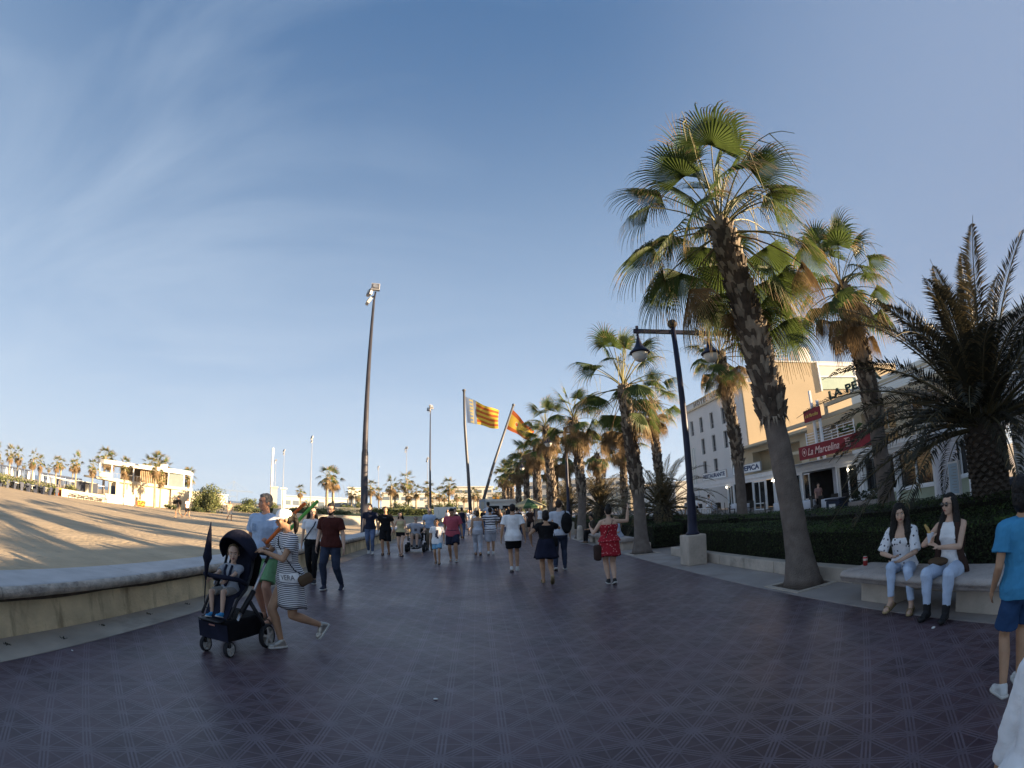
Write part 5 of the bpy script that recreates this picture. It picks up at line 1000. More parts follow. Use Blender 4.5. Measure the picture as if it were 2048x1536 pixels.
# ------------------------------------------------------------------ people
def skin(n, c): return mat('skin_'+n, c, .55, .10, 9, .08, 60, spec=.35)
SK = {'tan': skin('tan', (.45,.26,.155)), 'light': skin('light', (.60,.39,.28)), 'red': skin('red', (.50,.26,.17)), 'dark': skin('dark', (.22,.125,.08))}
def cloth(n, c, var=.16, **k): return mat('cloth_'+n, c, .9, var, 5, .5, 14, spec=.15, **k)
hairb = mat('hair_black', (.012,.010,.009), .55, .4, 30, .5, 60); hairbr = mat('hair_brown', (.045,.028,.018), .55, .4, 30, .5, 60); hairgr = mat('hair_grey', (.16,.15,.145), .7, .35, 30, .5, 60); hairfair = mat('hair_fair', (.20,.14,.08), .6, .35, 30, .5, 60)
HR = {'black': hairb, 'brown': hairbr, 'grey': hairgr, 'fair': hairfair}
eyew = mat('eye_white', (.6,.58,.55), .3, 0); eyed = mat('eye_dark', (.02,.015,.012), .2, 0); lipm = mat('lips', (.33,.10,.09), .5, .05); shades = mat('sunglass_lens', (.008,.008,.01), .12, 0, spec=.8)
shoe = {'black': mat('shoe_black', (.02,.02,.022), .6, .2, 9), 'white': mat('shoe_white', (.62,.62,.6), .6, .1, 9), 'silver': mat('shoe_silver', (.42,.40,.36), .3, .15, 9, metal=.6), 'brown': mat('shoe_brown', (.12,.075,.045), .6, .2, 9), 'blue': mat('shoe_blue', (.05,.28,.55), .6, .15, 9), 'navy': mat('shoe_navy', (.03,.035,.06), .6, .2, 9), 'sole': mat('shoe_sole', (.6,.58,.54), .7, .1, 9), 'gold': mat('sandal_gold', (.35,.26,.14), .35, .1, 9, metal=.5)}
def stripes(name, c0, c1, period, duty=.5, axis=2):
    if name in _mats: return _mats[name]
    m = mat(name, c0, .9, 0.0); t = m.node_tree; b = t.nodes['Principled BSDF']; tcn = t.nodes.new('ShaderNodeTexCoord'); sp = t.nodes.new('ShaderNodeSeparateXYZ'); t.links.new(tcn.outputs['Object'], sp.inputs[0])
    nz = t.nodes.new('ShaderNodeTexNoise'); nz.inputs['Scale'].default_value = 5; t.links.new(tcn.outputs['Object'], nz.inputs['Vector'])
    a = t.nodes.new('ShaderNodeMath'); a.operation = 'MULTIPLY_ADD'; t.links.new(nz.outputs['Fac'], a.inputs[0]); a.inputs[1].default_value = period*.7; t.links.new(sp.outputs[axis], a.inputs[2])
    d = t.nodes.new('ShaderNodeMath'); d.operation = 'DIVIDE'; t.links.new(a.outputs[0], d.inputs[0]); d.inputs[1].default_value = period
    f = t.nodes.new('ShaderNodeMath'); f.operation = 'FRACT'; t.links.new(d.outputs[0], f.inputs[0]); l = t.nodes.new('ShaderNodeMath'); l.operation = 'LESS_THAN'; t.links.new(f.outputs[0], l.inputs[0]); l.inputs[1].default_value = duty
    mx = t.nodes.new('ShaderNodeMix'); mx.data_type = 'RGBA'; t.links.new(l.outputs[0], mx.inputs[0]); mx.inputs[6].default_value = (*c0,1); mx.inputs[7].default_value = (*c1,1); t.links.new(mx.outputs[2], b.inputs['Base Color']); return m
def spots(name, c0, c1, scale, th):
    if name in _mats: return _mats[name]
    m = mat(name, c0, .9, 0.0); t = m.node_tree; b = t.nodes['Principled BSDF']; tcn = t.nodes.new('ShaderNodeTexCoord'); v = t.nodes.new('ShaderNodeTexVoronoi'); v.inputs['Scale'].default_value = scale; t.links.new(tcn.outputs['Object'], v.inputs['Vector'])
    n_ = t.nodes.new('ShaderNodeTexNoise'); n_.inputs['Scale'].default_value = scale*1.6; t.links.new(tcn.outputs['Object'], n_.inputs['Vector']); s = t.nodes.new('ShaderNodeMath'); s.operation = 'MULTIPLY_ADD'; t.links.new(n_.outputs['Fac'], s.inputs[0]); s.inputs[1].default_value = .35; t.links.new(v.outputs['Distance'], s.inputs[2])
    l = t.nodes.new('ShaderNodeMath'); l.operation = 'LESS_THAN'; t.links.new(s.outputs[0], l.inputs[0]); l.inputs[1].default_value = th; mx = t.nodes.new('ShaderNodeMix'); mx.data_type = 'RGBA'; t.links.new(l.outputs[0], mx.inputs[0]); mx.inputs[6].default_value = (*c0,1); mx.inputs[7].default_value = (*c1,1); t.links.new(mx.outputs[2], b.inputs['Base Color']); return m
def ik(a, t, l1, l2, pole):
    a, t, pole = Vector(a), Vector(t), Vector(pole); d = t-a; L = min(d.length, (l1+l2)*.999); dn = d.normalized(); t = a + dn*L
    x = (l1*l1 - l2*l2 + L*L)/(2*L); h = math.sqrt(max(0, l1*l1-x*x)); p = (pole - dn*pole.dot(dn)).normalized(); return a + dn*x + p*h, t
PM = [(-.10,.135,.10,.0),(0,.168,.118,-.005),(.08,.160,.112,0),(.16,.142,.100,.005),(.26,.150,.106,.008),(.36,.172,.118,.008),(.44,.172,.112,0),(.49,.145,.092,-.005),(.525,.085,.070,-.01),(.55,.058,.058,-.01)]
PF = [(-.10,.140,.105,-.005),(0,.172,.122,-.008),(.08,.155,.110,-.002),(.17,.120,.088,.005),(.26,.132,.096,.008),(.35,.150,.112,.014),(.43,.148,.100,0),(.48,.120,.080,-.005),(.515,.068,.058,-.01),(.54,.048,.048,-.012)]
class Person:
    def __init__(s, label, x, y, face, H=1.75, fem=False, b=1.0, sk='tan', det=1, pz=.93, lean=0, side=0, twist=0, head=(0,0,0), ank=None, toe=None, tp=None, wr=None, ep=None, knee=None, z=0.0, grp=None, hand=None, child=False, name='person', px=0.0, py=0.0, gap=.095, headk=1.0):
        s.r = empty(name, (x,y,z), -RD(face), label, 'person', grp); s.s = H/1.75; s.fem = fem; s.b = b; s.det = det; s.vox = {0:.026,1:.015,2:.0095,3:.0075}[det]*max(.7, s.s); s.skm = SK[sk]; s.child = child
        s.Mt = Matrix.Rotation(RD(-lean), 3, 'X') @ Matrix.Rotation(RD(side), 3, 'Y'); s.tw = RD(twist); s.P0 = Vector((px,py,pz)); s.prof = PF if fem else PM
        ank = ank or [(-.10,0,.085),(.10,0,.085)]; knee = knee or [(0,1,0)]*2; s.toe = toe or [0,0]; s.tp = tp or [0,0]
        s.hip = [s.P0 + Vector((-gap,0,-.03)), s.P0 + Vector((gap,0,-.03))]; s.kn = []; s.an = []
        for i in (0,1):
            k, a = ik(s.hip[i], ank[i], .435, .425, knee[i]); s.kn.append(k); s.an.append(a)
        sw = .165 if fem else .190; sw *= (.9+.1*b)
        s.sh = [s.T((-sw,-.005,.455)), s.T((sw,-.005,.455))]; wr = wr or [(-.27,.04,.80),(.27,.04,.80)]; ep = ep or [(-.35,-1,0),(.35,-1,0)]; s.el = []; s.wr = []
        for i in (0,1):
            e, w_ = ik(s.sh[i], wr[i], .285, .255, ep[i]); s.el.append(e); s.wr.append(w_)
        s.nk = s.T((0,-.012,.54)); ya, pi_, ro = head; s.Mh = (Matrix.Rotation(RD(-ya), 3, 'Z') @ Matrix.Rotation(RD(pi_), 3, 'X') @ Matrix.Rotation(RD(ro), 3, 'Y')); s.hk = headk
        s.hc = s.nk + s.Mh @ Vector((0,.022,.145*headk)) if True else None; s.handd = hand or [None, None]
        s.body()
    def T(s, p):
        p = Vector(p); a = s.tw*max(0, min(1, p.z/.5)); p = Matrix.Rotation(a, 3, 'Z') @ p; return s.P0 + s.Mt @ p
    def hd(s, p): return s.hc + s.Mh @ (Vector(p)*s.hk)
    def out(s, g, name, m, smooth_it=3, vox=None, parent=None, fz=True):
        g.v = [tuple(Vector(v)*s.s) for v in g.v]; o = g.build(name, m, parent or s.r, smooth=not fz)
        
        if fz:
            fuse(o, vox or s.vox, smooth_it)
            if name in ('shirt','dress_top','blouse','trousers','shorts','top','dress','camisole','vest','backpack','playsuit_top') and s.det: folds(o, .016, .085)
            elif name == 'hair' and s.det: folds(o, .012, .03)
        return o
    def torso(s, g, z0, z1, e=0.0, flare=0, n=18, exact=True):
        pr = s.prof; b = s.b; zs = sorted({z0, z1, *[q[0] for q in pr if z0 < q[0] < z1]}); R_ = []
        for z in zs:
            rx, ry, oy = s.pv(z); f = 1+flare*max(0, (.30-z)); xe = max(0, .12-z)*.20 if e > 0 and flare > 0 else 0; rx = rx*f+e+xe; ry = ry*f+e+xe; R_.append([s.T((rx*math.cos(6.2832*i/n), oy+ry*math.sin(6.2832*i/n), z)) for i in range(n)])
        g.loft(R_)
    def pv(s, z):
        pr = s.prof; b = s.b
        if z <= pr[0][0]: q = pr[0][1:]
        elif z >= pr[-1][0]: q = pr[-1][1:]
        else:
            for a, c in zip(pr, pr[1:]):
                if a[0] <= z <= c[0]: t = (z-a[0])/(c[0]-a[0]); q = [a[i]+(c[i]-a[i])*t for i in (1,2,3)]; break
        bb = 1+(b-1)*(1 if z < .46 else .3); belly = .03*max(0, b-1)*4*math.exp(-((z-.2)/.14)**2); return q[0]*bb, q[1]*bb+belly*.5, q[2]+belly*.6
    def fing(s, g, i):
        w_, e = s.wr[i], s.el[i]; d = s.handd[i] and Vector(s.handd[i]).normalized() or (w_-e).normalized(); L = .9 if s.fem else 1.0
        sx = -1 if i == 0 else 1; inn = Vector((-sx,0,0)); inn = s.Mt @ inn; side = Vector((0,1,0)); side = (side - d*side.dot(d))
        if side.length < .2: side = Vector((0,0,1)) - d*d.z
        side.normalize(); pn = d.cross(side); pn = pn if pn.dot(inn) > 0 else -pn      # palm normal faces the body
        if s.det == 0: g.cap2(w_, .026, w_+d*.075*L, .030, 8); 
        palm = w_ + d*.045*L
        M = Matrix((side, pn, d)).transposed(); g.ell(palm, (.040*L,.016,.052*L), M, 10, 6)
        for k, (o, l) in enumerate(((-.029,.060),(-.010,.074),(.010,.080),(.029,.072))):
            b0 = w_ + d*.082*L + side*o*L; c = (d + pn*(.25+.06*k)).normalized(); p1 = b0 + c*l*.5*L; c2 = (d + pn*(.8+.1*(3-k))).normalized(); g.cap2(b0-d*.015, .0095, p1, .0085, 6); g.cap2(p1, .0085, p1 + c2*l*.5*L, .0072, 6)
        b0 = w_ + d*.025*L + side*.030*L; p1 = b0 + (d*.6+side*.75+pn*.3).normalized()*.034*L; g.cap2(b0, .013, p1, .0105, 6); g.cap2(p1, .0105, p1 + (d*.9+side*.25+pn*.35).normalized()*.030*L, .0085, 6)
    def body(s):
        g = G(); b = s.b; f = s.fem; L = 1+(b-1)*.9; s.torso(g, -.10, .55)
        for i in (0,1):
            sx = -1 if i == 0 else 1; hp, k, a = s.hip[i], s.kn[i], s.an[i]
            rt = (.088 if f else .086)*L*(.85 if s.child else 1); g.cap2(hp+Vector((0,0,-.005)), rt, hp.lerp(k,.55), rt*.80, 12); g.cap2(hp.lerp(k,.5), rt*.82, k, .052*L, 12); cm = k.lerp(a,.32); bk = (k-a).cross(Vector((1,0,0))).normalized()
            g.cap2(k, .052*L, cm - Vector((0,.012,0)), .055*L, 12); g.cap2(cm - Vector((0,.01,0)), .054*L, a, .034, 12)
            g.cap2(hp + Vector((0,-.035,.02)), .082*L, hp + Vector((0,-.03,-.02)), .08*L, 10)
            s.foot(g, i, .0)
            sh, e, w_ = s.sh[i], s.el[i], s.wr[i]; ra = (.040 if f else .047)*L; g.cap2(sh, ra*1.12, sh.lerp(e,.45), ra, 10); g.cap2(sh.lerp(e,.4), ra, e, ra*.82, 10); g.cap2(e, ra*.82, e.lerp(w_,.3), ra*.84, 10); g.cap2(e.lerp(w_,.3), ra*.84, w_, .024, 10)
            g.cap2(s.T((sx*.045,-.012,.50)), .042, sh + Vector((0,0,.002)), ra*1.02, 10); s.fing(g, i)
            if f: g.ell(s.T((sx*.066,.085,.345)), (.055*b,.045*b,.052*b), None, 10, 7)
        g.cap2(s.T((0,-.012,.48)), .058 if not f else .048, s.hd((0,-.012,-.05)), .050 if not f else .043, 12)
        # head
        M = s.Mh; k = s.hk; g.ell(s.hd((0,-.004,.030)), (.0745*k,.092*k,.088*k), M, 16, 12); g.ell(s.hd((0,.026,-.030)), (.058*k,.064*k,.080*k), M, 14, 10); g.ell(s.hd((0,.058,-.086)), (.028*k,.026*k,.024*k), M, 10, 7)
        if s.det: 
            g.cap2(s.hd((0,.084,.006)), .009*k, s.hd((0,.107,-.028)), .0125*k, 8); g.cap2(s.hd((-.030,.078,.030)), .014*k, s.hd((.030,.078,.030)), .014*k, 8)
            for sx in (-1,1): g.ell(s.hd((sx*.037,.062,-.024)), (.024*k,.022*k,.026*k), M, 8, 6); g.ell(s.hd((sx*.075,-.008,-.006)), (.009*k,.019*k,.030*k), M, 8, 6)
            g.ell(s.hd((0,.088,-.056)), (.024*k,.012*k,.012*k), M, 8, 6)
        o = s.out(g, 'body', s.skm, 3); s.bodyo = o
        if s.det:
            g = G()
            for sx in (-1,1): g = G(); g.ell(s.hd((sx*.0305,.0835,.0065)), (.0135*k,.007*k,.0065*k), M, 8, 6, 0); g.ell(s.hd((sx*.0305,.0885,.0065)), (.0065*k,.004*k,.0062*k), M, 8, 6, 1); s.out(g, 'eye', [eyew, eyed], fz=False); g = G(); g.cap2(s.hd((sx*.018,.0925,.029)), .0035*k, s.hd((sx*.044,.083,.031)), .003*k, 6); s.out(g, 'eyebrow', hairb, fz=False)
            g = G(); g.ell(s.hd((0,.0975,-.0525)), (.021*k,.006*k,.0045*k), M, 8, 6); g.ell(s.hd((0,.0965,-.0610)), (.018*k,.006*k,.0055*k), M, 8, 6); s.out(g, 'lips', lipm, fz=False)
    def foot(s, g, i, e=0.0, sole=False, flat=False):
        a = s.an[i]; y = RD(s.toe[i]); p = RD(s.tp[i]); f = Vector((math.sin(y)*math.cos(p), math.cos(y)*math.cos(p), math.sin(p))); dn = Vector((0,0,-1)); dn = (dn - f*dn.dot(f)).normalized(); heel = a + dn*.048 - f*.030; toe = a + dn*.056 + f*.145; sd = f.cross(dn)
        if sole:
            P = []; 
            for t, w_ in ((-.075,.018),(-.065,.032),(0,.036),(.07,.042),(.12,.044),(.16,.034),(.178,.012)): P.append((a + f*t, w_+e*.6))
            top = [q + sd*w for q, w in P] + [q - sd*w for q, w in P[::-1]]; g.loft([[v + dn*.062 for v in top], [v + dn*.084 for v in top]]); return
        g.cap2(a, .036+e, heel, .030+e, 10); g.cap2(heel, .029+e, toe, .024+e, 10); g.cap2(a + dn*.01, .034+e, a + dn*.045 + f*.08, .030+e, 10); g.cap2(toe - sd*.014 - f*.02, .024+e, toe + sd*.012 - f*.03, .024+e, 8)
    # clothing -------------------------------------------------
    def top(s, m, z0=-.04, z1=.525, e=.014, sleeve=.55, flare=.10, name='shirt', se=None, straps=False, collar=None):
        g = G(); s.torso(g, z0, z1, e, flare)
        L = 1+(s.b-1)*.9
        if s.fem:
            for sx in (-1,1): g.ell(s.T((sx*.066,.088,.342)), (.062*s.b,.048*s.b,.058*s.b), None, 10, 7)
        if sleeve > 0:
            for i in (0,1):
                sh, e_ = s.sh[i], s.el[i]; ra = (.040 if s.fem else .047)*L; se_ = e+.006 if se is None else se; g.cap2(s.T(((-1 if i == 0 else 1)*.06,-.012,.485)), .050+e*.4, sh, ra*1.1+e, 12)
                if sleeve <= 1:
                    q = sh.lerp(e_, sleeve); g.tube([sh - (e_-sh).normalized()*.02, sh, sh.lerp(e_, sleeve*.6), q], [ra*.8+e, ra*1.12+e, ra*1.05+se_, ra*1.0+se_+.008], 14)
                else:
                    g.cap2(sh, ra*1.1+e, e_, ra*.85+se_, 12); q = e_.lerp(s.wr[i], sleeve-1); g.tube([e_, q], [ra*.85+se_, .026+se_], 12)
        o = s.out(g, name, m, 2)
        if collar:
            g = G(); R0 = []
            for zz, ex in ((.500,.010),(.525,.014),(.548,.016),(.552,.008)): 
                rx, ry, oy = s.pv(min(zz,.53)); R0.append([s.T(((rx+ex)*math.cos(6.2832*i/20), oy+(ry+ex)*math.sin(6.2832*i/20), zz-.03*max(0, math.sin(6.2832*i/20))**6)) for i in range(20)])
            g.loft(R0, cap=False); s.out(g, 'collar', m, fz=False, parent=None)
        return o
    def strap(s, m, pts, r=.008, name='strap'):
        g = G(); g.tube([Vector(p) for p in pts], r, 6); return s.out(g, name, m, fz=False)
    def surf(s, ang, z, e):
        rx, ry, oy = s.pv(z); a = RD(90-ang); return s.T(((rx+e)*math.cos(a), oy+(ry+e)*math.sin(a), z))
    def legs(s, m, f=1.0, e=.016, ez=None, z1=.12, name='trousers', wide=0.0):
        """trousers / shorts: f 0..1 thigh share, 1..2 continues down the shin"""
        g = G(); L = 1+(s.b-1)*.9; s.torso(g, -.115, z1, e); g.cap2(s.hip[0]+Vector((.02,-.005,-.075)), .055+e, s.hip[1]+Vector((-.02,-.005,-.075)), .055+e, 10)
        for i in (0,1):
            hp, k, a = s.hip[i], s.kn[i], s.an[i]; rt = .087*L*(.85 if s.child else 1); g.cap2(hp + Vector((0,-.032,.02)), .082*L+e, hp + Vector((0,-.028,-.03)), .080*L+e, 10)
            ff = min(1, f); q = hp.lerp(k, ff); r1 = rt*(1-.35*ff)+e+wide*ff
            g.tube([hp + Vector((0,0,.05)), hp, hp.lerp(k, ff*.5), q], [rt*.9+e, rt+e, rt*.9+e+wide*.3, r1], 16)
            if f > 1:
                t = f-1; g.ell(k, (.054*L+e,)*3, None, 10, 8); q2 = k.lerp(a, t); g.tube([k, k.lerp(a,t*.35) - Vector((0,.008,0)), k.lerp(a,t*.8), q2], [.056*L+e, .054*L+e+wide*.5, .042*L+e*.8+wide, .040+e*.7+wide], 14)
        return s.out(g, name, m, 2)
    def skirt(s, m, zt, hem, rx, ry, name='skirt', e=.012, wave=.06, off=(0,0)):
        """flared cloth from torso height zt (relative to pelvis) to hem (absolute z)"""
        g = G(); n = 32; R_ = []; zt0 = s.P0.z + zt; rx0, ry0, oy = s.pv(zt)
        for k in range(9):
            t = k/8; z = zt0 + (hem-zt0)*t; rr = (rx0+e)+(rx-(rx0+e))*t**.8; r2 = (ry0+e)+(ry-(ry0+e))*t**.8; c = s.P0.x+off[0]*t, s.P0.y+oy+off[1]*t
            R_.append([Vector((c[0]+rr*math.cos(6.2832*i/n)*(1+wave*t*math.sin(i*6.2832*7/n)), c[1]+r2*math.sin(6.2832*i/n)*(1+wave*t*math.sin(i*6.2832*7/n+1)), z+.012*t*math.sin(i*.9))) for i in range(n)])
        for k in (7,5,3): R_.append([v.lerp(Vector((s.P0.x+off[0]*k/8, s.P0.y+off[1]*k/8, v.z)), .06) + Vector((0,0,.004)) for v in R_[k]])
        g.loft(R_, cap=False); return s.out(g, name, m, fz=False)
    def shoes(s, m, sole=True, name='shoe', high=False, sandal=False):
        for i in (0,1):
            g = G(); a = s.an[i]; 
            if sandal:
                s.foot(g, i, .006, True); o = s.out(g, name, m, fz=False); g = G(); y = RD(s.toe[i]); p = RD(s.tp[i]); f = Vector((math.sin(y)*math.cos(p), math.cos(y)*math.cos(p), math.sin(p))); dn = Vector((0,0,-1)); dn = (dn-f*dn.dot(f)).normalized(); sd = f.cross(dn)
                for t, h in ((.10,.022),(.0,.006)): g.tube([a+f*t+dn*.062+sd*.046, a+f*t+dn*h+sd*.03, a+f*t+dn*(h-.006), a+f*t+dn*h-sd*.03, a+f*t+dn*.062-sd*.046], .008, 5)
                s.out(g, 'strap', m, fz=False, parent=o); continue
            s.foot(g, i, .009)
            if high: g.cap2(a, .048, a + (s.kn[i]-a).normalized()*.09, .050, 10)
            o = s.out(g, name, m, 1, vox=s.vox*.8)
            if sole: g = G(); s.foot(g, i, .012, True); s.out(g, 'sole', shoe['sole'] if m is not shoe['black'] or True else m, fz=False, parent=o)
    def hair(s, style='short', c='black', vol=1.0):
        m = HR[c]; g = G(); M = s.Mh; k = s.hk; v = vol
        g.ell(s.hd((0,-.020,.042)), (.082*k*v,.092*k*v,.090*k*v), M, 14, 10)
        if style in ('short','buzz'):
            g.ell(s.hd((0,-.045,.0)), (.076*k,.062*k,.075*k), M, 12, 8)
            if style == 'short': g.ell(s.hd((0,.035,.088)), (.060*k*v,.048*k*v,.034*k*v), M, 10, 7); 
            for sx in (-1,1): g.ell(s.hd((sx*.068,.0,.020)), (.014*k,.034*k,.040*k), M, 8, 6)
        if style in ('long','wavy'):
            for sx in (-1,1):
                P = [s.hd((sx*.050,.010,.065)), s.hd((sx*.080,-.005,.0)), s.hd((sx*.085,-.02,-.08)), s.T((sx*.11,-.06 if style == 'long' else .045,.44)), s.T((sx*.10,-.095 if style == 'long' else .10,.30))]
                g.tube(P, [.035*v,.038*v,.046*v,.052*v,.026], 10)
            P = [s.hd((0,-.07,.05)), s.hd((0,-.085,-.03)), s.hd((0,-.085,-.12)), s.T((0,-.125,.40)), s.T((0,-.13,.28))]; g.tube(P, [.06*v,.07*v,.075*v,.08*v,.03], 12)
            g.ell(s.hd((0,.030,.088)), (.055*k,.045*k,.028*k), M, 10, 7)
        if style == 'bob':
            g.ell(s.hd((0,-.03,-.03)), (.088*k*v,.080*k*v,.105*k*v), M, 14, 10); g.ell(s.hd((0,.03,.085)), (.06*k,.05*k,.03*k), M, 10, 7)
        if style == 'bun': g.ell(s.hd((0,-.05,.130)), (.046*v,.046*v,.042*v), M, 10, 8); g.ell(s.hd((0,-.045,0)), (.074,.058,.07), M, 10, 8)
        if style in ('pony','cap_pony'):
            g.ell(s.hd((0,-.045,.0)), (.075*k,.058*k,.070*k), M, 12, 8); g.tube([s.hd((0,-.09,.05)), s.hd((0,-.135,.02)), s.hd((0,-.145,-.06)), s.hd((0,-.125,-.15)), s.hd((0,-.11,-.19))], [.03,.036,.036,.028,.01], 10)
        if style == 'beard' : pass
        if style != 'bald': s.out(g, 'hair', m, 2)
    def beard(s, c='black'):
        g = G(); k = s.hk; M = s.Mh; g.ell(s.hd((0,.062,-.088)), (.036*k,.032*k,.030*k), M, 10, 8); g.cap2(s.hd((-.058,.02,-.045)), .014, s.hd((-.03,.06,-.085)), .02, 8); g.cap2(s.hd((.058,.02,-.045)), .014, s.hd((.03,.06,-.085)), .02, 8); g.cap2(s.hd((-.022,.094,-.044)), .006, s.hd((.022,.094,-.044)), .006, 6); s.out(g, 'beard', HR[c], 1, vox=.006)
    def glasses(s, dark=True, r=.021):
        g = G()
        for sx in (-1,1): g.loft([[s.hd((sx*.032+rr*math.cos(a/14*6.283), .096+d, .006+rr*.9*math.sin(a/14*6.283))) for a in range(14)] for rr, d in ((r,0),(r,.004),(r*.9,.006))] if dark else [[s.hd((sx*.032+rr*math.cos(a/14*6.283), .097+d, .006+rr*.8*math.sin(a/14*6.283))) for a in range(14)] for rr, d in ((r,0),(r,.003),(r*.86,.003),(r*.86,0))], cap=dark); g.tube([s.hd((sx*.052,.092,.010)), s.hd((sx*.078,.05,.012)), s.hd((sx*.080,-.01,.006))], .0025, 4)
        g.tube([s.hd((-.012,.098,.010)), s.hd((.012,.098,.010))], .003, 4); s.out(g, 'sunglasses' if dark else 'glasses', shades, fz=False)
    def cap(s, m):
        g = G(); M = s.Mh; g.ell(s.hd((0,-.006,.050)), (.088,.104,.082), M, 18, 12); o = s.out(g, 'cap', m, 1, vox=.007); g = G()
        top = [[s.hd((.088*math.cos(a)*k_, .045+.185*math.sin(a)*k_, .056-.052*math.sin(a)*k_-.024*abs(math.cos(a))**2+dz)) for a in [math.pi*i/14 for i in range(15)]] for k_, dz in ((.3,.007),(.8,.006),(1,0),(.8,-.007),(.3,-.006))]; g.loft(top); s.out(g, 'cap_brim', m, fz=False, parent=None)
    def patch(s, m, a0, a1, z0, z1, e, name='print', n=10, parent=None):
        g = G(); g.add([s.surf(a0+(a1-a0)*i/n, z0+(z1-z0)*j/6, e) for j in range(7) for i in range(n+1)], [(j*(n+1)+i, j*(n+1)+i+1, (j+1)*(n+1)+i+1, (j+1)*(n+1)+i) for j in range(6) for i in range(n)]); return s.out(g, name, m, fz=False)
    def bag(s, m, c, d, name='bag', rot=None, strap=None, sm=None):
        g = G(); g.box(c, d, 0, 0, rot or Matrix.Identity(3)); o = s.out(g, name, m, fz=False); bevel(o, .045, 4)
        if strap: s.strap(sm or m, strap, .007)
        return o
WALK = dict(ank=[(-.085,.24,.095),(.085,-.27,.14)], tp=[8,-38], pz=.905, wr=[(-.26,-.10,.83),(.26,.20,.84)])
WALK2 = dict(ank=[(-.085,-.26,.14),(.085,.25,.095)], tp=[-38,8], pz=.905, wr=[(-.26,.20,.84),(.26,-.10,.83)])
STEP = dict(ank=[(-.085,.14,.088),(.085,-.17,.11)], tp=[4,-22], pz=.922, wr=[(-.26,-.04,.81),(.26,.11,.82)])
STEP2 = dict(ank=[(-.085,-.17,.11),(.085,.14,.088)], tp=[-22,4], pz=.922, wr=[(-.26,.11,.82),(.26,-.04,.81)])
def near(base, **k): d = dict(base); d.update(k); return d
denim = cloth('denim_dark', (.035,.045,.075), .3); denimm = cloth('denim_mid', (.10,.14,.24), .3); white = cloth('white', (.84,.84,.85)); black = cloth('black', (.012,.012,.014), .3); navyc = cloth('navy', (.02,.024,.045), .25); palegrey = cloth('pale_grey', (.52,.55,.62)); paleblue = cloth('pale_blue', (.42,.53,.70)); maroon = cloth('maroon', (.075,.022,.018), .2); yel = cloth('butter_yellow', (.52,.45,.26)); khaki = cloth('khaki', (.30,.24,.17)); greensh = cloth('sage_green', (.16,.33,.17)); whitejean = cloth('pale_jeans', (.50,.60,.76), .12); sky_ = cloth('sky_blue', (.06,.26,.46), .15); bagbrown = cloth('bag_brown', (.10,.065,.04)); brownd = cloth('dark_brown', (.05,.03,.025))
bstripe = stripes('cloth_navy_white_stripe', (.76,.76,.76), (.035,.035,.07), .021, .46)
sstripe = stripes('cloth_bold_stripe', (.80,.80,.82), (.03,.03,.06), .085, .45); redflor = spots('cloth_red_floral', (.35,.018,.03), (.68,.26,.26), 20, .42); blkflor = spots('cloth_floral_black_white', (.78,.78,.80), (.06,.06,.08), 20, .42); redpat = spots('cloth_red_shirt', (.42,.085,.12), (.55,.22,.20), 40, .30); lacew = spots('cloth_lace_white', (.78,.79,.82), (.60,.62,.68), 60, .34)

# --- 1 woman in striped dress pushing the stroller
p = Person('woman in a white cap and navy striped dress walking beside the stroller', -2.10, 4.95, 222, 1.64, True, 1.08, 'tan', 2, head=(12,-8,0), lean=4, ank=[(-.07,-.36,.28),(.08,.13,.088)], tp=[-48,2], pz=.905, wr=[(-.02,.33,1.20),(.14,.30,1.22)], ep=[(-1,-.3,-.7),(1,-.3,-.7)], hand=[(.75,.5,.1),(-.75,.5,.15)])
p.top(bstripe, -.08, .52, .016, .55, .12, 'dress_top'); p.skirt(bstripe, .06, .54, .235, .185, 'dress_skirt', .016, .05); p.hair('cap_pony', 'black'); p.cap(white); p.shoes(shoe['silver'])
p.patch(white, -80, -12, .20, .34, .032, 'white_panel'); w1 = p.patch(white, -92, -14, -.035, .065, .052, 'white_panel')
me = text_mesh('VERA', .085, .001); me.materials.clear(); me.materials.append(cloth('print_grey', (.10,.10,.12)))
for v in me.vertices: q = p.surf(-48 - v.co.x*250, .015 + v.co.y, .056); v.co = q*p.s
o = bpy.data.objects.new('lettering', me); COL.objects.link(o); o.parent = w1
p.bag(bagbrown, (-.25,-.08,.90), (.09,.19,.13), 'handbag', Matrix.Rotation(RD(-25), 3, 'X'), [p.surf(20,.48,.02), p.surf(-20,.40,.045), p.surf(-50,.25,.045), p.surf(-80,.10,.06), (-.25,-.04,.96)], black)
# --- 2 man in pale blue shirt
p = Person('man in a pale blue shirt and green shorts carrying orange and green foam sticks', -2.93, 6.05, 186, 1.80, False, 1.18, 'red', 2, head=(30,0,0), twist=0, ank=[(-.10,.10,.085),(.10,-.05,.085)], pz=.925, wr=[(-.26,.36,1.06),(.27,.10,.92)], ep=[(-1,-.3,-.5),(.5,-1,-.2)], hand=[(-.05,.5,.5),None])
p.top(paleblue, -.05, .52, .020, .62, .12, 'shirt', collar=True); p.legs(greensh, .85, .022, wide=.025, name='shorts'); p.hair('short', 'grey'); p.shoes(shoe['brown'], sandal=True)
for pc in ((-.085,.34),(.085,.34)): pass
g = G(); g.add([p.surf(a, z, .027)*p.s for z in (.30,.40) for a in (14,20,26,32,38)], [(i,i+1,i+6,i+5) for i in range(4)]); g.build('pocket', cloth('pale_blue_dark', (.27,.36,.51)), p.r)
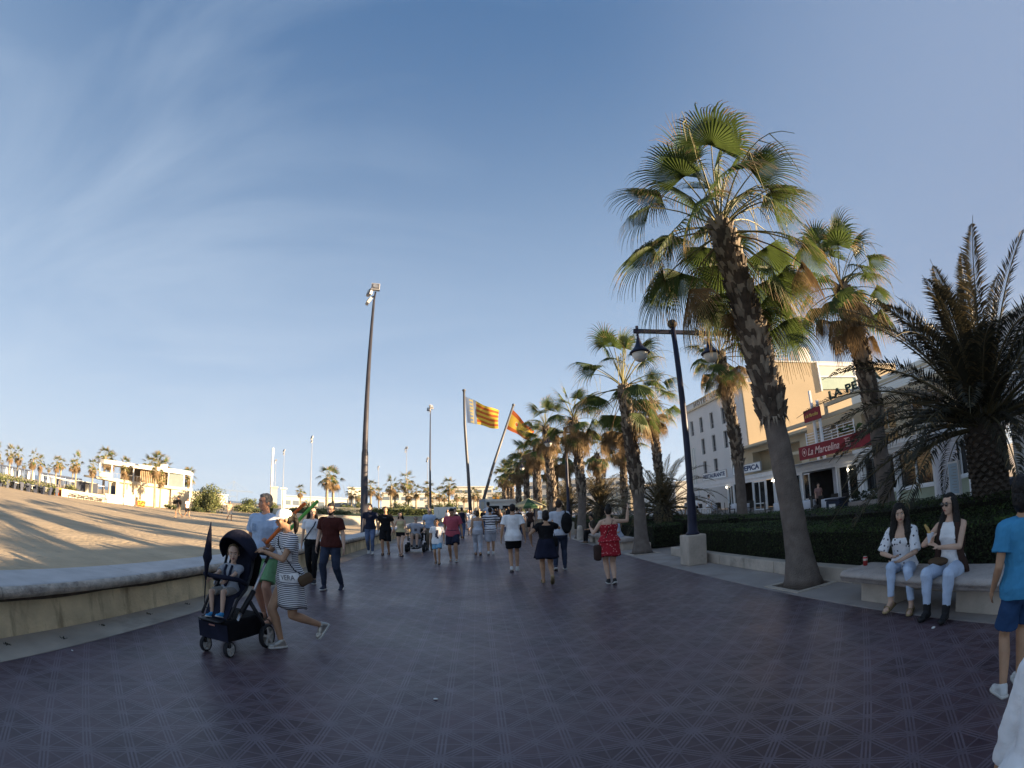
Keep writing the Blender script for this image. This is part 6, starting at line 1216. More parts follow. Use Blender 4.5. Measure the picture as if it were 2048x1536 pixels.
def stick(name, label, a, b, m, r=.024):
    a, b = Vector(a), Vector(b); o = empty(name, tuple(a), 0, label, 'foam stick', 'foam sticks held by the man'); g = G(); n = 9; P = [(b-a)*k/n + Vector((0,0,.012*math.sin(k/n*3.1))) for k in range(n+1)]; g.tube(P, r, 12); g.build('stick', m, o, smooth=True); g = G(); g.tube([P[0]*1.0 - (b-a).normalized()*.012, P[0]], r*.7, 10); g.build('end_cap', m, o); return o
stick('foam_stick', 'orange foam stick held by the man in the pale blue shirt', (-2.66,5.52,1.15), (-2.42,6.25,1.68), mat('foam_orange', (.62,.13,.02), .6, .1, 5))
stick('foam_stick', 'green foam stick held by the man in the pale blue shirt', (-2.60,5.62,1.10), (-2.26,6.35,1.72), mat('foam_green', (.13,.42,.07), .6, .1, 5))
# --- 3 bearded man and young woman
p = Person('bearded man with glasses in a maroon T-shirt and dark jeans', -2.90, 8.95, 183, 1.74, False, 1.10, 'light', 2, head=(-4,-2,0), **near(STEP2, wr=[(-.30,.08,.86),(.30,.03,.86)], ank=[(-.17,-.10,.10),(.12,.12,.088)]))
p.top(maroon, -.06, .525, .020, .62, .10); p.legs(denim, 1.95, .014); p.hair('short', 'black'); p.beard(); p.glasses(False); p.shoes(shoe['navy'])
p = Person('young woman with long dark hair, white blouse and black trousers', -3.52, 9.55, 168, 1.66, True, .98, 'light', 2, head=(-18,-2,0), **near(STEP, wr=[(-.24,.05,.86),(.25,-.02,.84)], ank=[(-.05,.15,.088),(.07,-.16,.11)]))
p.top(lacew, .07, .515, .012, .55, 0, 'blouse'); p.legs(black, 1.9, .010, z1=.13); p.hair('long', 'black', .92); p.glasses(False); p.shoes(shoe['black']); p.strap(navyc, [p.surf(-38,.47,.02), p.surf(-20,.38,.035), p.surf(15,.24,.035), p.surf(55,.08,.035), p.surf(90,.02,.04)], .012)
# --- 4 man polo, black t-shirt man, yellow girl
p = Person('man in a navy polo shirt and blue jeans looking aside', -3.86, 16.5, 172, 1.82, False, .98, 'light', 1, head=(34,0,0), **near(STEP, wr=[(-.27,.02,.84),(.28,.0,.83)])); p.top(navyc, -.06, .52, .018, .55, .08, collar=True); p.legs(denimm, 1.95, .016); p.hair('short','black'); p.shoes(shoe['white'])
p = Person('man in a black T-shirt and black shorts holding hands with the girl in yellow', -3.27, 16.35, 178, 1.74, False, 1.05, 'tan', 1, head=(0,6,0), **near(STEP2, wr=[(-.32,.06,.86),(.27,-.02,.83)])); p.top(black, -.06, .52, .022, .6, .08); p.legs(black, .92, .03, wide=.03, name='shorts'); p.hair('short','black'); p.shoes(shoe['black'], sandal=True); p.patch(cloth('print_grey', (.10,.10,.12)), -18, 18, .40, .43, .028)
p = Person('girl with long dark hair in a butter yellow top and black shorts', -2.68, 16.1, 186, 1.56, True, .92, 'light', 1, head=(10,-3,0), **near(STEP, wr=[(-.20,.05,.84),(.34,.10,.90)])); p.top(yel, .02, .46, .018, 0, .9, 'blouse'); p.legs(black, .28, .022, wide=.01, name='shorts'); p.hair('long','black',.85); p.shoes(shoe['black'], sandal=True)
for sx in (-1,1): p.strap(yel, [p.T((sx*.07,.10,.42)), p.T((sx*.08,.04,.50)), p.T((sx*.08,-.06,.46))], .007)
# --- 5 wheelchair user
p = Person('elderly person with sunglasses and pale T-shirt sitting in a power wheelchair', -2.40, 17.9, 180, 1.68, False, 1.15, 'light', 1, head=(0,2,0), pz=.62, lean=-6, ank=[(-.10,.50,.28),(.10,.50,.28)], tp=[0,0], wr=[(-.30,.24,.80),(.30,.24,.80)], ep=[(-1,-.5,-.2),(1,-.5,-.2)], gap=.1); p.top(cloth('heather', (.40,.41,.46)), -.05, .52, .02, .6, .1); p.legs(cloth('bare_khaki', (.26,.22,.17)), 1.0, .02, name='shorts'); p.hair('short','grey'); p.glasses(True); p.shoes(shoe['black']); p.patch(cloth('print_grey', (.10,.10,.12)), -20, 10, .20, .30, .03)
wc = empty('power_wheelchair', (-2.40,17.95,0), math.pi, 'grey and black power wheelchair with small dark wheels', 'wheelchair'); bk = mat('rubber_black', (.02,.02,.02), .8, .2, 9); mg = mat('chair_grey', (.30,.30,.32), .5, .1, 5)
g = G(); g.bb((-.26,-.25,.42),(.26,.26,.52)); bevel(g.build('seat', bk, wc), .02); g = G(); g.bb((-.26,-.34,.50),(.26,-.26,1.0)); bevel(g.build('backrest', bk, wc), .02); g = G(); g.loft([[Vector((x*s_,y,z)) for x in (-1,1) for _ in (0,)] + [Vector((x*s_,y+.0,z)) for x in ()] for s_, y, z in ()]) if 0 else g; 
g = G(); g.add([(-.24,.30,.50),(.24,.30,.50),(.24,-.2,.50),(-.24,-.2,.50),(-.11,.40,.12),(.11,.40,.12),(.2,-.2,.14),(-.2,-.2,.14)], [(0,1,2,3),(7,6,5,4),(0,4,5,1),(1,5,6,2),(2,6,7,3),(3,7,4,0)]); g.build('front_fairing', mg, wc)
g = G(); g.bb((-.22,.30,.16),(.22,.58,.19)); g.build('footrest', bk, wc)
for sx in (-1,1):
    g = G(); g.bb((sx*.34-.05,-.2,.66),(sx*.34+.05,.22,.71)); g.bar((sx*.34,-.2,.4),(sx*.34,-.2,.68),.04); g.build('armrest', bk, wc)
    for y, r_ in ((.28,.15),(-.22,.17)):
        g = G(); rg = [[Vector((sx*.33+x, y+q*math.cos(a/18*6.283), r_+.002+q*math.sin(a/18*6.283))) for a in range(18)] for x, q in ((-.06,r_*.8),(-.05,r_),(.05,r_),(.06,r_*.8))]; g.loft(rg); wh = g.build('wheel', bk, wc, smooth=False); g = G(); g.cyl((sx*.33-.065,y,r_),(sx*.33+.065,y,r_),r_*.4,None,14); g.build('hub', mg, wh)
# --- 6 old man walking behind
p = Person('elderly man in a light blue short sleeved shirt and tan trousers by the wheelchair', -1.92, 18.4, 178, 1.72, False, 1.05, 'light', 1, head=(8,-4,0), **STEP); p.top(paleblue, -.02, .52, .02, .55, .06, collar=True); p.legs(khaki, 1.95, .02); p.hair('buzz','grey'); p.shoes(shoe['black'])
# --- 7 boy with print tee
p = Person('boy in a white T-shirt with a dark print and light blue shorts', -1.23, 13.9, 182, 1.36, False, .98, 'tan', 1, head=(0,0,0), child=True, headk=1.14, **near(STEP, wr=[(-.27,.04,.86),(.27,.04,.86)])); p.top(white, -.14, .52, .028, .62, .12); p.legs(spots('cloth_blue_shorts', (.20,.42,.62), (.6,.62,.62), 12, .4), .72, .03, wide=.03, name='shorts'); p.hair('short','black'); p.shoes(shoe['black'], sandal=True)
pm = spots('print_dark_figure', (.04,.045,.08), (.35,.36,.40), 16, .38); p.patch(pm, -22, 8, .26, .40, .036); p.patch(pm, -16, 16, .12, .27, .034); p.patch(pm, -24, 0, -.06, .14, .040)
# --- 8 man in red shirt
p = Person('man in a red shirt and navy shorts looking down at the boy', -.80, 14.6, 184, 1.74, False, 1.12, 'tan', 1, head=(10,-28,0), lean=4, **near(WALK, wr=[(-.30,.02,.84),(.29,-.03,.84)], ank=[(-.13,.20,.088),(.10,-.16,.12)])); p.top(redpat, -.10, .52, .024, .62, .10, collar=True); p.legs(navyc, .82, .034, wide=.03, name='shorts'); p.hair('short','black'); p.shoes(shoe['white'], sandal=True)
# --- 9 woman in white walking away
p = Person('woman in a white camisole and white trousers walking away', -.03, 16.45, -2, 1.62, True, 1.10, 'tan', 1, head=(4,-6,0), **STEP); p.top(cloth('white_blue', (.50,.53,.60)), .03, .40, .014, 0, .15, 'camisole'); p.legs(cloth('white_trousers', (.50,.52,.58)), 1.98, .016, wide=.012); p.hair('bob','brown',.95); p.shoes(shoe['brown'], sandal=True)
for sx in (-1,1): p.strap(white, [p.T((sx*.09,-.10,.38)), p.T((sx*.08,-.06,.49)), p.T((sx*.08,.04,.48))], .006)
# --- 10 father in bold stripes with a child on the shoulders
p = Person('man in a bold striped T-shirt and white shorts carrying a toddler', .42, 16.55, 2, 1.72, False, 1.08, 'tan', 1, head=(0,-16,0), **near(STEP2, wr=[(-.12,.26,1.30),(.16,.27,1.28)], ep=[(-1,0,-.6),(1,0,-.6)])); p.top(sstripe, -.06, .52, .022, .6, .08); p.legs(cloth('white_shorts', (.52,.54,.6)), .92, .034, wide=.03, name='shorts'); p.hair('short','black'); p.shoes(shoe['white'])
p = Person('toddler in a white T-shirt riding on the striped man\'s shoulder', .36, 16.60, 5, .92, False, 1.0, 'tan', 1, head=(-15,-5,0), child=True, headk=1.42, z=.965, pz=.86, lean=14, ank=[(-.22,.34,.62),(.22,.34,.62)], tp=[-20,-20], wr=[(-.30,.30,1.10),(.20,.30,1.20)], knee=[(0,1,.6)]*2, gap=.11); p.top(cloth('white_soft', (.52,.54,.60)), -.08, .52, .03, .6, .1); p.legs(palegrey, .7, .03, name='shorts'); p.hair('short','black')
# --- 11 white T-shirt man from behind
p = Person('man seen from behind in a white T-shirt and black shorts', .88, 12.0, 3, 1.78, False, 1.02, 'tan', 2, head=(6,0,0), **near(STEP, ank=[(-.06,-.16,.12),(.09,.10,.088)], tp=[-28,4], wr=[(-.30,.03,.86),(.30,.0,.86)])); p.top(white, -.13, .525, .024, .62, .12); p.legs(black, .68, .024, wide=.03, name='shorts'); p.hair('short','black'); p.shoes(shoe['white'])
# --- 12 woman in black dress
p = Person('woman seen from behind in an off shoulder black top and dark skirt', 1.42, 9.85, 2, 1.60, True, 1.22, 'tan', 2, head=(-4,2,0), **near(STEP, ank=[(-.08,.12,.088),(.09,-.24,.20)], tp=[2,-62], wr=[(-.34,.06,.98),(.22,.42,1.38)], ep=[(-1,-.7,-.2),(1,-.2,-.6)], hand=[None,(.1,.6,.8)])); p.top(black, .12, .455, .016, .5, 0, 'top'); p.skirt(cloth('dark_skirt', (.016,.018,.036), .3), .14, .60, .29, .23, 'skirt', .018, .07); p.hair('bob','black',1.02); p.shoes(shoe['gold'], sandal=True)
for sx in (-1,1): p.strap(black, [p.T((sx*.085,-.085,.44)), p.T((sx*.085,-.05,.50)), p.T((sx*.08,.03,.50))], .006)
p.bag(black, (.21,.02,.98), (.12,.20,.24), 'shoulder_bag', None, [p.surf(140,.30,.03), p.surf(160,.40,.03), p.T((.12,-.06,.50)), p.T((.12,.05,.48)), (.22,.06,1.08)], black)
# --- 13 backpack man
p = Person('young man seen from behind in a grey T-shirt with a black backpack on one shoulder', 2.06, 11.85, 8, 1.84, False, 1.0, 'light', 2, head=(14,2,0), **near(STEP, ank=[(-.12,-.16,.12),(.11,.05,.088)], tp=[-26,2])); p.top(palegrey, -.06, .52, .022, .6, .06); p.legs(denim, 1.97, .016); p.hair('short','brown',1.05); p.shoes(shoe['navy'])
g = G(); g.ell(p.T((.17,-.17,.24)), (.14,.10,.26), None, 14, 12); o = p.out(g, 'backpack', black, 2, vox=.02); p.strap(black, [p.T((.16,-.16,.44)), p.T((.15,-.06,.52)), p.T((.14,.08,.46)), p.T((.20,.10,.20)), p.T((.19,-.1,.05))], .018)
# --- 14 woman in red floral playsuit with raised arm
p = Person('woman seen from behind in a red floral playsuit raising one arm', 2.60, 9.15, 5, 1.63, True, 1.22, 'light', 2, head=(0,4,0), **near(STEP, ank=[(-.03,.05,.088),(.07,-.12,.11)], tp=[0,-24], wr=[(-.36,.26,1.25),(.46,.10,1.62)], ep=[(-.6,-.2,-1),(.5,.2,-1)], hand=[(-.3,.4,.8),(.25,.2,1)])); p.top(redflor, .03, .40, .026, 0, .35, 'playsuit_top'); p.skirt(redflor, .10, .63, .255, .21, 'playsuit_shorts', .024, .06); p.hair('bun','black',1.0); p.shoes(shoe['black'])
for sx in (-1,1): p.strap(brownd, [p.T((sx*.10,-.10,.38)), p.T((sx*.09,-.06,.49)), p.T((sx*.085,.04,.49))], .006)
p.bag(cloth('bag_dark_brown', (.05,.03,.025)), (-.27,-.02,.72), (.15,.24,.34), 'shoulder_bag', None, [p.surf(215,.10,.035), p.surf(190,.28,.035), p.surf(165,.44,.02), p.T((.08,-.02,.52))], brownd)
# --- 15 seated women on the near bench
p = Person('seated woman with wavy hair in a black and white off shoulder top', 4.86, 3.86, 250, 1.66, True, .98, 'light', 3, head=(-22,-6,6), pz=.50, lean=9, twist=0, ank=[(-.25,.42,.10),(.03,.43,.15)], tp=[-4,-14], toe=[-8,14], wr=[(-.04,.33,.62),(.05,.34,.68)], ep=[(-1,-.4,-.4),(1,-.4,-.4)], hand=[(.9,.4,-.1),(-.8,.5,.0)], gap=.085, knee=[(.05,.3,1),(.0,.3,1)]); p.top(blkflor, .0, .40, .022, .95, .05, 'top', se=.028); p.legs(whitejean, 1.86, .008); p.hair('wavy','black',1.12); p.shoes(shoe['gold'], sandal=True); p.strap(white, [p.T((-.04,.03,.50)), p.T((0,.05,.485)), p.T((.04,.03,.50))], .006, 'necklace')
p = Person('seated woman in round sunglasses, white blouse and long dark vest', 4.82, 3.08, 262, 1.70, True, 1.05, 'light', 3, head=(14,2,0), pz=.51, lean=2, ank=[(-.13,.43,.095),(.13,.40,.095)], toe=[-6,4], wr=[(.02,.34,.78),(.10,.34,.86)], ep=[(-1,-.2,-.6),(1,-.2,-.6)], hand=[(.5,.4,.5),(-.4,.5,.6)], gap=.10, knee=[(-.08,.3,1),(.05,.3,1)])
p.top(white, .02, .50, .016, 0, 0, 'blouse'); p.legs(whitejean, 1.80, .011); p.hair('wavy','black',.98); p.glasses(True, .025); p.shoes(shoe['black'], sole=False, high=True, name='ankle_boot')
g = G()
for sx in (-1,1): g.tube([p.T((sx*.11,.05,.49)), p.T((sx*.125,.09,.36)), p.T((sx*.15,.08,.16)), p.T((sx*.20,.06,.0)), p.T((sx*.22,.02,-.10))], [.035,.042,.045,.05,.03], 10)
g.ell(p.T((0,-.09,.28)), (.16,.05,.24), None, 12, 8); p.out(g, 'vest', brownd, 2, vox=.014)
g = G(); g.ell((.10,.20,.60), (.14,.085,.05), None, 12, 8); p.out(g, 'lap_bag', bagbrown, 1, vox=.012)
g = G(); g.tube([p.hd((-.080,.0,-.035)), p.hd((-.082,.0,-.075))], [.004,.008], 6); g.ell(p.hd((-.082,0,-.085)), (.008,.008,.011), None, 8, 6); p.out(g, 'earring', shoe['gold'], fz=False)
o = empty('paper_cup', (4.485,3.16,.80), 0, 'white paper cup held by the woman in sunglasses', 'cup'); g = G(); g.lathe([(.030,0),(.040,.11),(.041,.115)], n=16); g.build('cup', mat('paper_white', (.62,.66,.74), .7, .05), o); g = G(); g.tube([(0,0,.09),(-.01,.03,.16),(-.02,.06,.21)], [.018,.02,.012], 8); g.build('pastry', mat('churro', (.52,.34,.12), .8, .2, 9), o)
# --- 16 child in blue T-shirt, cut by the right edge
p = Person('dark haired child seen from behind in a bright blue T-shirt and blue shorts', 3.25, 1.44, 40, 1.42, False, 1.0, 'tan', 3, head=(10,0,0), child=True, headk=1.12, pz=.93, wr=[(-.26,.10,.90),(.27,.08,.88)], ank=[(-.12,-.06,.085),(.10,.08,.085)], toe=[-10,10]); p.top(sky_, -.10, .525, .030, .62, .12); p.legs(cloth('shorts_blue', (.03,.07,.16)), .78, .020, wide=.05, name='shorts'); p.hair('bob','black',1.05); p.shoes(shoe['white'])
# --- 17 passer-by in white, mostly outside the picture
p = Person('person in a loose white T-shirt mostly cut off beside the child in blue', 1.36, .41, 95, 1.27, False, 1.12, 'tan', 2, head=(0,0,0), child=True, headk=1.1, lean=8, **near(STEP, wr=[(-.30,.10,.84),(.30,.10,.84)])); p.top(white, -.16, .53, .036, 1.6, .14, se=.03); p.legs(navyc, .9, .03, name='shorts'); p.hair('short','black'); p.shoes(shoe['black'])
# --- bench sitters further along
p = Person('woman in a pale blue dress sitting on the bench behind the second palm', 4.95, 16.1, 268, 1.62, True, 1.0, 'light', 1, head=(40,-6,0), pz=.50, lean=10, ank=[(-.06,.42,.09),(.06,.40,.09)], wr=[(-.08,.30,.64),(.08,.30,.64)], gap=.08, knee=[(0,.3,1)]*2); p.top(cloth('pale_dress', (.42,.47,.56)), -.05, .50, .02, .9, .1, 'dress'); p.legs(cloth('pale_dress', (.42,.47,.56)), .9, .03, name='dress_skirt'); p.hair('long','fair',.9); p.shoes(shoe['white'])
p = Person('person in dark clothes sitting on the farther bench', 4.95, 19.5, 272, 1.70, False, 1.0, 'tan', 1, head=(-30,-10,0), pz=.50, lean=18, ank=[(-.08,.42,.09),(.08,.50,.09)], wr=[(-.08,.38,.62),(.08,.38,.62)], gap=.08, knee=[(0,.3,1)]*2); p.top(cloth('dark_olive', (.06,.05,.04)), -.05, .52, .02, .9, .05); p.legs(black, 1.95, .018); p.hair('short','black'); p.shoes(shoe['brown'])
# --- beach walkers
for (x, y, f, H_, top_, bot, lb, fem) in [(-22.9,31.0,250,1.72,black,khaki,'walker in black with a backpack crossing the sand',False),(-23.8,33.4,110,1.60,white,black,'walker in a dark hat and white shirt on the sand',False),(-20.6,35.2,120,1.70,cloth('bare_sand', (.50,.36,.24)),cloth('white_trunks', (.6,.58,.5)),'bare chested walker on the sand farther right',False)]:
    p = Person(lb, x, y, f, H_, fem, 1.0, 'tan', 1, z=-.06, grp='walkers on the sand', lean=8, **WALK); p.top(top_, -.05, .52, .02, .6, .05); p.legs(bot, .95, .03, name='shorts'); p.hair('short','black')
    if 'backpack' in lb: g = G(); g.ell(p.T((0,-.17,.28)), (.14,.10,.22), None, 12, 8); p.out(g, 'backpack', black, 2, vox=.025)
# --- people among the hedges and terraces
TP = [(9.6,19.8,20,1.72,white,denimm,'grey haired man in a white shirt behind the raised arm of the woman in red','fair'),(8.9,24.6,60,1.66,paleblue,denim,'person in a light blue shirt beside the second palm trunk','brown'),(15.4,28.8,80,1.74,white,khaki,'waiter in white bending at the pavilion tables','brown'),(19.4,38.6,90,1.60,white,black,'diner in white by the left bay of the pavilion','black'),(19.6,36.6,100,1.60,cloth('beige_top', (.45,.38,.3)),black,'diner in beige left of the slim palm','black'),(17.1,19.3,190,1.6,cloth('rose_top', (.32,.2,.18)),black,'diner in rose at the table under the red sign','black'),(14.8,36.0,60,1.62,white,khaki,'diner in white at the white railing','brown')]
for (x, y, f, H_, t_, b_, lb, hc) in TP:
    p = Person(lb, x, y, f, H_, False, 1.05, 'light', 1, lean=6, grp=None, **STEP); p.top(t_, -.05, .52, .02, .7, .05); p.legs(b_, 1.95, .02); p.hair('short', hc); p.shoes(shoe['black'])
# --- the far crowd: individuals, all different
CR = [(-.15,24,184,'white','khaki','woman in a cream dress walking towards the viewer'),(.4,27.5,181,'black','denim','person in black behind the cream dress'),(-.5,29,178,'white','white','woman in white behind the red shirted man'),(-1.1,22,185,'black','denim','person in black beside the red shirted man'),(1.35,21,2,'white','denim','woman in a white sleeveless top and jeans walking away'),(1.85,22.5,0,'brown','brown','person in brown with a dark bag walking away'),(2.25,26.5,182,'white','denim','dark haired woman in white under the parasol edge'),(2.6,28.6,178,'grey','denim','shopper in grey near the street stall'),(3.0,27.0,200,'brown','black','vendor in brown by the stall'),(2.0,31,0,'navy','black','walker in navy ahead of the stall'),(1.2,33,2,'brown','khaki','walker in tan far down the promenade'),(.6,35,181,'white','denim','walker in white coming from the kiosk'),(1.7,37,3,'black','black','walker in black near the kiosk'),(.1,38,180,'yellow','khaki','walker in pale yellow left of the kiosk'),(-.8,36,182,'white','white','sunlit walker in white under the banner'),(-1.6,33,180,'grey','denim','walker in grey under the banner edge'),(2.5,42,0,'maroon','black','walker in dark red before the kiosk'),(3.2,44,181,'navy','denim','walker in navy in front of the kiosk window'),(1.0,46,1,'black','denim','small far walker in black, left of the kiosk wall'),(-.3,48,180,'white','khaki','small far walker in white beneath the leaning pole'),(3.9,36,180,'white','black','white dressed person right of the street stall'),(4.0,30,220,'white','khaki','woman in white just behind the parasol'),(1.6,50,0,'blue','black','small far walker in light blue'),(2.2,53,180,'brown','denim','small far walker in brown by the kiosk corner'),(-2.6,40,180,'grey','black','small far walker in grey near the wall'),(.8,56,0,'black','denim','farthest walker in black by the info panel'),(2.9,57,180,'white','denim','farthest walker in white by the kiosk'),(-.9,26,4,'navy','denim','walker in navy hidden behind the white dressed woman'),(3.3,40,2,'white','khaki','walker in white between kiosk and parasol'),(2.7,49,180,'yellow','denim','small far walker in yellow')]
CC = {'white': white, 'black': black, 'brown': brownd, 'grey': palegrey, 'navy': navyc, 'yellow': yel, 'maroon': maroon, 'blue': paleblue, 'khaki': khaki, 'denim': denimm}
rn = random.Random(4)
for k, (x, y, f, t_, b_, lb) in enumerate(CR):
    fem = k % 2 == 0; p = Person(lb, x, y, f+rn.uniform(-8,8), rn.uniform(1.60,1.68) if fem else rn.uniform(1.70,1.80), fem, rn.uniform(.95,1.15), rn.choice(['tan','light']), 1 if y < 30 else 0, grp='walkers far down the promenade', head=(rn.uniform(-25,25),rn.uniform(-8,4),0), **rn.choice([STEP,STEP2,WALK]))
    p.top(CC[t_], -.05, .51, .02, .55 if k % 3 else 0, .08)
    if k % 4 == 0 and b_ != 'denim': p.skirt(CC[b_], .05, .55, .21, .17)
    else: p.legs(CC[b_], 1.95 if b_ == 'denim' or k % 2 else .9, .018, wide=.01)
    p.hair(rn.choice(['long','bob','pony']) if fem else 'short', rn.choice(['black','black','brown','fair'])); p.shoes(shoe[rn.choice(['black','white','brown'])], sole=False)
# ------------------------------------------------------------------ stroller with toddler, umbrella hooked on it
sf = cloth('stroller_navy', (.018,.020,.036), .2); sb = cloth('stroller_black', (.008,.008,.010), .3); al = mat('aluminium_tube', (.62,.63,.66), .3, .05, metal=.8); pl = mat('black_plastic', (.015,.015,.018), .4, .1); rim = mat('wheel_rim', (.52,.50,.46), .5, .15, 20); tyre = mat('tyre_rubber', (.025,.025,.028), .8, .2, 9)
S = empty('stroller', (-2.70,4.62,0), -RD(188), 'navy and black baby stroller with silver tubes and pale spoked wheels', 'stroller')     # local +Y is forward
def wheel(x, y, r, w_, name='wheel'):
    g = G(); g.loft([[Vector((x+dx, y+q*math.cos(a/26*6.283), r+q*math.sin(a/26*6.283))) for a in range(26)] for dx, q in ((-w_/2,r*.80),(-w_/2,r*.93),(-w_*.25,r),(w_*.25,r),(w_/2,r*.93),(w_/2,r*.80))], cap=False); t = g.build('wheel', tyre, S, smooth=True)
    g = G()
    for k in range(5):
        a = k/5*6.283+.3
        for dx in (-.006,.006): g.bar((x+dx,y+r*.12*math.cos(a),r+r*.12*math.sin(a)),(x+dx,y+r*.82*math.cos(a),r+r*.82*math.sin(a)), r*.26, w_*.5)
    g.cyl((x-w_*.55,y,r),(x+w_*.55,y,r),r*.22,None,14)
    g.loft([[Vector((x+dx, y+q*math.cos(a/26*6.283), r+q*math.sin(a/26*6.283))) for a in range(26)] for dx, q in ((-w_*.35,r*.72),(-w_*.35,r*.84),(w_*.35,r*.84),(w_*.35,r*.72),(-w_*.35,r*.72))], cap=False); g.build('rim', rim, t)
for sx in (-1,1): wheel(sx*.165,.30,.088,.045); wheel(sx*.285,-.26,.140,.055)
g = G()
for sx in (-1,1):
    g.tube([(sx*.165,.30,.09),(sx*.165,.30,.16),(sx*.175,.27,.26)], .022, 8); 
g.build('front_forks', pl, S)
for sx in (-1,1):
    g = G(); g.tube([(sx*.185,.26,.26),(sx*.215,.10,.47)], .017, 10); g.build('front_tube', al, S, smooth=True)
    g = G(); g.tube([(sx*.215,.11,.46),(sx*.235,-.03,.60),(sx*.25,-.10,.68)], .030, 10); g.build('hinge', pl, S, smooth=True)
    g = G(); g.tube([(sx*.25,-.09,.66),(sx*.25,-.36,.98)], .016, 10); g.build('handle_tube', al, S, smooth=True)
    g = G(); g.tube([(sx*.235,-.03,.58),(sx*.27,-.22,.30),(sx*.285,-.26,.15)], .024, 10); g.build('rear_leg', pl, S, smooth=True)
g = G(); g.tube([(-.25,-.35,.97),(-.25,-.42,1.04),(-.20,-.45,1.06),(0,-.46,1.065),(.20,-.45,1.06),(.25,-.42,1.04),(.25,-.35,.97)], .019, 10); g.build('handlebar', pl, S, smooth=True)
g = G(); g.loft([[Vector((x*w_, y, z)) for x, z, y in ((-1,.40,y0),(1,.40,y0),(1,.20,y0),(-1,.17,y0))] for y0, w_ in ((.34,.19),(.20,.22),(0,.24),(-.24,.25),(-.32,.22))]); bevel(g.build('basket', sb, S), .03, 3)
g = G(); g.loft([[Vector((x, .345+.012*math.cos(x*6), z)) for x in [(-.20+.40*k/10) for k in range(11)]] for z in (.18,.26,.36)], 0, False, False); g.build('basket_front', sf, S)
g = G(); g.bb((-.04,.36,.33),(.04,.364,.345)); g.build('basket_label', mat('label_red', (.5,.25,.2), .6), S)
# seat shell, footrest, bumper bar, canopy
g = G(); R_ = []
for (y, z, w_, d) in ((.30,.40,.15,.02),(.26,.44,.17,.03),(.14,.62,.17,.04),(-.04,.66,.17,.05),(-.14,.80,.17,.05),(-.22,1.02,.165,.04),(-.24,1.14,.14,.03)):
    R_.append([Vector((w_*math.cos(a), y + (d*math.sin(a) if math.sin(a) < 0 else d*.3*math.sin(a)), z + d*.6*math.sin(a))) for a in [6.283*i/18 for i in range(18)]])
g.loft(R_); o = g.build('seat', sf, S); fuse(o, .012, 3)
for sx in (-1,1): g = G(); g.tube([(sx*.19,.29,.42),(sx*.20,.14,.60),(sx*.205,-.02,.70),(sx*.20,-.14,.86),(sx*.19,-.22,1.08)], .016, 8); g.build('seat_rail', pl, S, smooth=True)
g = G(); g.bb((-.15,.26,.385),(.15,.42,.405)); bevel(g.build('footrest', pl, S), .012)
g = G(); g.tube([(-.205,-.02,.76),(-.215,.12,.82),(-.16,.24,.845),(0,.28,.85),(.16,.24,.845),(.215,.12,.82),(.205,-.02,.76)], .026, 12); g.build('bumper_bar', sf, S, smooth=True)
g = G(); R_ = []      # canopy: arched ribs sweeping from the back to the front opening
for k in range(9):
    t = k/8; ph = RD(-62 + 100*t); c = Vector((0,-.15,1.00)); r = .30 + .02*math.sin(math.pi*t); R_.append([c + Vector((.215*math.cos(a)*(1 if abs(math.cos(a)) < .98 else .98), (r*math.sin(a))*math.sin(ph)*.95, (r*1.02*math.sin(a))*math.cos(ph))) for a in [math.pi*i/16 for i in range(17)]])
def rotx(v, k): return v
g.loft(R_, cap=False, closed=False); o = g.build('canopy', sf, S, smooth=True); md = o.modifiers.new('s', 'SOLIDIFY'); md.thickness = .012; REM.append(o)
g = G(); g.loft([[Vector((.20*math.cos(a), -.36+.02*math.sin(a), 1.0+.12*math.sin(a))) for a in [math.pi*i/12 for i in range(13)]], [Vector((.19*math.cos(a), -.24, .70)) for a in [math.pi*i/12 for i in range(13)]]], cap=False, closed=False); g.build('canopy_back', sb, S, smooth=True)
g = G(); g.lathe([(.030,-.006),(.034,0),(.030,.006),(.020,.006),(.016,0),(.020,-.006),(.030,-.006)], n=20); o = g.build('hub_ring', al, S); o.location = (.268,-.06,.70); o.rotation_euler = (0, math.pi/2, 0)
# toddler
T_ = Person('toddler with short fair hair, grey T-shirt and blue shoes sitting in the stroller', -2.70, 4.62, 188, .95, False, 1.0, 'light', 3, head=(-34,-3,0), child=True, headk=1.5, z=.14, pz=.985, py=.02, lean=-17, ank=[(-.155,.51,.59),(.125,.49,.55)], tp=[18,14], wr=[(-.21,.40,1.23),(.23,.40,1.19)], ep=[(-1,-.3,-.5),(1,-.3,-.5)], gap=.11, knee=[(-.1,.5,1),(.1,.5,1)])
T_.top(cloth('grey_tee', (.36,.38,.42)), -.06, .52, .026, .7, .06); T_.legs(cloth('grey_shorts', (.28,.27,.25)), .85, .03, name='shorts'); T_.hair('buzz','fair',.98); T_.shoes(shoe['blue'])
for sx in (-1,1): T_.strap(navyc, [T_.surf(sx*22,.48,.045), T_.surf(sx*20,.36,.05), T_.surf(sx*14,.18,.06), T_.surf(0,.04,.06)], .028, 'harness')
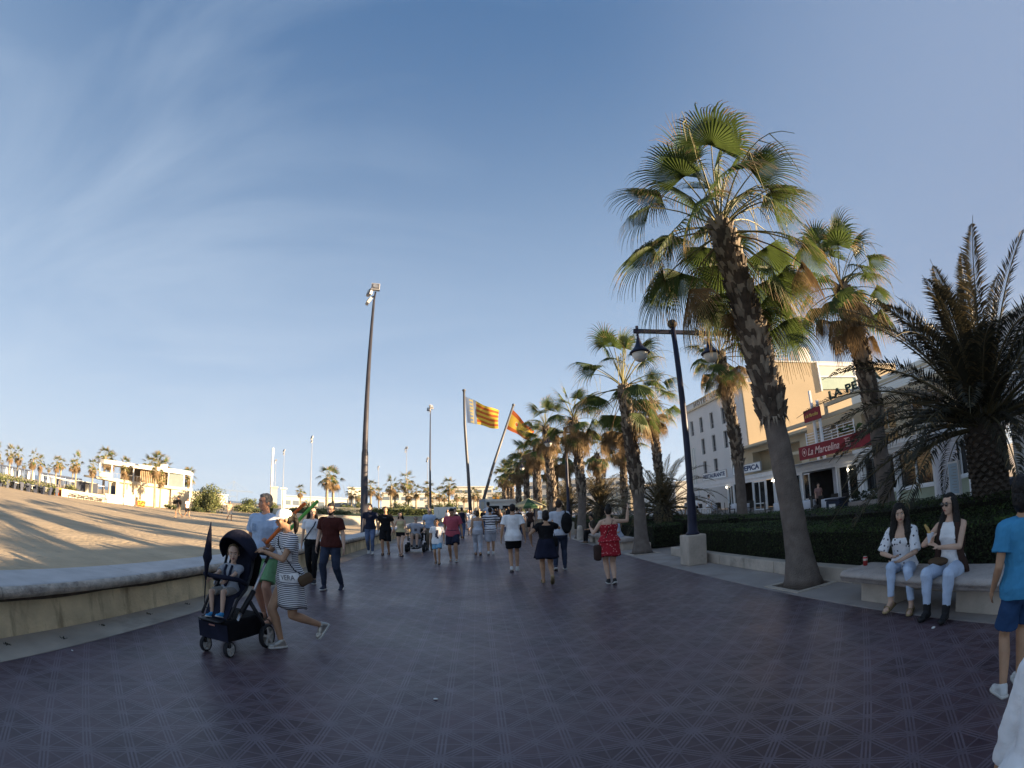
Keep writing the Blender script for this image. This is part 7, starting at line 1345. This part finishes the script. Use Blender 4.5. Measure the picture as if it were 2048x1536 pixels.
# closed umbrella hooked on the stroller's side
U = empty('closed_umbrella', (-2.84,4.33,.80), 0, 'closed navy umbrella standing up from the left side of the stroller', 'umbrella'); d = Vector((.09,-.02,.60)).normalized()
g = G(); g.tube([d*.0, d*.18, d*.24, d*.30, d*.5, d*.62], [.010,.030,.052,.042,.022,.004], 12); g.build('canopy', sf, U, smooth=True); g = G(); g.tube([d*-.20, d*.02], .008, 8); g.build('shaft', pl, U)
g = G(); q = d*-.20; g.tube([q, q+Vector((-.005,0,-.05)), q+Vector((.01,0,-.10)), q+Vector((.04,0,-.12)), q+Vector((.06,0,-.10))], .006, 6); g.build('handle', pl, U, smooth=True)
# ------------------------------------------------------------------ sea air
g = G(); g.bb((-2600,-80,-1.2), (2600,1300,75)); hzo = g.build('haze', mat('haze', (1,1,1), 1, 0)); tag(hzo, kind='stuff')
m = _mats['haze']; t = m.node_tree; t.nodes.clear(); o_ = t.nodes.new('ShaderNodeOutputMaterial'); v = t.nodes.new('ShaderNodeVolumePrincipled'); v.inputs['Color'].default_value = (.86,.93,1,1); v.inputs['Density'].default_value = .00011; v.inputs['Anisotropy'].default_value = .2
t.links.new(v.outputs[0], o_.inputs['Volume'])
# ------------------------------------------------------------------ bake modifiers into meshes
bpy.context.view_layer.update()
_dg = bpy.context.evaluated_depsgraph_get()
_new = [(o, bpy.data.meshes.new_from_object(o.evaluated_get(_dg))) for o in REM]
for o, me in _new:
    mats = list(o.data.materials); o.modifiers.clear(); o.data = me
    if len(me.materials) == 0:
        for m in mats: me.materials.append(m)
bpy.context.view_layer.update()

# pieces one could count become parts of their own
def split_parts(nm, new):
    for o in [q for q in bpy.data.objects if q.type == 'MESH' and q.name.split('.')[0] == nm]:
        me = o.data; n = len(me.vertices); lab = list(range(n))
        def fd(a):
            while lab[a] != a: lab[a] = lab[lab[a]]; a = lab[a]
            return a
        for ed in me.edges: a, b = fd(ed.vertices[0]), fd(ed.vertices[1]); lab[a] = b
        comp = {}
        for p in me.polygons: comp.setdefault(fd(p.vertices[0]), []).append(p)
        if len(comp) < 2 or len(comp) > 60: continue
        for ps in comp.values():
            vs = sorted({v for p in ps for v in p.vertices}); ix = {v: i for i, v in enumerate(vs)}; m2 = bpy.data.meshes.new(new); m2.from_pydata([me.vertices[v].co[:] for v in vs], [], [[ix[v] for v in p.vertices] for p in ps])
            for m in me.materials: m2.materials.append(m)
            m2.polygons.foreach_set('material_index', [p.material_index for p in ps]); m2.polygons.foreach_set('use_smooth', [p.use_smooth for p in ps]); m2.update()
            c = bpy.data.objects.new(new, m2); COL.objects.link(c); c.parent = o.parent; c.matrix_local = o.matrix_local.copy()
        bpy.data.objects.remove(o)
for a, b in {'white_pilaster_strips':'pilaster_strip','roof_plant_box':'roof_box','posts':'post','fence_posts':'fence_post','screens':'screen','window_band':'window','seat_and_back':'seat','stone_blocks':'stone_block','coping':'coping_stone','front_forks':'front_fork','printed_lines':'printed_line','legs':'leg','red_blotches':'red_patch','balusters_':'baluster'}.items(): split_parts(a, b)
_c = {}
for o in bpy.data.objects: _c[o.name.split('.')[0]] = _c.get(o.name.split('.')[0], 0)+1
